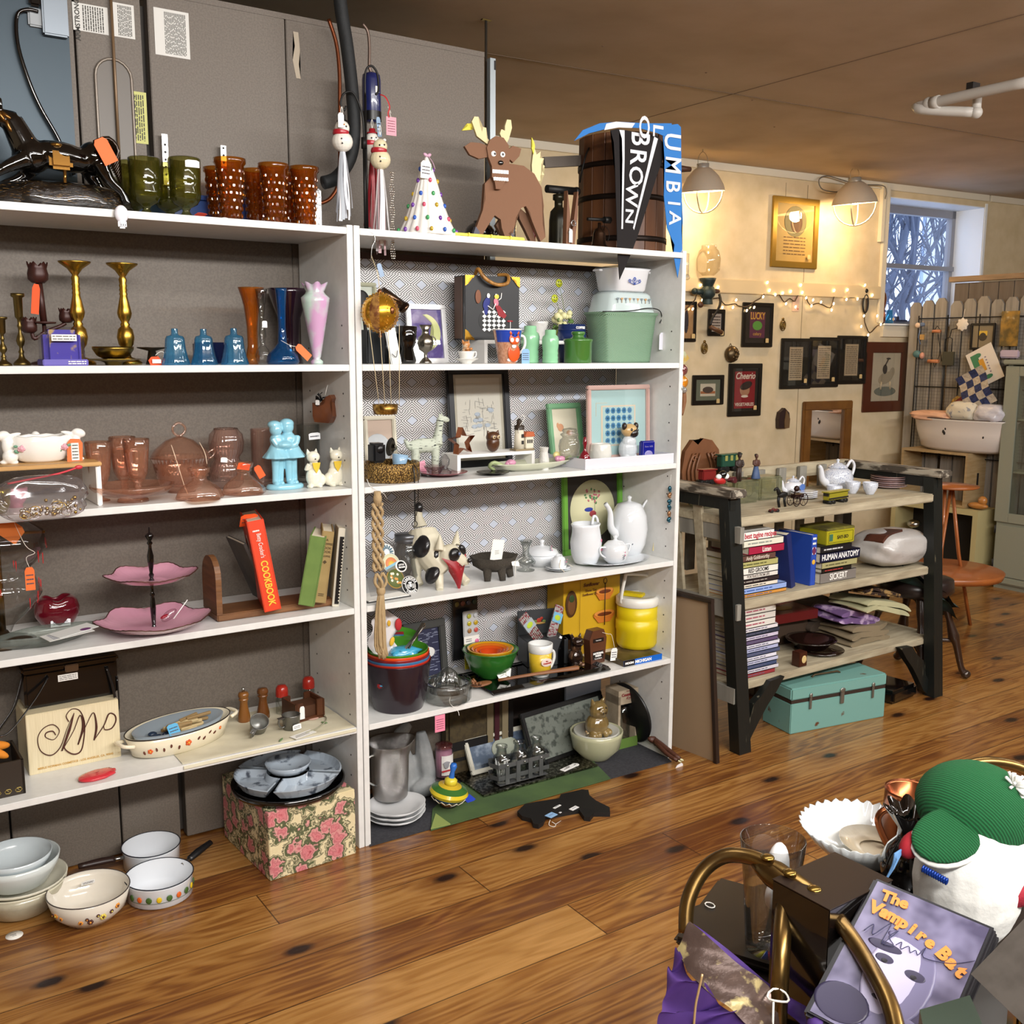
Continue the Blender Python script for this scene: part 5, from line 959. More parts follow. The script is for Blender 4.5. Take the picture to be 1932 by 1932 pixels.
def curved(par,nm,pts,m_,bow=.018,y0=0):
 P_=[_y(x,y,YP)for x,y in pts];c=par.location;g=G()
 o=ob(nm,G().P([(q.x-c.x,q.z-c.z)for q in P_],.0022,y=y0),m_,par);return o
curved(t,'felt',[(1152,246),(1165,243),(1240,256),(1252,270),(1254,292),(1240,330),(1205,440),(1192,476),(1169,528),(1165,470),(1161,330),(1158,268)],BK)
curved(t,'stripe',[(1168,245),(1178,246),(1178,300),(1175,432),(1172,432),(1174,300),(1173,262)],WH,y0=-.0012);curved(t,'stripe',[(1234,258),(1241,262),(1228,310),(1196,434),(1194,430),(1222,312)],WH,y0=-.0012)
def letters_down(par,word,chars,Y,mi,size_fn,rot=pi/2,bold=.001,sxf=1.0):
 c=par.location;g=G()
 for ch,(x,y,s_,sx_)in zip(word,chars):
  q=_y(x,y,Y);kk=k(q);g.K(ch,s_*kk*1.38,(q.x-c.x,-.0022,q.z-c.z),(pi/2,rot,0),sx=sx_,bold=bold*s_*kk*.022)
 return ob('lettering',g,mi,par)
letters_down(t,'BROWN',[(1206,262,46,.72),(1202,296,41,.85),(1198,332,34,.95),(1190,368,30,1.0),(1186,408,20,1.35)],YP,WH,None,bold=1.0)
BLU=_m('2f72b8',.9)
t2=_t('blue_pennant','light blue felt pennant with white letters draped over the barrel top','pennant',_y(1262,240,YP-.01),gR='felt college pennants');YP=YP-.008
curved(t2,'felt_tail',[(1250,256),(1262,236),(1278,234),(1284,240),(1286,380),(1288,420),(1285,435),(1287,470),(1278,524),(1270,480),(1272,462),(1264,445),(1258,430),(1252,370),(1253,300)],BLU)
letters_down(t2,'UMBIA',[(1266,268,42,.8),(1267,312,40,.75),(1267,352,36,.8),(1269,384,32,.8),(1271,412,30,.9)],YP,WH,None,bold=.9)
curved(t2,'felt_band',[(1082,266),(1098,246),(1130,233),(1165,230),(1215,233),(1266,233),(1262,262),(1240,252),(1205,242),(1170,240),(1140,244),(1110,252)],BLU,y0=-.002)
curved(t2,'white_emblem',[(1138,246),(1142,234),(1160,230),(1196,233),(1190,242),(1165,241)],WH,y0=-.004)
letters_down(t2,'OL',[(1214,240,26,1.5),(1240,246,26,1.3)],YP-.002,WH,None,bold=.9)
FRG=_m('9a9a80',.5)
_f('framed_picture','pale green picture frame cut off behind the golden ball ornament','picture frame',_A(697,2.955,S1),.075,.25,.012,FRG,lambda g,w,h:g,[_m('c9cfc2',.6)],tilt=.06)
p=_A(812,2.93,S1);u=k(p)
def moon(g,w,h):
 g.m(1).P(_a(-.010,.004,.058*h/.15*1.0,-1.9,1.35,22)+_a(-.028,.010,.052*h/.15*1.0,1.25,-1.55,22),.0008,y=-.0006)
_f('framed_picture','silver-white picture frame with a yellow crescent moon on purple','picture frame',p,84*u,110*u,9*u,_m('c9c9c9',.3,.5),moon,[_m('4a3a80',.6,n=(30,'8a80b0',.45,.75)),_m('c4c98a',.6)],tilt=.13,rz=0)
_s('black_spatula','slotted black kitchen spatula leaning behind the golden ball','spatula',G().E((0,0,.19),(.026,.004,.034)).T([(0,0,0),(0,0,.165)],.006,8),IRON,_A(697,2.90,S1),rot=(-.1,-.06,0))
q=_y(715,560,2.87);_s('brass_cone','bronze telescoping spyglass slanting down behind the golden ball','spyglass',G().C((-.01,0,.02),(.066,0,-.03),.012,.017).C((.062,0,-.027),(.07,0,-.033),.019),_m('5a4434',.2,.9),(q.x+.02,q.y,q.z))
_s('black_cup','glossy black angular mug on the shelf under the spyglass','mug',G().L([(0,0),(.026,0),(.03,.01),(.021,.045),(.029,.062),(.033,.11),(.03,.112),(.026,.07),(0,.05)],seg=28),_B,_A(767,2.76,S1));
_s('silver_goblet','small tarnished silver oil-can goblet in front of the moon picture','goblet',G().L([(0,0),(.02,0),(.018,.006),(.005,.02),(.006,.032),(.02,.042),(.026,.062),(.022,.08),(.012,.088),(.01,.1),(.02,.118),(.018,.118),(0,.09)]).T([(.022,0,.085),(.036,0,.075),(.034,0,.05),(.02,0,.045)],.002,6,sub=4),_m('9a9488',.25,1),_A(803,2.82,S1))
_s('glass_slab','narrow white ceramic spoon rest leaning behind the ball strings','spoon rest',G().B((0,0,.05),(.035,.008,.11),(-.1,-.15,0),bev=.003).m(1).T([(-.01,-.012,.03),(.004,-.012,.02),(.008,-.012,.04)],.001,5,sub=3),[_m('c9cbc8',.2,cO=.4),DK],_A(742,2.74,S1))
_s('dark_bottles','dark tin and bottle stored in the corner behind the ball','tin',G().B((0,0,.05),(.06,.06,.1),bev=.004).C((.045,0,0),(.045,0,.09),.016),_m('181b1e',.3),_A(702,2.82,S1))
b0=_y(717,590,2.640);kk=k(b0);t=_t('balloon_ornament','golden beaded hot-air balloon ornament with a basket on four cords','ornament',b0);r_=35*kk
g=G();GB=[_m('c9962c',.22,.8),_m('7a4a2c',.4,.5,n=(60,'b88a4a',.4,.6))]
nf=24
ob('ball',G().E((0,0,0),(r_,r_,r_*1.05),seg=32),GB[0],t)
for i in rg(4):
 a0=-2.35+i*pi/2;q=G()
 q.D(lambda a,b,a0=a0:(r_*1.012*sin(a*pi)*cos(a0+(b-.5)*.55),r_*1.012*sin(a*pi)*sin(a0+(b-.5)*.55),r_*1.06*cos(a*pi)),16,4);ob('brocade_panel',q,GB[1],t)
g=G()
for i in rg(12):
 a=-2.35-.3+i*2*pi/12
 for j in rg(1,16):b_=j*pi/16;g.E((r_*1.02*sin(b_)*cos(a),r_*1.02*sin(b_)*sin(a),r_*1.07*cos(b_)),.0016,seg=6)
ob('bead_rows',g,_m('d8ac4a',.2,.9),t);FN=_m('7a4a2a',.3,.7);ob('top_cap',G().C((0,0,r_),(0,0,r_*1.25),.009,.004),FN,t);ob('bottom_finial',G().C((0,0,-r_*1.05),(0,0,-r_*1.2),.006,.003).E((0,0,-r_*1.25),.005),FN,t);ob('brooch',G().E((.012,-r_*.98,.005),(.007,.004,.01)),FN,t)
ob('basket',G().L([(0,0),(.033,0),(.036,.012),(.036,.028),(.033,.028),(.033,.004),(0,.004)],seg=24),_m('a8843c',.3,.8,n=(80,'6a4a20',.4,.6)),t,(.012,0,-.285))
g=G()
for x0,x1 in((-.045,-.018),(-.012,0),(.014,.02),(.05,.046)):g.T([(x0,-.02,-r_*.6),(x1+.006,-.01,-.26)],.0009,5)
g.T([(0,0,r_*1.2),(-.006,0,.11),(-.01,.03,.16)],.001,5);ob('cord',g,_m('d9c8a0',.7),t);_p(t,(-.003,-.002,.135),.016,.038,'94aac4',(0,-.35,.2))
ob('wire_hook',G().T([(-.01,.03,.145),(-.008,.028,.18),(.002,.028,.2),(.0,.03,.215),(-.012,.03,.222)],.0012,6,sub=4),_S,t)
p=_A(1010,2.88,S1);_s('white_riser','low white display riser under the box purse and vase','riser',G().B((0,0,.068),(.385,.14,.012),bev=.001).B((-.186,0,.031),(.012,.14,.062)).B((.186,0,.031),(.012,.14,.062)),_W,(p.x-.045,2.90,S1))
RZ=S1+.0742;p=_A(930,2.86,RZ);u=k(p);pw,ph=118*u,118*u
t=_t('box_purse','black cigar-box purse with gold corners, dancers and a bamboo handle','purse',p,rn(-3))
ob('box_body',G().B((0,.04,ph/2),(pw,.075,ph),bev=.002),_m('17181b',.45),t);ob('side_strip',G().B((-pw/2-.001,.045,ph/2),(.003,.05,ph*.96)),_m('5c4438',.6),t)
for sx,sz in((-1,0),(1,0),(-1,1),(1,1)):
 x0,z0,dz=sx*pw/2,sz*ph,(1 if sz==0 else-1);ob('gold_corner',G().P([(x0,z0),(x0-sx*.034,z0),(x0-sx*.03,z0+dz*.008),(x0-sx*.014,z0+dz*.012),(x0-sx*.01,z0+dz*.028),(x0,z0+dz*.034)],.002,y=-.0005),GOLD,t)
g=G();R1,R2=.056,.042;cx,cz=.005,.062;n8=8
g.m(1).P([(cx+R1*1.03*cos(a),cz+R2*1.03*sin(a))for a in[j*2*pi/40 for j in rg(40)]],.0004,y=.0018)
s_=.0125
for i in rg(-6,7):
 for j in rg(-6,7):
  if i%2 or j%2:continue
  x,z=i*s_*.72,j*s_*.56
  if(x/R1)**2+(z/R2)**2<.9:g.m(0).P([(cx+x-s_*.68,cz+z),(cx+x,cz+z-s_*.54),(cx+x+s_*.68,cz+z),(cx+x,cz+z+s_*.54)],.0006,y=.001)
ob('dance_floor',g,[_W,BLACK],t)
g=G();cels(g,0,[(-.024,.118,.012,.02,.4),(-.026,.1,.008,.02)],.0);cels(g,1,[(-.017,.142,.006,.008),(.012,.145,.004,.004)],0);g.m(2).P([(.008,.11),(.024,.112),(.052,.08),(.044,.07),(.022,.078)],.001,y=-.0006);cels(g,3,[(.012,.122,.009,.013,-.3)],0);cels(g,4,[(.014,.14,.009,.008)],-.0002);g.m(1).T([(.02,-.0004,.128),(.03,-.0004,.135),(.032,-.0004,.152)],.0018,5).T([(-.02,-.0004,.11),(0,-.0004,.098),(.01,-.0004,.118)],.0018,5).T([(.014,-.0004,.085),(.004,-.0004,.07)],.002,5);cels(g,5,[(-.055,.138,.011,.022)],0);cels(g,2,[(.065,.062,.012,.003)],0);g.m(1).C((.066,-.0002,.06),(.066,-.0002,.028),.0012)
ob('dancers',g,[_m('1c2878',.6),_W,_m('8c1420',.6),_m('d4788a',.6),_m('d8c84a',.6),_m('7a4a30',.6)],t)
ob('bamboo_handle',G().T([(-.05,.03,ph+.004),(-.055,0,ph+.02),(-.04,-.015,ph-.008),(.0,-.02,ph-.028),(.045,-.015,ph-.022),(.055,.0,ph+.004),(.035,.03,ph+.006)],[.006,.006,.0062,.0058,.0062,.0058,.006],10,sub=5),_m('a97838',.35,n=(20,'7a5020',.5,.7,(8,1,1))),t)
_o('relief_vase','white relief-carved porcelain vase on the riser behind the mint shakers','vase',_A(1014,2.90,RZ),.075,.066,[(0,0),(.5,0),(.6,.1),(.85,.6),(1,.96),(.96,1),(.8,.6),(.4,.1),(0,.08)],_m('c9c8c4',.3,cO=.3,n=(30,'b5b4b0',.45,.6),bU=.8),seg=30)
p=_A(880,2.735,S1);u=k(p);t=_t('teacup_kitten','white cup and saucer holding a ginger kitten figurine','figurine',p)
ob('saucer',G().L([(0,0),(.016,0),(.018,.004),(.035,.014),(.038,.016),(.034,.016),(.012,.006),(0,.006)]),_C,t);ob('cup',G().L([(0,.008),(.012,.008),(.02,.016),(.026,.035),(.0275,.038),(.025,.036),(0,.02)]).T([(.026,0,.034),(.035,0,.036),(.034,0,.022),(.023,0,.018)],.002,6,sub=3),_C,t)
ob('kitten',G().E((0,0,.04),(.014,.012,.014)).E((-.002,-.003,.058),(.0125,.011,.011)).C((-.011,0,.063),(-.015,0,.074),.0055,.001,8).C((.007,0,.064),(.009,0,.073),.0045,.001,8).E((-.006,-.014,.045),(.006,.005,.005)).E((.008,-.014,.045),(.006,.005,.005)),_m('b57840',.3,cO=.4,n=(40,'e4cfae',.5,.6)),t,_r=.0014,_q=1)
p=_A(957,2.725,S1);u=k(p);t=_t('cat_mug','tall flared mug painted with an orange cat in a bow tie, blue price tag','mug',p)
ob('mug_body',G().L([(0,0),(.58,0),(.62,.03),(.8,.5),(1,.97),(.98,1),(.93,.97),(.75,.5),(.5,.1),(0,.06)],seg=36),_m('c8987a',.2,cO=.5,n=(12,'b07a5c',.4,.6)),t,sc=(27.5*u,27.5*u,64*u));ob('blue_sky',G().L([(.855,.62),(1.005,.985)],seg=36,a0=rn(-175),a1=rn(0)),_m('2444a8',.25,cO=.4),t,sc=(27.7*u,27.7*u,64*u));ob('white_rim',G().L([(1.008,.965),(1.01,1.0),(.96,1.0)],seg=36),_C,t,sc=(27.6*u,27.6*u,64*u))
OC=_m('c8501c',.3,cO=.3);a_=face(p);t2c=27*u
def mg(x,z,rx,rz,mi,m_,o=.0):R3=t2c*(.6+.4*z/64)+.0004+o;return(x*u,-math.sqrt(max(1e-6,R3*R3-(x*u)**2)),z*u,rx*u,rz*u,m_)
g=G()
for x,z,rx,rz,m_,o in((2,20,14,17,0,0),(0,46,12,11,0,.0003),(-8,57,3.5,4,0,.0003),(7,57,3.5,4,0,.0003),(-5,44,5,5,1,.002),(5,44,5,5,1,.002),(0,32,5,3.5,1,.0015),(-6,7,6,3,1,.0012),(6,6,6,3,1,.0012),(-4,53,1.5,1.5,2,.002),(4,53,1.5,1.5,2,.002)):X_,Y_,Z_,A_,B_,M_=mg(x,z,rx,rz,0,m_,o);g.m(m_).E((X_,Y_,Z_),(A_,.0015,B_),seg=14)
ob('painted_cat',g,[OC,_W,DK],t);ob('handle',G().T([(25*u,0,52*u),(38*u,0,50*u),(40*u,0,34*u),(30*u,0,20*u),(18*u,0,18*u)],.0045,8,sub=4),_C,t);_p(t,(.05,-.03,.046),.03,.046,'86aed4',(0,0,0),4)
JD=_m('8cc49a',.15,cO=.5)
for px,Y,s_,lb in((1000,2.80,1.12,'pale mint glass shaker jar right behind the cat mug'),(1038,2.74,1,'pale mint glass shaker jar with ringed sides beside the green crock')):
 _o('mint_jar',lb,'jar',_A(px,Y,S1),.056*s_,.108*s_,[(0,0),(.9,0),(.95,.05),(.9,.12),(.95,.17),(.88,.24),(.94,.3),(.88,.36),(.97,.5),(1,.7),(.9,.8),(.66,.85),(.66,.98),(.6,1),(0,1)],JD,seg=28,gR='pale mint glass jars')
t=_t('green_crock','small glossy green lidded crock on the shelf edge','jar',_A(1090,2.735,S1));GC=_m('3f7030',.12,cO=.6)
ob('crock_body',G().L([(0,0),(.044,0),(.046,.004),(.046,.068),(.049,.072),(.049,.078),(.044,.08),(0,.08)],seg=36),GC,t);ob('lid',G().L([(.04,.08),(.022,.084),(.018,.09),(.022,.094),(.024,.1),(.02,.104),(0,.104)],seg=30),GC,t)
t=_t('blue_tin','pair of dark blue canisters with white lettering behind the green crock','canister',_A(1078,2.85,S1));ob('tin_body',G().L([(0,0),(.04,0),(.046,.06),(.05,.1),(.048,.1),(.046,.13),(0,.13)],seg=30).L([(.047,.11),(.05,.112),(.047,.114)]),_m('1c2c5c',.25),t);ob('lettering',G().K('COFFEE',.011,(0,-.0485,.118),sx=1,bold=.0003),_W,t)
p=_A(1058,2.93,RZ-.0);t=_t('flower_vase','lime green vase of cream artificial roses with smiley-face picks','vase',p)
ob('vase_body',G().E((0,0,.02),(.026,.024,.022)).L([(.012,.036),(.014,.046),(.012,.048)]),_m('a8b81c',.2,cO=.5),t)
g=G();rd=RR(3)
for i in rg(15):a,b_=rd.uniform(0,6.3),rd.uniform(.01,.034);g.E((b_*cos(a),b_*sin(a)*.6-.005,.065+rd.uniform(-.012,.035)),rd.uniform(.008,.013),seg=10)
ob('blossoms',g,_m('d8d4a0',.6,bU=.6),t)
g=G()
for i in rg(16):a=rd.uniform(0,6.3);x,y,z=.038*cos(a),.02*sin(a)-.004,.05+rd.uniform(-.005,.05);g.E((x,y,z),(.012,.003,.005),(rd.uniform(-1,1),rd.uniform(-1,1),a),seg=8)
ob('leaves',g,_m('5a7a3a',.6),t)
for x,z in((-.018,.145),(-.004,.198)):
 X=-.012 if z>.16 else-.03;g=G().T([(0,0,.04),(.012 if z>.16 else-.01,0,.11),(X,0,z)],.0009,5,sub=4);ob('wire',g,_m('6a7a2a',.5),t)
 g=G().E((X,-.002,z),(.0145,.005,.0145)).m(1).E((X-.005,-.0065,z+.004),(.002,.001,.0028)).E((X+.005,-.0065,z+.004),(.002,.001,.0028)).T([(X-.007,-.0065,z-.003),(X,-.0065,z-.008),(X+.007,-.0065,z-.003)],.0009,5,sub=3);ob('smiley_pick',g,[_m('a8b01c',.3),DK],t)
p=_A(1170,2.83,S1);u=k(p)
t=_t('lattice_basket','mint green woven-pattern metal waste basket with a black handle','basket',p)
bw_,bd_=146*u,.145
def lat():
 m,nt,b=newmat('lattice');N=nt.nodes;L=nt.links;tc=N.new('ShaderNodeTexCoord');wv=N.new('ShaderNodeTexWave');wv.bands_direction='DIAGONAL';wv.inputs['Scale'].default_value=26;wv.inputs['Distortion'].default_value=0
 L.new(tc.outputs['Object'],wv.inputs[0]);cr=N.new('ShaderNodeValToRGB');cr.color_ramp.elements[0].color=_L('6e9a78');cr.color_ramp.elements[1].color=_L('b2d4b6');cr.color_ramp.elements[0].position=.35;cr.color_ramp.elements[1].position=.55
 L.new(wv.outputs[0],cr.inputs[0]);L.new(cr.outputs[0],b.inputs['Base Color']);b.inputs['Roughness'].default_value=.4;bp=N.new('ShaderNodeBump');bp.inputs['Distance'].default_value=.003;L.new(wv.outputs[0],bp.inputs['Height']);L.new(bp.outputs[0],b.inputs['Normal']);return m
sq=lambda a,i:(1/max(abs(cos(a)),abs(sin(a)))**.55,0)
ob('basket_body',G().L([(0,0),(.40,0),(.405,.05),(.47,.9),(.48,.94),(.5,.95),(.5,1),(.46,1),(.38,.05),(0,.04)],seg=64,fl=sq,sy=bd_/bw_*1.0),lat(),t,sc=(bw_*1.0,bw_*1.0,92*u))
ob('wire_handle',G().T([(-.48*bw_,-.06,92*u),(-.1*bw_,-.075,94*u),(.2*bw_,-.078,100*u),(.42*bw_,-.07,97*u),(.5*bw_,-.06,84*u),(.47*bw_,-.06,74*u)],.0018,6,sub=4),BLACK,t)
_p(t,(.5*bw_,-.07,56*u),.036,.06,'d8d9e4',(0,0,0),0,string=[(.49*bw_,-.062,76*u),(.5*bw_,-.068,66*u),(.5*bw_,-.07,56*u)])
z2=S1+92*u+.001
p2=V((p.x,p.y,z2));t=_t('casserole_dish','pale blue glass baking dish turned upside down on the green basket','dish',p2);OP=_m('b9c8c8',.12,cO=.5)
rr_=lambda a,i:(1/max(abs(cos(a)),abs(sin(a)))**.5,0)
ob('dish_body',G().L([(.5,0),(.49,.12),(.47,.3),(.43,.85),(.38,1),(0,1)],seg=60,fl=rr_,sy=.62),OP,t,sc=(128*u,128*u,36*u))
g=G()
for i in rg(9):x=(-4+i)*9.5*u;g.m(i%2).P([(x-.006,.047),(x+.006,.047),(x+.003,.040),(x-.003,.040)],.001,y=-.068).C((x,-.067,.04),(x,-.067,.03),.0012,seg=6)
ob('wheat_pattern',g,[_m('6e7c84',.5),_m('b08a5a',.5)],t)
p3=V((p.x+.0,p.y,z2+36*u+.001));t=_t('casserole','white square casserole with a blue cornflower sprig and clear lid','dish',p3)
ob('dish_body',G().L([(0,0),(.36,0),(.4,.08),(.46,.9),(.5,1),(.46,1),(.36,.1),(0,.08)],seg=60,fl=rr_,sy=.85),_m('dcdee2',.12,cO=.5),t,sc=(100*u,100*u,42*u));ob('handle',G().B((-58*u,0,38*u),(.016,.04,.006),bev=.002),_m('dcdee2',.12,cO=.5),t);ob('handle',G().B((58*u,0,38*u),(.016,.04,.006),bev=.002),_m('dcdee2',.12,cO=.5),t)
ob('glass_lid',G().L([(.48,1.0),(.45,1.08),(.2,1.16),(0,1.17)],seg=40,fl=rr_,sy=.85),_N,t,sc=(100*u,100*u,42*u))
g=G();yy=-.0805
for x,z in((-.022,.036),(0,.043),(.022,.036)):
 for j in rg(6):a=j*pi/3;g.E((x+.0045*cos(a),yy,z+.0045*sin(a)),(.0022,.001,.0022),seg=6)
for x0,x1,z1 in((0,0,.036),(0,-.012,.04),(0,.012,.04),(0,-.02,.03),(0,.02,.03)):g.T([(x0,yy,.024),(x1,yy,z1)],.0011,5)
ob('cornflower_print',g,_m('2c4ca8',.4),t,(-.002,.0085,0))
t=_t('glass_ornament','clear, pink and orange glass ornament hung on the outside of the bookcase','ornament',V((2.532,2.70,1.46)))
ob('paper_corner',G().B((.012,-.012,.012),(.036,.0008,.036),(0,.8,0)),_m('9ab0a0',.6,n=(30,'a88a3a',.4,.6)),t)
ob('glass_bubble',G().E((0,-.015,-.03),(.024,.018,.022)).E((-.008,-.02,-.024),.009),_m('9c5c5c',.08,.2,cO=1,tr=.6),t);ob('glass_bubble',G().E((.008,-.015,-.072),(.02,.016,.022)),_m('d88a20',.1,cO=1,tr=.4),t);ob('glass_bubble',G().E((-.008,-.018,-.095),(.016,.014,.016)).E((.008,-.018,-.1),(.014,.012,.012)),_m('c9cac6',.06,cO=1,tr=.7),t);ob('dried_flower',G().T([(.014,-.01,-.1),(.02,-.01,-.14),(.012,-.01,-.19)],[.01,.009,.004],8,sub=3),_m('7a5030',.7,bU=.8),t)
g=G().C((0,0,.16),(0,0,.24),.012).E((.004,-.004,.16),(.012,.01,.01));_s('wall_clip','clear plastic clip strip on the upper outside edge of the bookcase','clip',g,_g('eceee6','b0b2a8',.1,1.5,.2,'c9cac2'),V((2.54,2.69,1.59)))
p=at(738,913,S2,.085);u=k(p)
t=_t('log_bowl','large gold-flecked bark-textured ceramic bowl with a black cord hanging from it','bowl',p)
GLD=_m('4a3416',.3,.5,n=(34,'c9a25a',.5,.6,(1,1,.35)),bU=.8)
ob('bowl_body',G().L([(0,0),(.95,0),(1,.06),(1,.9),(.97,1),(.9,.98),(.86,.7),(0,.55)],seg=60,fl=lambda a,i:(1+.015*sin(23*a),0)),GLD,t,sc=(54*u,54*u,36*u))
g=G().T([(.028,-.075,.058),(.03,-.092,.03),(.03,-.094,-.06),(.031,-.092,-.115)],.0022,6,sub=4).T([(.034,-.075,.058),(.042,-.093,.03),(.041,-.094,-.06),(.035,-.092,-.1)],.0012,6,sub=4);g.T([(.03+.009*cos(a),-.092,-.125+.009*sin(a))for a in[j*.63 for j in rg(10)]],.0013,6,_c=True);ob('cord',g,BLACK,t)
_f('framed_picture','cream-framed pink picture leaning behind the black phonograph trinket','picture',(_y(716,800,2.975).x,2.955,S2),.115,.185,.013,_m('c9c3b0',.5),lambda g,w,h:g.m(1).E((-.01,0,-.02),(.05,.0005,.055)),[_m('cbb6a6',.7),_m('c9cdd0',.7)],tilt=.08)
p=V((_y(708,800,2.82).x,2.80,S2+36*u+.0));t=_t('phonograph_trinket','black miniature box camera with a silver flash dish standing in the bark bowl','trinket',(p.x,2.79,S2+.038));ob('box_body',G().B((-.012,0,.048),(.042,.045,.06),bev=.006).E((-.01,-.02,.06),(.014,.008,.014)),_m('101114',.3),t)
ob('dish',G().L([(0,0),(.006,0),(.012,.008),(.028,.02),(.0285,.021),(.01,.008)],rot=(0,rn(-78),0)),_m('6a6458',.2,.9),t,(.05,-.01,.06));_p(t,(-.004,-.03,.006),.026,.02,'ecebe9')
_s('blue_mug','light blue tilted mug inside the bark bowl beside the black trinket','mug',G().L([(0,0),(.02,0),(.022,.02),(.026,.045),(.024,.045),(.019,.01),(0,.006)]).T([(.022,-.004,.036),(.036,-.006,.03),(.036,-.006,.015),(.02,-.004,.01)],.003,6,sub=3),_m('8fb0cc',.15,cO=.5),(_y(752,840,2.8).x,2.80,S2+.03),rot=(0,.12,0))
p=_A(812,2.86,S2);u=k(p);t=_t('llama_figurine','speckled grey-white birch-bark llama figurine','figurine',p);BR=_m('b9c0b0',.7,n=(55,'1e2420',.58,.63,(1,1,5)),bU=.4)
q=lambda x,y:((x-812)*u,0,(882-y)*u)
g=G().E(q(800,828),(40*u,.018,14*u)).T([q(826,826),q(831,800),q(834,780)],[12*u,7*u,7*u],12,sub=3).E(q(842,780),(13*u,.009,6*u),(0,.25,0)).C(q(833,774),q(830,766),2*u,.6*u,6).C(q(837,772),q(838,765),2*u,.6*u,6).T([q(764,824),q(758,815)],[5*u,3*u],8)
for x,y in((777,-.01),(786,.01),(820,-.01),(828,.01)):a_=q(x,832);b_=q(x-2,882);g.T([(a_[0],y,a_[2]),(b_[0],y,b_[2])],[8*u,6*u],10)
ob('body',g,BR,t,_r=.0022,_q=2)
BF=_m('14161c',.35)
def sketch(g,w,h):
 rd=RR(2);g.m(1)
 for i in rg(60):x,z=rd.uniform(-.36,.36)*w,rd.uniform(-.22,.2)*h;L_=rd.uniform(.01,.035);g.B((x,-.0004,z),(L_ if i%2 else .0012,.0004,.0012 if i%2 else L_),(0,rd.uniform(-.2,.2),0))
 g.m(2)
 for i in rg(8):g.E((rd.uniform(-.3,.3)*w,-.0003,rd.uniform(-.2,.15)*h),(.012,.0004,.007))
p=_A(908,2.955,S2);u=k(p)
_f('framed_picture','black-framed pale pen and watercolour street sketch','picture',(p.x,2.94,S2),136*u,.345*.98,.024,BF,sketch,[_m('d3d0c4',.7),_m('8a8a88',.8),_m('b4c0cc',.8)],tilt=.10,mb=_m('b9b4a2',.7),mw=.012)
bpy.data.objects['framed_picture.003'].location.z=S2
GF=_m('6ea078',.45)
p=_A(1072,2.90,S2);u=k(p)
_f('framed_picture','light green framed picture of an orange teapot behind the glass jar','picture',(p.x,2.89,S2+.0),82*u,112*u*1.0,10*u,GF,lambda g,w,h:cels(g,1,[(-.02,.02,.014,.014),(-.032,.028,.006,.01),(.02,.0,.016,.01)],-.0004).m(2).E((.03,-.0008,0),(.004,.0008,.004)),[_m('e4ddc6',.7),_m('d8a07a',.7),DK],tilt=.16,rz=.06)
def stars(g,w,h):
 g.m(1).B((0,0,-.012),(w*.62,.001,h*.62)).m(0).B((0,-.0007,-.012),(w*.57,.001,h*.58));g.m(2)
 for i in rg(5):
  for j in rg(5):
   x,z=(i-2)*w*.1,(j-2)*h*.115-.012
   for q_ in rg(4):g.B((x,-.0014,z),(w*.085,.0004,w*.022),(0,q_*pi/4,0))
 g.m(1).B((-w*.3,-.0006,h*.3),(w*.2,.0004,.0012)).B((-w*.4,-.0006,h*.2),(.0012,.0004,h*.2))
p=V(((_y(1115,800,2.79).x+2.5)/2,2.79,0));u=k(V((p.x,2.79,1.2)))
_f('framed_picture','pink-framed quilt star print in pale blue behind the white tray','picture',(p.x,2.80,S2+.012),2.498-_y(1115,800,2.79).x,.262,.016,_m('c9a9a0',.35,.2),stars,[_m('a9c8c8',.6),_m('d8c4ac',.7),_m('3a7ca8',.6)],tilt=.04)
p=_A(935,2.83,S2);u=k(p);x0=_y(863,870,2.80).x;x1=_y(1009,870,2.80).x
_s('display_bridge','white three-sided display riser holding the star cutter and owl','riser',G().B((0,0,.056),(x1-x0,.10,.010)).B((-(x1-x0)/2+.006,0,.0255),(.012,.10,.051)).B(((x1-x0)/2-.006,0,.0255),(.012,.10,.051)),_W,((x0+x1)/2,2.85,S2))
z3=S2+.0612
p=_A(876,2.82,z3);u=k(p);t=_t('star_cutter','large copper star-shaped cookie cutter standing on edge','cookie cutter',p,.05)
pts=[]
for i in rg(10):a=pi/2+i*pi/5+.1;r=.047 if i%2==0 else .021;pts.append((r*cos(a),r*sin(a)+.0395))
g=G()
for i in rg(10):
 a,b_=pts[i],pts[(i+1)%10];g.Q([(a[0],0,a[1]),(b_[0],0,b_[1]),(b_[0],.03,b_[1]),(a[0],.03,a[1])])
ob('copper_band',g,_m('a8623a',.25,.9),t)
p=_A(930,2.83,z3);u=k(p);_s('owl_figurine','small brown ceramic owl with white eyes','figurine',G().E((0,0,17*u),(13*u,12*u,17*u)).E((0,0,28*u),(14*u,12*u,11*u)).C((-9*u,0,34*u),(-12*u,0,41*u),5*u,.5*u,8).C((9*u,0,34*u),(12*u,0,41*u),5*u,.5*u,8).m(1).E((-5*u,-12*u,29*u),(3.5*u,2*u,3.5*u)).E((5*u,-12*u,29*u),(3.5*u,2*u,3.5*u)).m(2).E((-5*u,-14*u,29*u),(1.5*u,1*u,1.5*u)).E((5*u,-14*u,29*u),(1.5*u,1*u,1.5*u)),[_m('4c2c14',.35,cO=.3,bU=1),_m('c9b088',.3),DK],p)
p=_A(985,2.83,z3);u=k(p);t=_t('lighthouse_cottage','hand-built clay lighthouse and cottage hanging ornament on a slab','figurine',p);CL=_m('d3ccb8',.6)
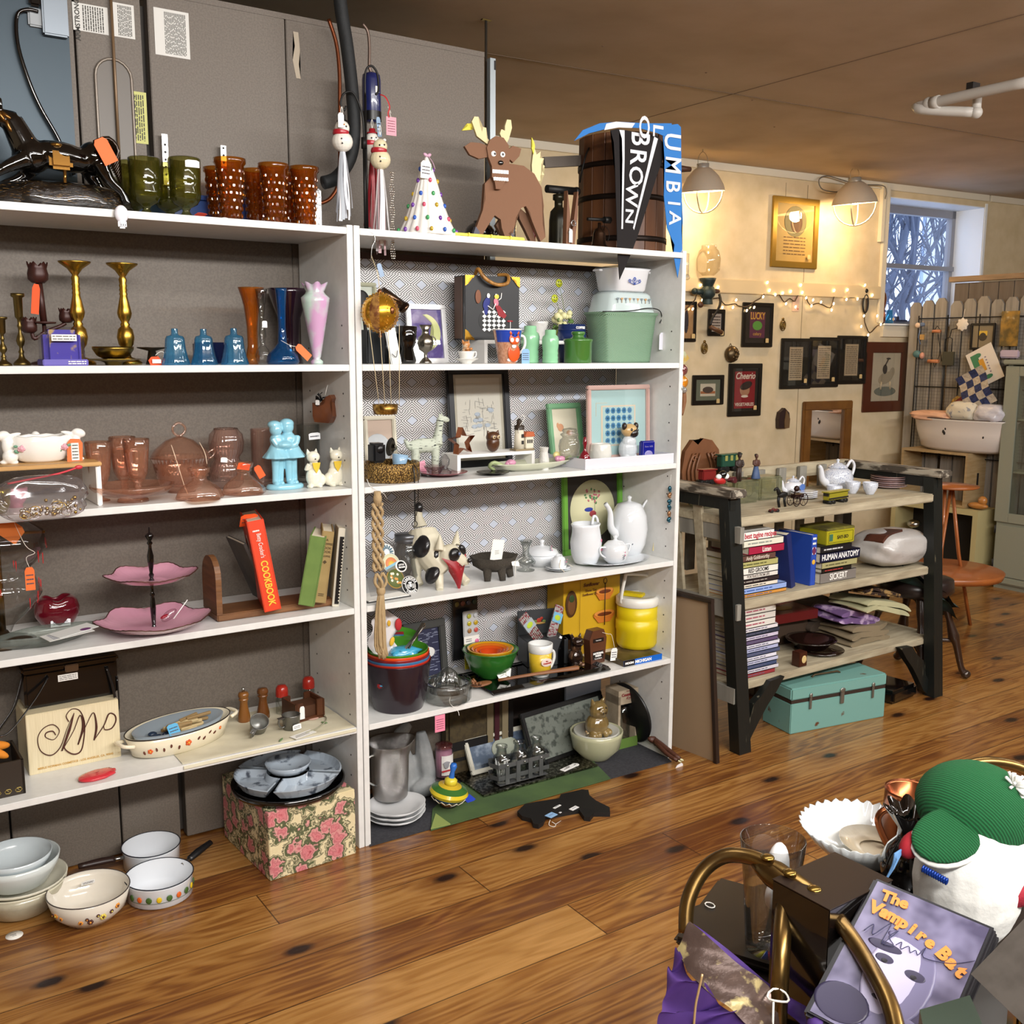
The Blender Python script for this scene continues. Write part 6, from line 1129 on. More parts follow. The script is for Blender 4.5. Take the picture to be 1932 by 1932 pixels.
ob('slab',G().B((0,0,.003),(.078,.04,.006),bev=.002),_m('8a7a5c',.7),t);ob('tower',G().L([(0,0),(.018,0),(.015,.065),(0,.065)],c=(-.012,0,.006)),CL,t);ob('lantern_room',G().L([(.017,0),(.017,.014),(.009,.016),(.009,.03),(0,.038)],c=(-.012,0,.07)),_m('2c2014',.5),t)
ob('cottage',G().B((.022,0,.026),(.032,.028,.04),bev=.002),CL,t);ob('tile_roof',G().P([(.002,.046),(.042,.046),(.036,.062),(.008,.062)],.032,y=-.016),_m('b05a34',.6),t);g=G()
for z in(.028,.05):g.B((-.01,-.0185,z),(.009,.001,.012))
for x in(.014,.022,.03):g.B((x,-.0145,.03),(.005,.001,.012))
ob('window_marks',g,DK,t);ob('hanging_string',G().T([(-.012,0,.105),(-.002,-.006,.118),(.004,-.008,.108),(-.02,-.012,.08),(-.024,-.014,.06)],.0009,5,sub=4),_P,t)
p=at(835,903,S2,.075);_s('red_plate','dark red stoneware plate beside the bark bowl','plate',G().L([(0,0),(.04,0),(.045,.004),(.078,.012),(.08,.014),(.045,.008),(0,.006)],seg=48),_m('6e1422',.2,cO=.5),p)
_s('crystal_stopper','cut glass bottle stopper on the red plate','stopper',G().L([(0,0),(.02,0),(.022,.01),(.008,.02),(.014,.03),(.016,.045),(.006,.06),(0,.063)],seg=9,sm=False),_g('f0eef0','6a6870',.03,2.5),p+V((.0,-.015,.008)));_s('crystal_dish','small pink-tinged cut glass dish on the red plate','dish',G().L([(0,0),(.016,0),(.03,.018),(.034,.026),(.03,.022),(0,.006)],seg=16,sm=False),_g('f0e2e6','8a7078',.03,2),p+V((-.035,-.01,.009)))
t=_t('pink_tag','pink handwritten price tag propped on the bark bowl edge','tag',at(798,895,S2,0));ob('card',G().B((0,0,.022),(.022,.001,.042),(0,-.2,0)).m(1).I(-.007,.007,.008,.036,5,-.001,.2),[_m('d896a8',.7),_m('6a3a48',.8)],t)
p=at(930,899,S2,.05);_s('black_plate','small black cut-work metal saucer at the shelf edge','plate',G().L([(0,0),(.02,0),(.03,.004),(.052,.008),(.053,.0095),(.03,.006),(0,.004)],seg=44),_m('15110f',.25,.6,n=(60,'8a8478',.62,.68)),p)
p=at(1002,889,S2,.045);u=k(p);t=_t('tulip_dish','oval cream ceramic dish with pink tulips at both ends','dish',p,.06);TC=_m('c9cbb4',.2,cO=.4)
ob('dish_body',G().L([(0,0),(.5,0),(.8,.4),(1,.9),(1.02,1),(.98,1),(.7,.45),(0,.2)],seg=52,sy=.38,fl=lambda a,i:(1+.03*cos(11*a)*(i>3),0)),TC,t,sc=(92*u,92*u,16*u))
for s_ in(-1,1):
 ob('tulip',G().E((0,0,0),(.019,.012,.012),(0,s_*.3,0)).E((.004,-.006,.002),(.016,.01,.01)),_m('c48aa4',.25,cO=.3),t,(s_*.105,-.02,.03));ob('stem_handle',G().T([(s_*.12,-.01,.02),(s_*.16,-.01,.035),(s_*.172,0,.022),(s_*.15,.004,.01)],.006,8,sub=3),_m('9aa878',.3),t)
ob('tulip',G().E((.115,.006,.042),(.014,.01,.012)),_m('d9cc8a',.3),t)
xa,xb=at(1120,889,S2).x,2.503
t=_t('white_tray','white lacquer tray holding the glass jar and pug','tray',((xa+xb)/2,2.80,S2));ww=xb-xa
for nm,c,d in(('tray_side',(0,-.115,.0175),(ww,.008,.035)),('tray_side',(0,.115,.0175),(ww,.008,.035)),('tray_side',(-ww/2+.004,0,.0175),(.008,.222,.035)),('tray_side',(ww/2-.004,0,.0175),(.008,.222,.035)),('tray_bottom',(0,0,.003),(ww-.018,.22,.006))):ob(nm,G().B(c,d,bev=.0008),_m('d4d4dc',.2,cO=.4),t)
zt=S2+.0065
p=_A(1074,2.80,S2);
_o('ginger_jar','round clear glass apothecary jar with a ground lid','jar',_A(1074,2.77,S2+.03),.074,.105,[(0,0),(.6,0),(.9,.15),(1,.4),(.9,.6),(.66,.68),(.7,.72),(.84,.76),(.84,.8),(.6,.84),(.7,.9),(.62,.96),(0,1)],_g('e6e6e0','8c8a80',.04,2,.2,'b0ada0'),seg=32)
_s('white_gourd','small textured white ceramic piece beside the glass jar','figurine',G().L([(0,0),(.016,0),(.018,.03),(.013,.06),(.016,.075),(0,.07)],seg=16,sm=False),_m('c9c8c2',.5,bU=1),_A(1026,2.76,S2))
p=_A(1103,2.715,S2+.03);_s('red_bell','small ruby glass hand bell at the tray corner','bell',G().L([(0,.002),(.02,0),(.021,.004),(.014,.02),(.006,.03),(.004,.04),(.0075,.055),(.005,.075),(0,.078)]),_m('6e0c1c',.08,cO=1),p)
_o('candle_cup','white ribbed glass candle cup in the white tray','candle',_A(1133,2.78,zt),.078,.068,[(0,0),(.7,0),(.95,.2),(1,.5),(.9,.92),(.84,1),(.78,.96),(.8,.85),(0,.82)],_m('d3d2ca',.15,cO=.7,bU=.4),seg=30)
p=_A(1184,2.77,zt);u=k(p);t=_t('pug_figurine','glossy pug dog figurine in grey-white and tan with a black face','figurine',p)
ob('body',G().E((0,0,22*u),(19*u,16*u,22*u)).E((-10*u,-.012,6*u),(7*u,9*u,8*u)).E((10*u,-.012,6*u),(7*u,9*u,8*u)).E((0,-.006,36*u),(15*u,12*u,14*u)),_m('c2c8cc',.12,cO=.6),t,_r=.0018,_q=1)
ob('head',G().E((0,-.006,58*u),(17*u,13*u,13*u)),_m('b99a68',.25,cO=.4),t);ob('muzzle',G().E((4*u,-.022,53*u),(10*u,7*u,8*u)),_m('16110e',.3,cO=.4),t);ob('ear',G().E((-14*u,-.01,66*u),(5*u,5*u,7*u)),_m('241a12',.4),t);ob('ear',G().E((14*u,-.01,66*u),(5*u,5*u,7*u)),_m('241a12',.4),t);ob('eyes',G().E((-4*u,-.026,60*u),3*u).E((10*u,-.026,59*u),3*u),_B,t)
p=_A(1220,2.74,zt);t=_t('blue_tin_box','small cobalt blue tin with gold lettering beside the pug','tin',p,-.08);ob('tin_body',G().B((0,0,.036),(.058,.022,.072),bev=.004),_m('141a7c',.2,cO=.5),t);g=G()
for x,z,w,h in((0,.068,.05,.001),(0,.004,.05,.001),(-.025,.036,.001,.064),(.025,.036,.001,.064)):g.B((x,-.0115,z),(w,.0005,h))
g.K('Since 1875',.008,(0,-.0115,.052)).E((0,-.011,.024),(.018,.0006,.014));ob('gold_print',g,_m('9a94c8',.3,.3),t)
q=_y(712,925,2.655);t=_t('macrame_hanger','beige macrame cord hanger with a long tassel hanging past two shelves','plant hanger',q);kk=k(q);MC=_m('a8906a',.85,bU=.8)
g=G()
for s_,x0 in((-1,-6),(1,5)):
 for ph in(0,pi):
  g.T([((x0+4.5*cos(j*.8+ph))*kk,4*kk*sin(j*.8+ph),(-25-j*5.2)*kk)for j in rg(26)],3.4*kk,7)
ob('twisted_cords',g,MC,t);g=G()
for i in rg(10):a=i*.63;g.T([(4*cos(a)*kk,4*sin(a)*kk,-2*kk),(5*cos(a+.3)*kk,5*sin(a+.3)*kk,-30*kk)],2.6*kk,6)
g.L([(7*kk,-22*kk),(8*kk,-20*kk),(8*kk,-12*kk),(7*kk,-10*kk)]);ob('top_knot',g,MC,t)
g=G()
for a in(0,1.6,3.1,4.7):g.T([(-5*kk if a>2 else 8*kk,0,-160*kk),((12*cos(a)+4)*kk,6*sin(a)*kk,-178*kk),(4*kk,0,-195*kk)],3*kk,7,sub=4)
g.L([(7*kk,-202*kk),(8.5*kk,-198*kk),(8.5*kk,-192*kk),(7*kk,-188*kk)],c=(4*kk,0,0));ob('knot_cluster',g,MC,t)
g=G();rd=RR(6)
for i in rg(26):a=rd.uniform(0,6.3);r=rd.uniform(3,9);g.T([((4+4*cos(a))*kk,4*sin(a)*kk,-198*kk),((2+r*cos(a))*kk,r*sin(a)*kk*.6,-240*kk),((1+r*1.2*cos(a+.2))*kk,r*.7*sin(a)*kk,(-300+rd.uniform(-6,6))*kk),((rd.uniform(-2,14)+r*cos(a))*kk,r*.6*sin(a)*kk,(-322+rd.uniform(-8,8))*kk)],2.1*kk,6,sub=2)
ob('tassel',g,MC,t);ob('string',G().T([(0,0,0),(-10*kk,.02,8*kk),(-12*kk,.03,20*kk)],.001,5).T([(4*kk,0,-2*kk),(14*kk,0,-8*kk),(24*kk,.01,-20*kk)],.0007,5),_P,t)
_s('magazine','thin black and white booklets lying on the shelf under the tassel','magazine',G().B((0,0,.002),(.15,.1,.004)).m(1).B((0,-.001,.005),(.14,.095,.002)),[_m('3a3a3a',.6),_P],at(720,1135,S3,.06),.05)
def jarp(t,R_,H_,lid):ob('jar_body',G().L([(0,0),(R_,0),(R_*1.03,.01),(R_*1.03,H_*.68),(R_*.92,H_*.78),(R_*.78,H_*.82),(R_*.78,H_*.97),(R_*.7,H_*.97),(R_*.7,H_*.8),(R_*.9,H_*.6),(0,.01)],seg=32),_g('cfd2d2','5a5e60',.05,2,.25,'6a6a66'),t);ob('screw_lid',G().L([(R_*.8,H_*.84),(R_*.86,H_*.85),(R_*.86,H_*.9),(R_*.83,H_*.92),(R_*.86,H_*.94),(R_*.86,H_),(0,H_)]),lid,t)
t=_t('mason_jar','grey glass mason jar with a zinc lid behind the stickers','jar',_A(768,2.86,S3));jarp(t,.045,.165,_m('6a6c70',.35,.8))
t=_t('sticker_display','clear acrylic stand covered with round and die-cut stickers','display stand',at(745,1126,S3,.03),rot=(-.42,0,.12));ob('acrylic_sheet',G().B((0,0,.082),(.17,.003,.165)),_g('eef0f2','b0b4b8',.03,1.6),t)
def stick(nm,x,z,R_,f,ms,y=-.004,sx=1.0,lb=None):
 g=G().L([(0,0),(R_*1.06,0),(R_*1.06,.0008),(0,.0008)],seg=40,rot=(pi/2,0,0),sx=sx);g.X=Matrix.Translation((0,-.0010,0));f(g,R_);o=ob(nm,g,ms,t,(x,y,z));
 if lb:o['label']=lb
def disc(g,r,y,mi,x=0,z=0,sz=1):g.m(mi).L([(0,0),(r,0),(r,.0005),(0,.0005)],seg=36,c=(x,y,z),rot=(pi/2,0,0),sy=sz)
def ringtext(g,s,r,size,a0,da,mi,y=-.0022,inv=1):
 g.m(mi)
 for i,ch in en(s):a=a0-da*i*inv;g.K(ch,size,(r*cos(a),y,r*sin(a)),(pi/2,(-(a-pi/2))if inv==1 else-(a+pi/2),0),bold=size*.03)
def sb(g,R_):
 disc(g,R_,-.0002,1);disc(g,R_*.66,-.0008,0);disc(g,R_*.58,-.0013,1);g.m(0)
 g.E((0,-.002,.0),(R_*.14,.0006,R_*.2)).P([(-R_*.2,R_*.22),(-R_*.2,R_*.42),(-R_*.1,R_*.3),(0,R_*.46),(R_*.1,R_*.3),(R_*.2,R_*.42),(R_*.2,R_*.22)],.0006,y=-.0022)
 for s_ in(-1,1):
  for q_ in rg(4):g.T([(s_*R_*(.16+.09*q_),-.002,R_*.16),(s_*R_*(.22+.09*q_),-.002,-R_*.1),(s_*R_*(.14+.08*q_),-.002,-R_*.34)],R_*.022,4,sub=2)
 ringtext(g,'STARBUCKS',R_*.8,R_*.32,rn(158),rn(17),0);ringtext(g,'LOVERS',R_*.8,R_*.32,rn(214),rn(-22),0,inv=1)if 0 else[g.m(0).K(ch,R_*.32,(R_*.8*cos(rn(224+i*18)),-.0022,R_*.8*sin(rn(224+i*18))),(pi/2,-rn(224+i*18+90),0),bold=R_*.01)for i,ch in en('LOVERS')]
stick('round_sticker',.058,.018,.029,sb,[_W,BLACK],-.008,lb='round black and white ring logo sticker')
def sun(g,R_):
 disc(g,R_,-.0002,1);disc(g,R_*.72,-.0008,2,0,-R_*.1);disc(g,R_*.4,-.0013,3,0,-R_*.15);g.m(4).B((0,-.0022,-R_*.28),(R_*1.8,.0004,R_*.3),(0,-.3,0)).m(5).B((0,-.0024,-R_*.55),(R_*1.5,.0004,R_*.3),(0,-.3,0))
stick('sunrise_sticker',.012,.098,.03,sun,[_W,_m('d9d8b4',.6),_m('d8885c',.6),_m('d8b04a',.6),_m('7aa8bc',.6),_m('6a6c60',.6)],-.004)
stick('flower_sticker',.008,.135,.026,lambda g,R_:[g.m(1).E((R_*.65*cos(a),-.0008,R_*.65*sin(a)),(R_*.3,.0004,R_*.1),(0,-a,0))for a in[j*.42 for j in rg(15)]],[_W,_m('3a6070',.6)],-.002)
stick('speech_sticker',.043,.083,.018,lambda g,R_:(disc(g,R_*.85,-.0004,1),g.m(0).K('LITTLE',R_*.38,(0,-.0022,R_*.22),bold=.0002).K('PECKER',R_*.38,(0,-.0022,-R_*.24),bold=.0002)),[_W,BLACK],-.008,sx=1.1)
stick('green_sticker',.012,.048,.03,lambda g,R_:(disc(g,R_*.97,-.0004,1),[g.m(2+i%2).E((rd.uniform(-.6,.6)*R_,-.0018,rd.uniform(-.6,.6)*R_),(R_*.14,.0004,R_*.14))for i in rg(12)]),[_m('b0883c',.6),_m('5a6434',.6),_m('c98a3c',.6),_m('ddd8bc',.6)],-.006)
p=at(840,1113,S3,.055);u=k(p);t=_t('dog_figurine','black and white terrier figurine in play bow with a red bandana','figurine',p,rn(12))
DW_=_m('cfc9b4',.45,n=(14,'c2bba4',.3,.7));q=lambda x,y,d=0:((x-840)*u,d,(1113-y)*u)
g=G().E(q(842,1055,-.02),(25*u,22*u,24*u)).T([q(828,1010,.085),q(826,1030,.07),q(828,1060,.03),q(838,1085,-.005)],[26*u,32*u,30*u,24*u],16,sub=4).T([q(826,1005,.09),q(826,985,.1),q(827,968,.1)],[14*u,8*u,7*u],12,sub=2)
g.T([q(848,1058,-.03),q(862,1068,-.045)],[19*u,12*u],12).E(q(864,1066,-.05),(9*u,8*u,7*u))
g.T([q(822,1012,-.01),q(818,1040,-.015)],[2*u,10*u],10).T([q(872,1012,.0),q(862,1036,-.01)],[2*u,9*u],10)
g.T([q(822,1080,.0),q(815,1105,-.02),q(808,1112,-.035)],[11*u,8*u,7*u],10).T([q(860,1080,-.005),q(870,1100,-.025),q(872,1108,-.045)],[11*u,9*u,9*u],10);g.T([q(806,1060,.07),q(805,1095,.07),q(803,1110,.05)],[14*u,8*u,8*u],10)
dogb=ob('body',g,DW_,t,_r=.0028,_q=3)
BKM=_m('141316',.3,cO=.3)
g=G().E(q(836,1048,-.052),(13*u,8*u,13*u)).m(0);ob('black_patch',g,BKM,t);ob('black_patch',G().E(q(858,1042,-.048),(7*u,6*u,11*u),(0,-.5,0)),BKM,t);ob('black_patch',G().E(q(802,1035,.04),(10*u,22*u,22*u),(0,.3,0)),BKM,t);ob('black_patch',G().E(q(816,1052,.01),(9*u,14*u,16*u),(0,.3,0)),BKM,t);ob('black_tail_tip',G().E(q(827,970,.1),(8.5*u,8.5*u,12*u)),BKM,t);ob('black_patch',G().E(q(808,1085,.0),(10*u,16*u,20*u),(0,.5,0)),BKM,t);ob('black_patch',G().E(q(868,1094,-.018),(5*u,8*u,7*u)),BKM,t)
ob('nose',G().E(q(866,1062,-.068),(5*u,4*u,4.5*u)),BKM,t);ob('mouth',G().T([q(840,1066,-.066),q(848,1071,-.072),q(862,1073,-.074)],.0012,5,sub=3),BKM,t);ob('eyes',G().E(q(838,1045,-.072),(3.4*u,2*u,3.4*u)),_m('4a5a7a',.1,cO=1),t)
ob('bandana',G().D(lambda a,b:(lambda c:(c[0],c[1]-.012*sin(b*pi)-.004*sin(a*pi*2),c[2]))(q(812+(62-34*b*abs(a-.45)*0)*a+(b*(18-30*a)),1052+b*62*(1-abs(a-.5)*1.1)+8*sin(a*pi),-.035-.02*sin(a*pi))),16,10),_m('8e1820',.45,n=(70,'b04a50',.62,.66)),t)
_s('molcajete','rough dark stone three-legged bowl with a white card in it','bowl',G().L([(0,.35),(.5,.36),(.85,.6),(1,1),(.9,1),(.7,.7),(0,.55)],seg=30,fl=lambda a,i:(1+.05*sin(7*a+i),0)).C((-.5,-.35,.55),(-.55,-.45,0),.2,.13).C((.5,-.3,.55),(.6,-.35,.05),.2,.14).C((.0,-.62,.6),(.02,-.72,0),.2,.13),_m('3c362e',.9,n=(40,'5a5246',.4,.7),bU=1.5),at(932,1098,S3,.06),sc=(.083,.07,.075))
t=_t('price_card','white folded price card standing in the dark stone bowl','card',at(932,1098,S3,.05)+V((-.002,-.02,.05)));ob('card',G().B((.002,0,.05),(.046,.001,.068),(0,.18,0)).m(1).I(-.008,.008,.035,.05,3,-.001,.2),[_P,DK],t);ob('small_card',G().B((.05,-.035,.005),(.03,.001,.018),(-.6,.2,0)),_P,t);ob('string',G().T([(.04,-.05,-.04),(.04,-.05,.0),(.05,-.035,.01),(.09,-.02,.02)],.0009,5),_P,t)
_o('glass_carafe','small clear glass carafe with a flared neck','carafe',at(992,1080,S3,.03),.072,.105,[(0,0),(.8,0),(.85,.03),(.3,.08),(.35,.14),(.9,.24),(.95,.32),(.5,.5),(.3,.62),(.36,.8),(.6,.98),(.55,1),(.28,.7),(.3,.5),(.8,.3),(0,.16)],_N,seg=30)
CHW=_m('d6dade',.1,cO=.7);SP=[_m('3c4658',.4),_m('c0708a',.4)]
def sprig(par,x,z,y,s_,n=5,sd=1):
 rd=RR(sd);g=G().m(0).T([(x,y,z),(x+.006*s_,y,z+.02*s_),(x-.002*s_,y,z+.045*s_)],.0007,4,sub=3)
 for i in rg(7):a=rd.uniform(-1,1);g.E((x+.004*s_*(1 if i%2 else-1),y,z+.006*s_*i),(.0045*s_,.001,.0015*s_),(0,a,0),seg=6)
 g.m(1)
 for i in rg(n):g.E((x+.018*s_*rd.uniform(.3,1),y,z+.03*s_+rd.uniform(-.012,.02)*s_),(.0035*s_,.001,.006*s_),(0,rd.uniform(-1,1),0),seg=6)
 ob('painted_sprig',g,SP,par)
p=at(1160,1068,S3,.065);_s('china_platter','oval white china platter under the coffee pot','platter',G().L([(0,0),(.5,0),(.6,.3),(.95,.8),(1,1),(.93,.9),(.55,.35),(0,.25)],seg=48,sy=.62),CHW,p,.05,sc=(.147,.147,.014))
zp_=.006
pc=_A(1185,2.83,S3+zp_);u=k(pc);t=_t('coffee_pot','tall white china coffee pot painted with pink flowers and grey leaves','coffee pot',pc)
ob('pot_body',G().L([(0,0),(20,0),(24,2),(32,20),(36,50),(33,75),(26,90),(24,92),(0,92)],seg=36),CHW,t,sc=(u,u,u));ob('lid',G().L([(25,91),(22,96),(10,100),(4,101),(3,104),(5,109),(0,112)],seg=28),CHW,t,sc=(u,u,u))
ob('spout',G().T([(-28*u,-.004,40*u),(-46*u,-.008,55*u),(-50*u,-.01,85*u),(-62*u,-.012,102*u)],[10*u,7*u,5*u,4*u],10,sub=4),CHW,t);ob('handle',G().T([(28*u,-.004,82*u),(42*u,-.006,100*u),(58*u,-.008,96*u),(60*u,-.008,75*u),(46*u,-.006,45*u),(34*u,-.004,28*u)],2.6*u,8,sub=5),CHW,t);sprig(t,-.02,.05,-.0555*u/.0019,1.6,7,3)
_p(t,(48*u,-.05,24*u),.03,.036,'d9c884',(0,.1,0),3)
pc=_A(1105,2.79,S3+zp_);u=k(pc);t=_t('china_creamer','white china milk jug painted with a sprig, in front of the green frame','creamer',pc)
ob('jug_body',G().L([(0,0),(19,0),(22,2),(28,18),(30,40),(27,58),(25,70),(27,76),(25.5,76),(22,60),(0,20)],seg=36,fl=lambda a,i:(1+(.3*max(0,cos(a-pi-.2))**6 if 5<i<9 else 0),0)),CHW,t,sc=(u,u,u));ob('handle',G().T([(18*u,.01,70*u),(24*u,.015,86*u),(32*u,.012,78*u),(30*u,.008,50*u)],2.8*u,8,sub=4),CHW,t);sprig(t,.018,.03,-.045,1.1,4,7)
pc=_A(1160,2.735,S3+zp_);u=k(pc);t=_t('sugar_bowl','small white china lidded sugar bowl with two handles','sugar bowl',pc)
ob('bowl_body',G().L([(0,0),(14,0),(22,8),(26,22),(22,34),(18,38),(0,38)],seg=32),CHW,t,sc=(u,u,u));ob('lid',G().L([(20,36),(14,42),(4,44),(3,47),(5,51),(0,54)],seg=24),CHW,t,sc=(u,u,u))
for s_ in(-1,1):ob('handle',G().T([(s_*22*u,0,12*u),(s_*34*u,0,20*u),(s_*36*u,0,32*u),(s_*22*u,0,32*u)],1.9*u,6,sub=4),CHW,t)
sprig(t,.0,.02,-.047,.6,3,2)
pc=_A(1022,2.86,S3);u=k(pc);t=_t('covered_bowl','white china covered bowl behind the glass carafe','bowl',pc);ob('bowl_body',G().L([(0,0),(18,0),(30,12),(32,24),(0,24)],seg=32),CHW,t,sc=(u,u,u));ob('lid',G().L([(33,24),(28,32),(12,38),(4,39),(3,43),(6,48),(0,51)],seg=28),CHW,t,sc=(u,u,u));sprig(t,.0,.052,-.05,.5,3,5)
pc=at(1053,1082,S3,.045);u=k(pc)
t=_t('cup_and_saucers','stacked white saucers with an upturned china teacup tied by string','teacup',pc);ob('saucer',G().L([(0,0),(.02,0),(.043,.008),(.045,.009),(.02,.004)],seg=36),CHW,t);ob('saucer',G().L([(0,.008),(.02,.006),(.042,.013),(.044,.0145),(.02,.01)],seg=36),CHW,t)
ob('cup',G().L([(.027,0),(.0275,.004),(.026,.02),(.018,.034),(.012,.037),(.011,.042),(.009,.041),(0,.036)],seg=32),CHW,t,(.0,-.002,.016),(.22,-.12,0));sprig(t,.006,.024,-.033,.45,3,4);ob('string',G().T([(-.01,-.028,.045),(-.02,-.035,.02),(-.012,-.044,.01),(-.008,-.046,.004)],.001,5,sub=3).T([(.04,.0,.02),(.055,-.01,.01)],.0007,4),_m('d9cdb4',.8),t)
def sampler(g,w,h):
 g.m(1).L([(0,0),(w*.44,0),(w*.44,.001),(0,.001)],seg=44,rot=(pi/2,0,0),sy=1.05);rd2=RR(6)
 for i in rg(26):a=rd2.uniform(0,6.3);r=rd2.uniform(.0,.13)*w;g.m(2+i%2).E((r*cos(a)*1.5,-.0016,h*.18+r*sin(a)),(.006,.0006,.004),(0,a,0),seg=6)
 g.m(3).C((w*.04,-.0016,h*.1),(w*.04,-.0016,-h*.15),.0008)
 g.m(4).E((-w*.08,-.002,h*.0),(.02,.0008,.008)).m(5).E((w*.0,-.002,-h*.06),(.016,.0008,.012))
p=_A(1122,2.945,S3);u=k(p)
_f('framed_picture','bright green frame around an oval flower sampler behind the china set','picture',(p.x,2.945,S3),142*u,.325,.022,_m('6ea83c',.4,n=(8,'5c9a34',.3,.7,(1,1,.2))),sampler,[_m('3a3634',.8),_m('d8d4ac',.8),_m('c4707a',.7),_m('5c8a5a',.7),_m('2a3c9a',.6),_m('a03c44',.7)],tilt=.05,glassy=False)
t=_t('bead_ornament','string of small teal and copper animal beads hung on the inner side panel','ornament',V((2.50,2.69,.99+.02)));g=G()
for i,(z,c)in en(((0,0),(-.022,1),(-.045,0),(-.066,0),(-.09,1),(-.11,0))):g.m(c).E((-.004,0,z),(.008,.006,.011),(0,i*.8,0),seg=8).E((-.006,-.004,z-.008),(.006,.004,.004),seg=8)
ob('beads',g,[_m('1c4c5c',.2,.5),_m('8a6444',.3,.5)],t);ob('string',G().T([(-.004,0,.01),(-.002,0,.035),(0,0,.05)],.0006,4),_P,t)
p=at(752,1352,S4,.095);u=k(p);H_=92*u
buck=[('4a1420',0),('a8281c',.006),('3a6a8a',.012),('7a1c20',.018),('c8401c',.024),('3c7a28',.03)]
t=_t('plastic_bucket','dark purple plastic pail, outermost of the nested colourful pails','bucket',p);PB=_m('1e0f1e',.25,cO=.3)
pl=[(0,0),(.74,0),(.76,.02),(.86,.3),(.87,.31),(1,.97),(1.02,1),(.98,1),(.72,.03),(0,.03)]
R_=62*u
ob('pail_body',G().L(pl,seg=44),PB,t,sc=(R_,R_,H_));ob('handle_slot',G().B((-.065,-.055,.095),(.055,.012,.012),(0,0,-.55),bev=.004),_m('3a86a8',.3),t);ob('handle_rim',G().B((-.065,-.054,.0935),(.062,.009,.02),(0,0,-.55),bev=.006),_m('8a1c20',.3),t)
t0_=t
for i,(c,nm)in en((('a82a1c','red plastic pail nested second in the purple pail'),('2f6a96','blue plastic pail nested third in the purple pail'),('7c1418','dark red plastic pail nested fourth in the purple pail'),('d8481c','orange plastic pail nested fifth in the purple pail'))):
 z=.008*(i+1);_s('plastic_pail',nm,'bucket',G().L([(.74,.05),(.93,.6),(.985,.97),(1.0,1),(.965,1),(.72,.06)],seg=44),_m(c,.25,cO=.3),p+V((0,0,z)),gR='nested plastic pails',sc=(R_*(.985-.012*i),R_*(.985-.012*i),H_*.99))
t=_t('green_pail','green plastic pail with a raised handle cut-out, innermost of the nested pails','bucket',p+V((0,0,.04)));GM=_m('3f8020',.2,cO=.4)
ob('pail_body',G().L([(.72,.05),(.93,.97),(.95,1),(.915,1),(.7,.06)],seg=44,fl=lambda a,i:(1,0)),GM,t,sc=(R_*.97,R_*.97,H_*.98))
ob('raised_back',G().L([(.93,.9),(.95,1.0),(.96,1.28),(.93,1.28),(.915,.95)],seg=24,a0=rn(20),a1=rn(125),fl=lambda a,i:(1,(-.05*abs(cos((a-rn(72))*1.5)-1)*2 if i in(2,3)else 0))),GM,t,sc=(R_*.97,R_*.97,H_*.98))
g=G().L([(.92,1.08),(.93,1.17)],seg=12,a0=rn(50),a1=rn(100));ob('handle_slot',g,_m('8a1c20',.3),t,sc=(R_*.965,R_*.965,H_*.98));ob('handle_slot',G().L([(.915,1.08),(.925,1.115)],seg=12,a0=rn(50),a1=rn(100)),_m('2c6a94',.3),t,sc=(R_*.965,R_*.965,H_*.98))
zt=S4+.04+H_*.85;_s('kitchen_tongs','steel tongs lying in the green pail','tongs',G().B((0,0,0),(.13,.014,.002),(0,-.75,.3)).B((.0,.0,.002),(.12,.012,.002),(0,-.65,.2)),_S,(p.x+.05,p.y-.01,zt+.04));_s('blue_ice_pack','crumpled bright blue wrapping inside the green pail','packaging',G().D(_k(.1,.07,.05,9,.25),22,12),_m('3f9cc0',.2,cO=.5),(p.x+.02,p.y,zt-.03))
_s('tea_towel','white tea towel with yellow and red fruit print stuffed in the pails','towel',G().D(lambda a,b:((a-.5)*.1+.01*sin(b*9),.012*sin(a*11+b*5)+.02*(a-.5),.17*(1-b)*(1-.5*abs(a-.5))+.0),18,18).m(1).E((.02,-.012,.06),(.008,.004,.015),(0,.3,0)).E((.01,-.012,.12),(.006,.004,.01)).m(2).E((.045,-.008,.11),(.012,.006,.02)).E((-.03,-.012,.03),(.01,.006,.014)),[_m('d9d4d4',.8),_m('d8a82c',.7),_m('b8242c',.7)],(p.x-.035,p.y+.02,zt-.02))
_s('chicken_ornament','small white ceramic chick peeking over the towel in the pails','figurine',G().E((0,0,0),(.012,.01,.014)).E((.0,0,.018),(.008,.008,.009)).m(1).E((-.01,-.002,-.002),(.012,.006,.006)),[_m('d9d8d4',.4),_m('b0503c',.5)],(p.x-.02,p.y+.04,zt+.16))
p=at(845,1332,S4,.058);u=k(p);t=_t('glass_juicer','clear glass citrus reamer on the shelf with a pink price tag hanging below','juicer',p)
JG=_g('eef0ee','4c5250',.02,2.6);ob('dish',G().L([(0,0),(.9,0),(1,.08),(1.02,.5),(1,.56),(.8,.56),(.82,.3),(.5,.3),(.45,.5),(0,.5)],seg=40,fl=lambda a,i:(1+.015*cos(20*a),0)),JG,t,sc=(44*u,44*u,62*u));ob('reamer',G().L([(24,0),(23,12),(15,26),(6,34),(0,37)],seg=48,fl=lambda a,i:(1+.1*cos(12*a)*(i<4),0)),JG,t,(0,0,28*u),sc=(u,u,u));ob('spout_rim',G().T([(44*u*cos(a),44*u*sin(a),36*u+.006*max(0,cos(a-.6)))for a in[j*2*pi/30 for j in rg(30)]],.0022,6,_c=True),JG,t)
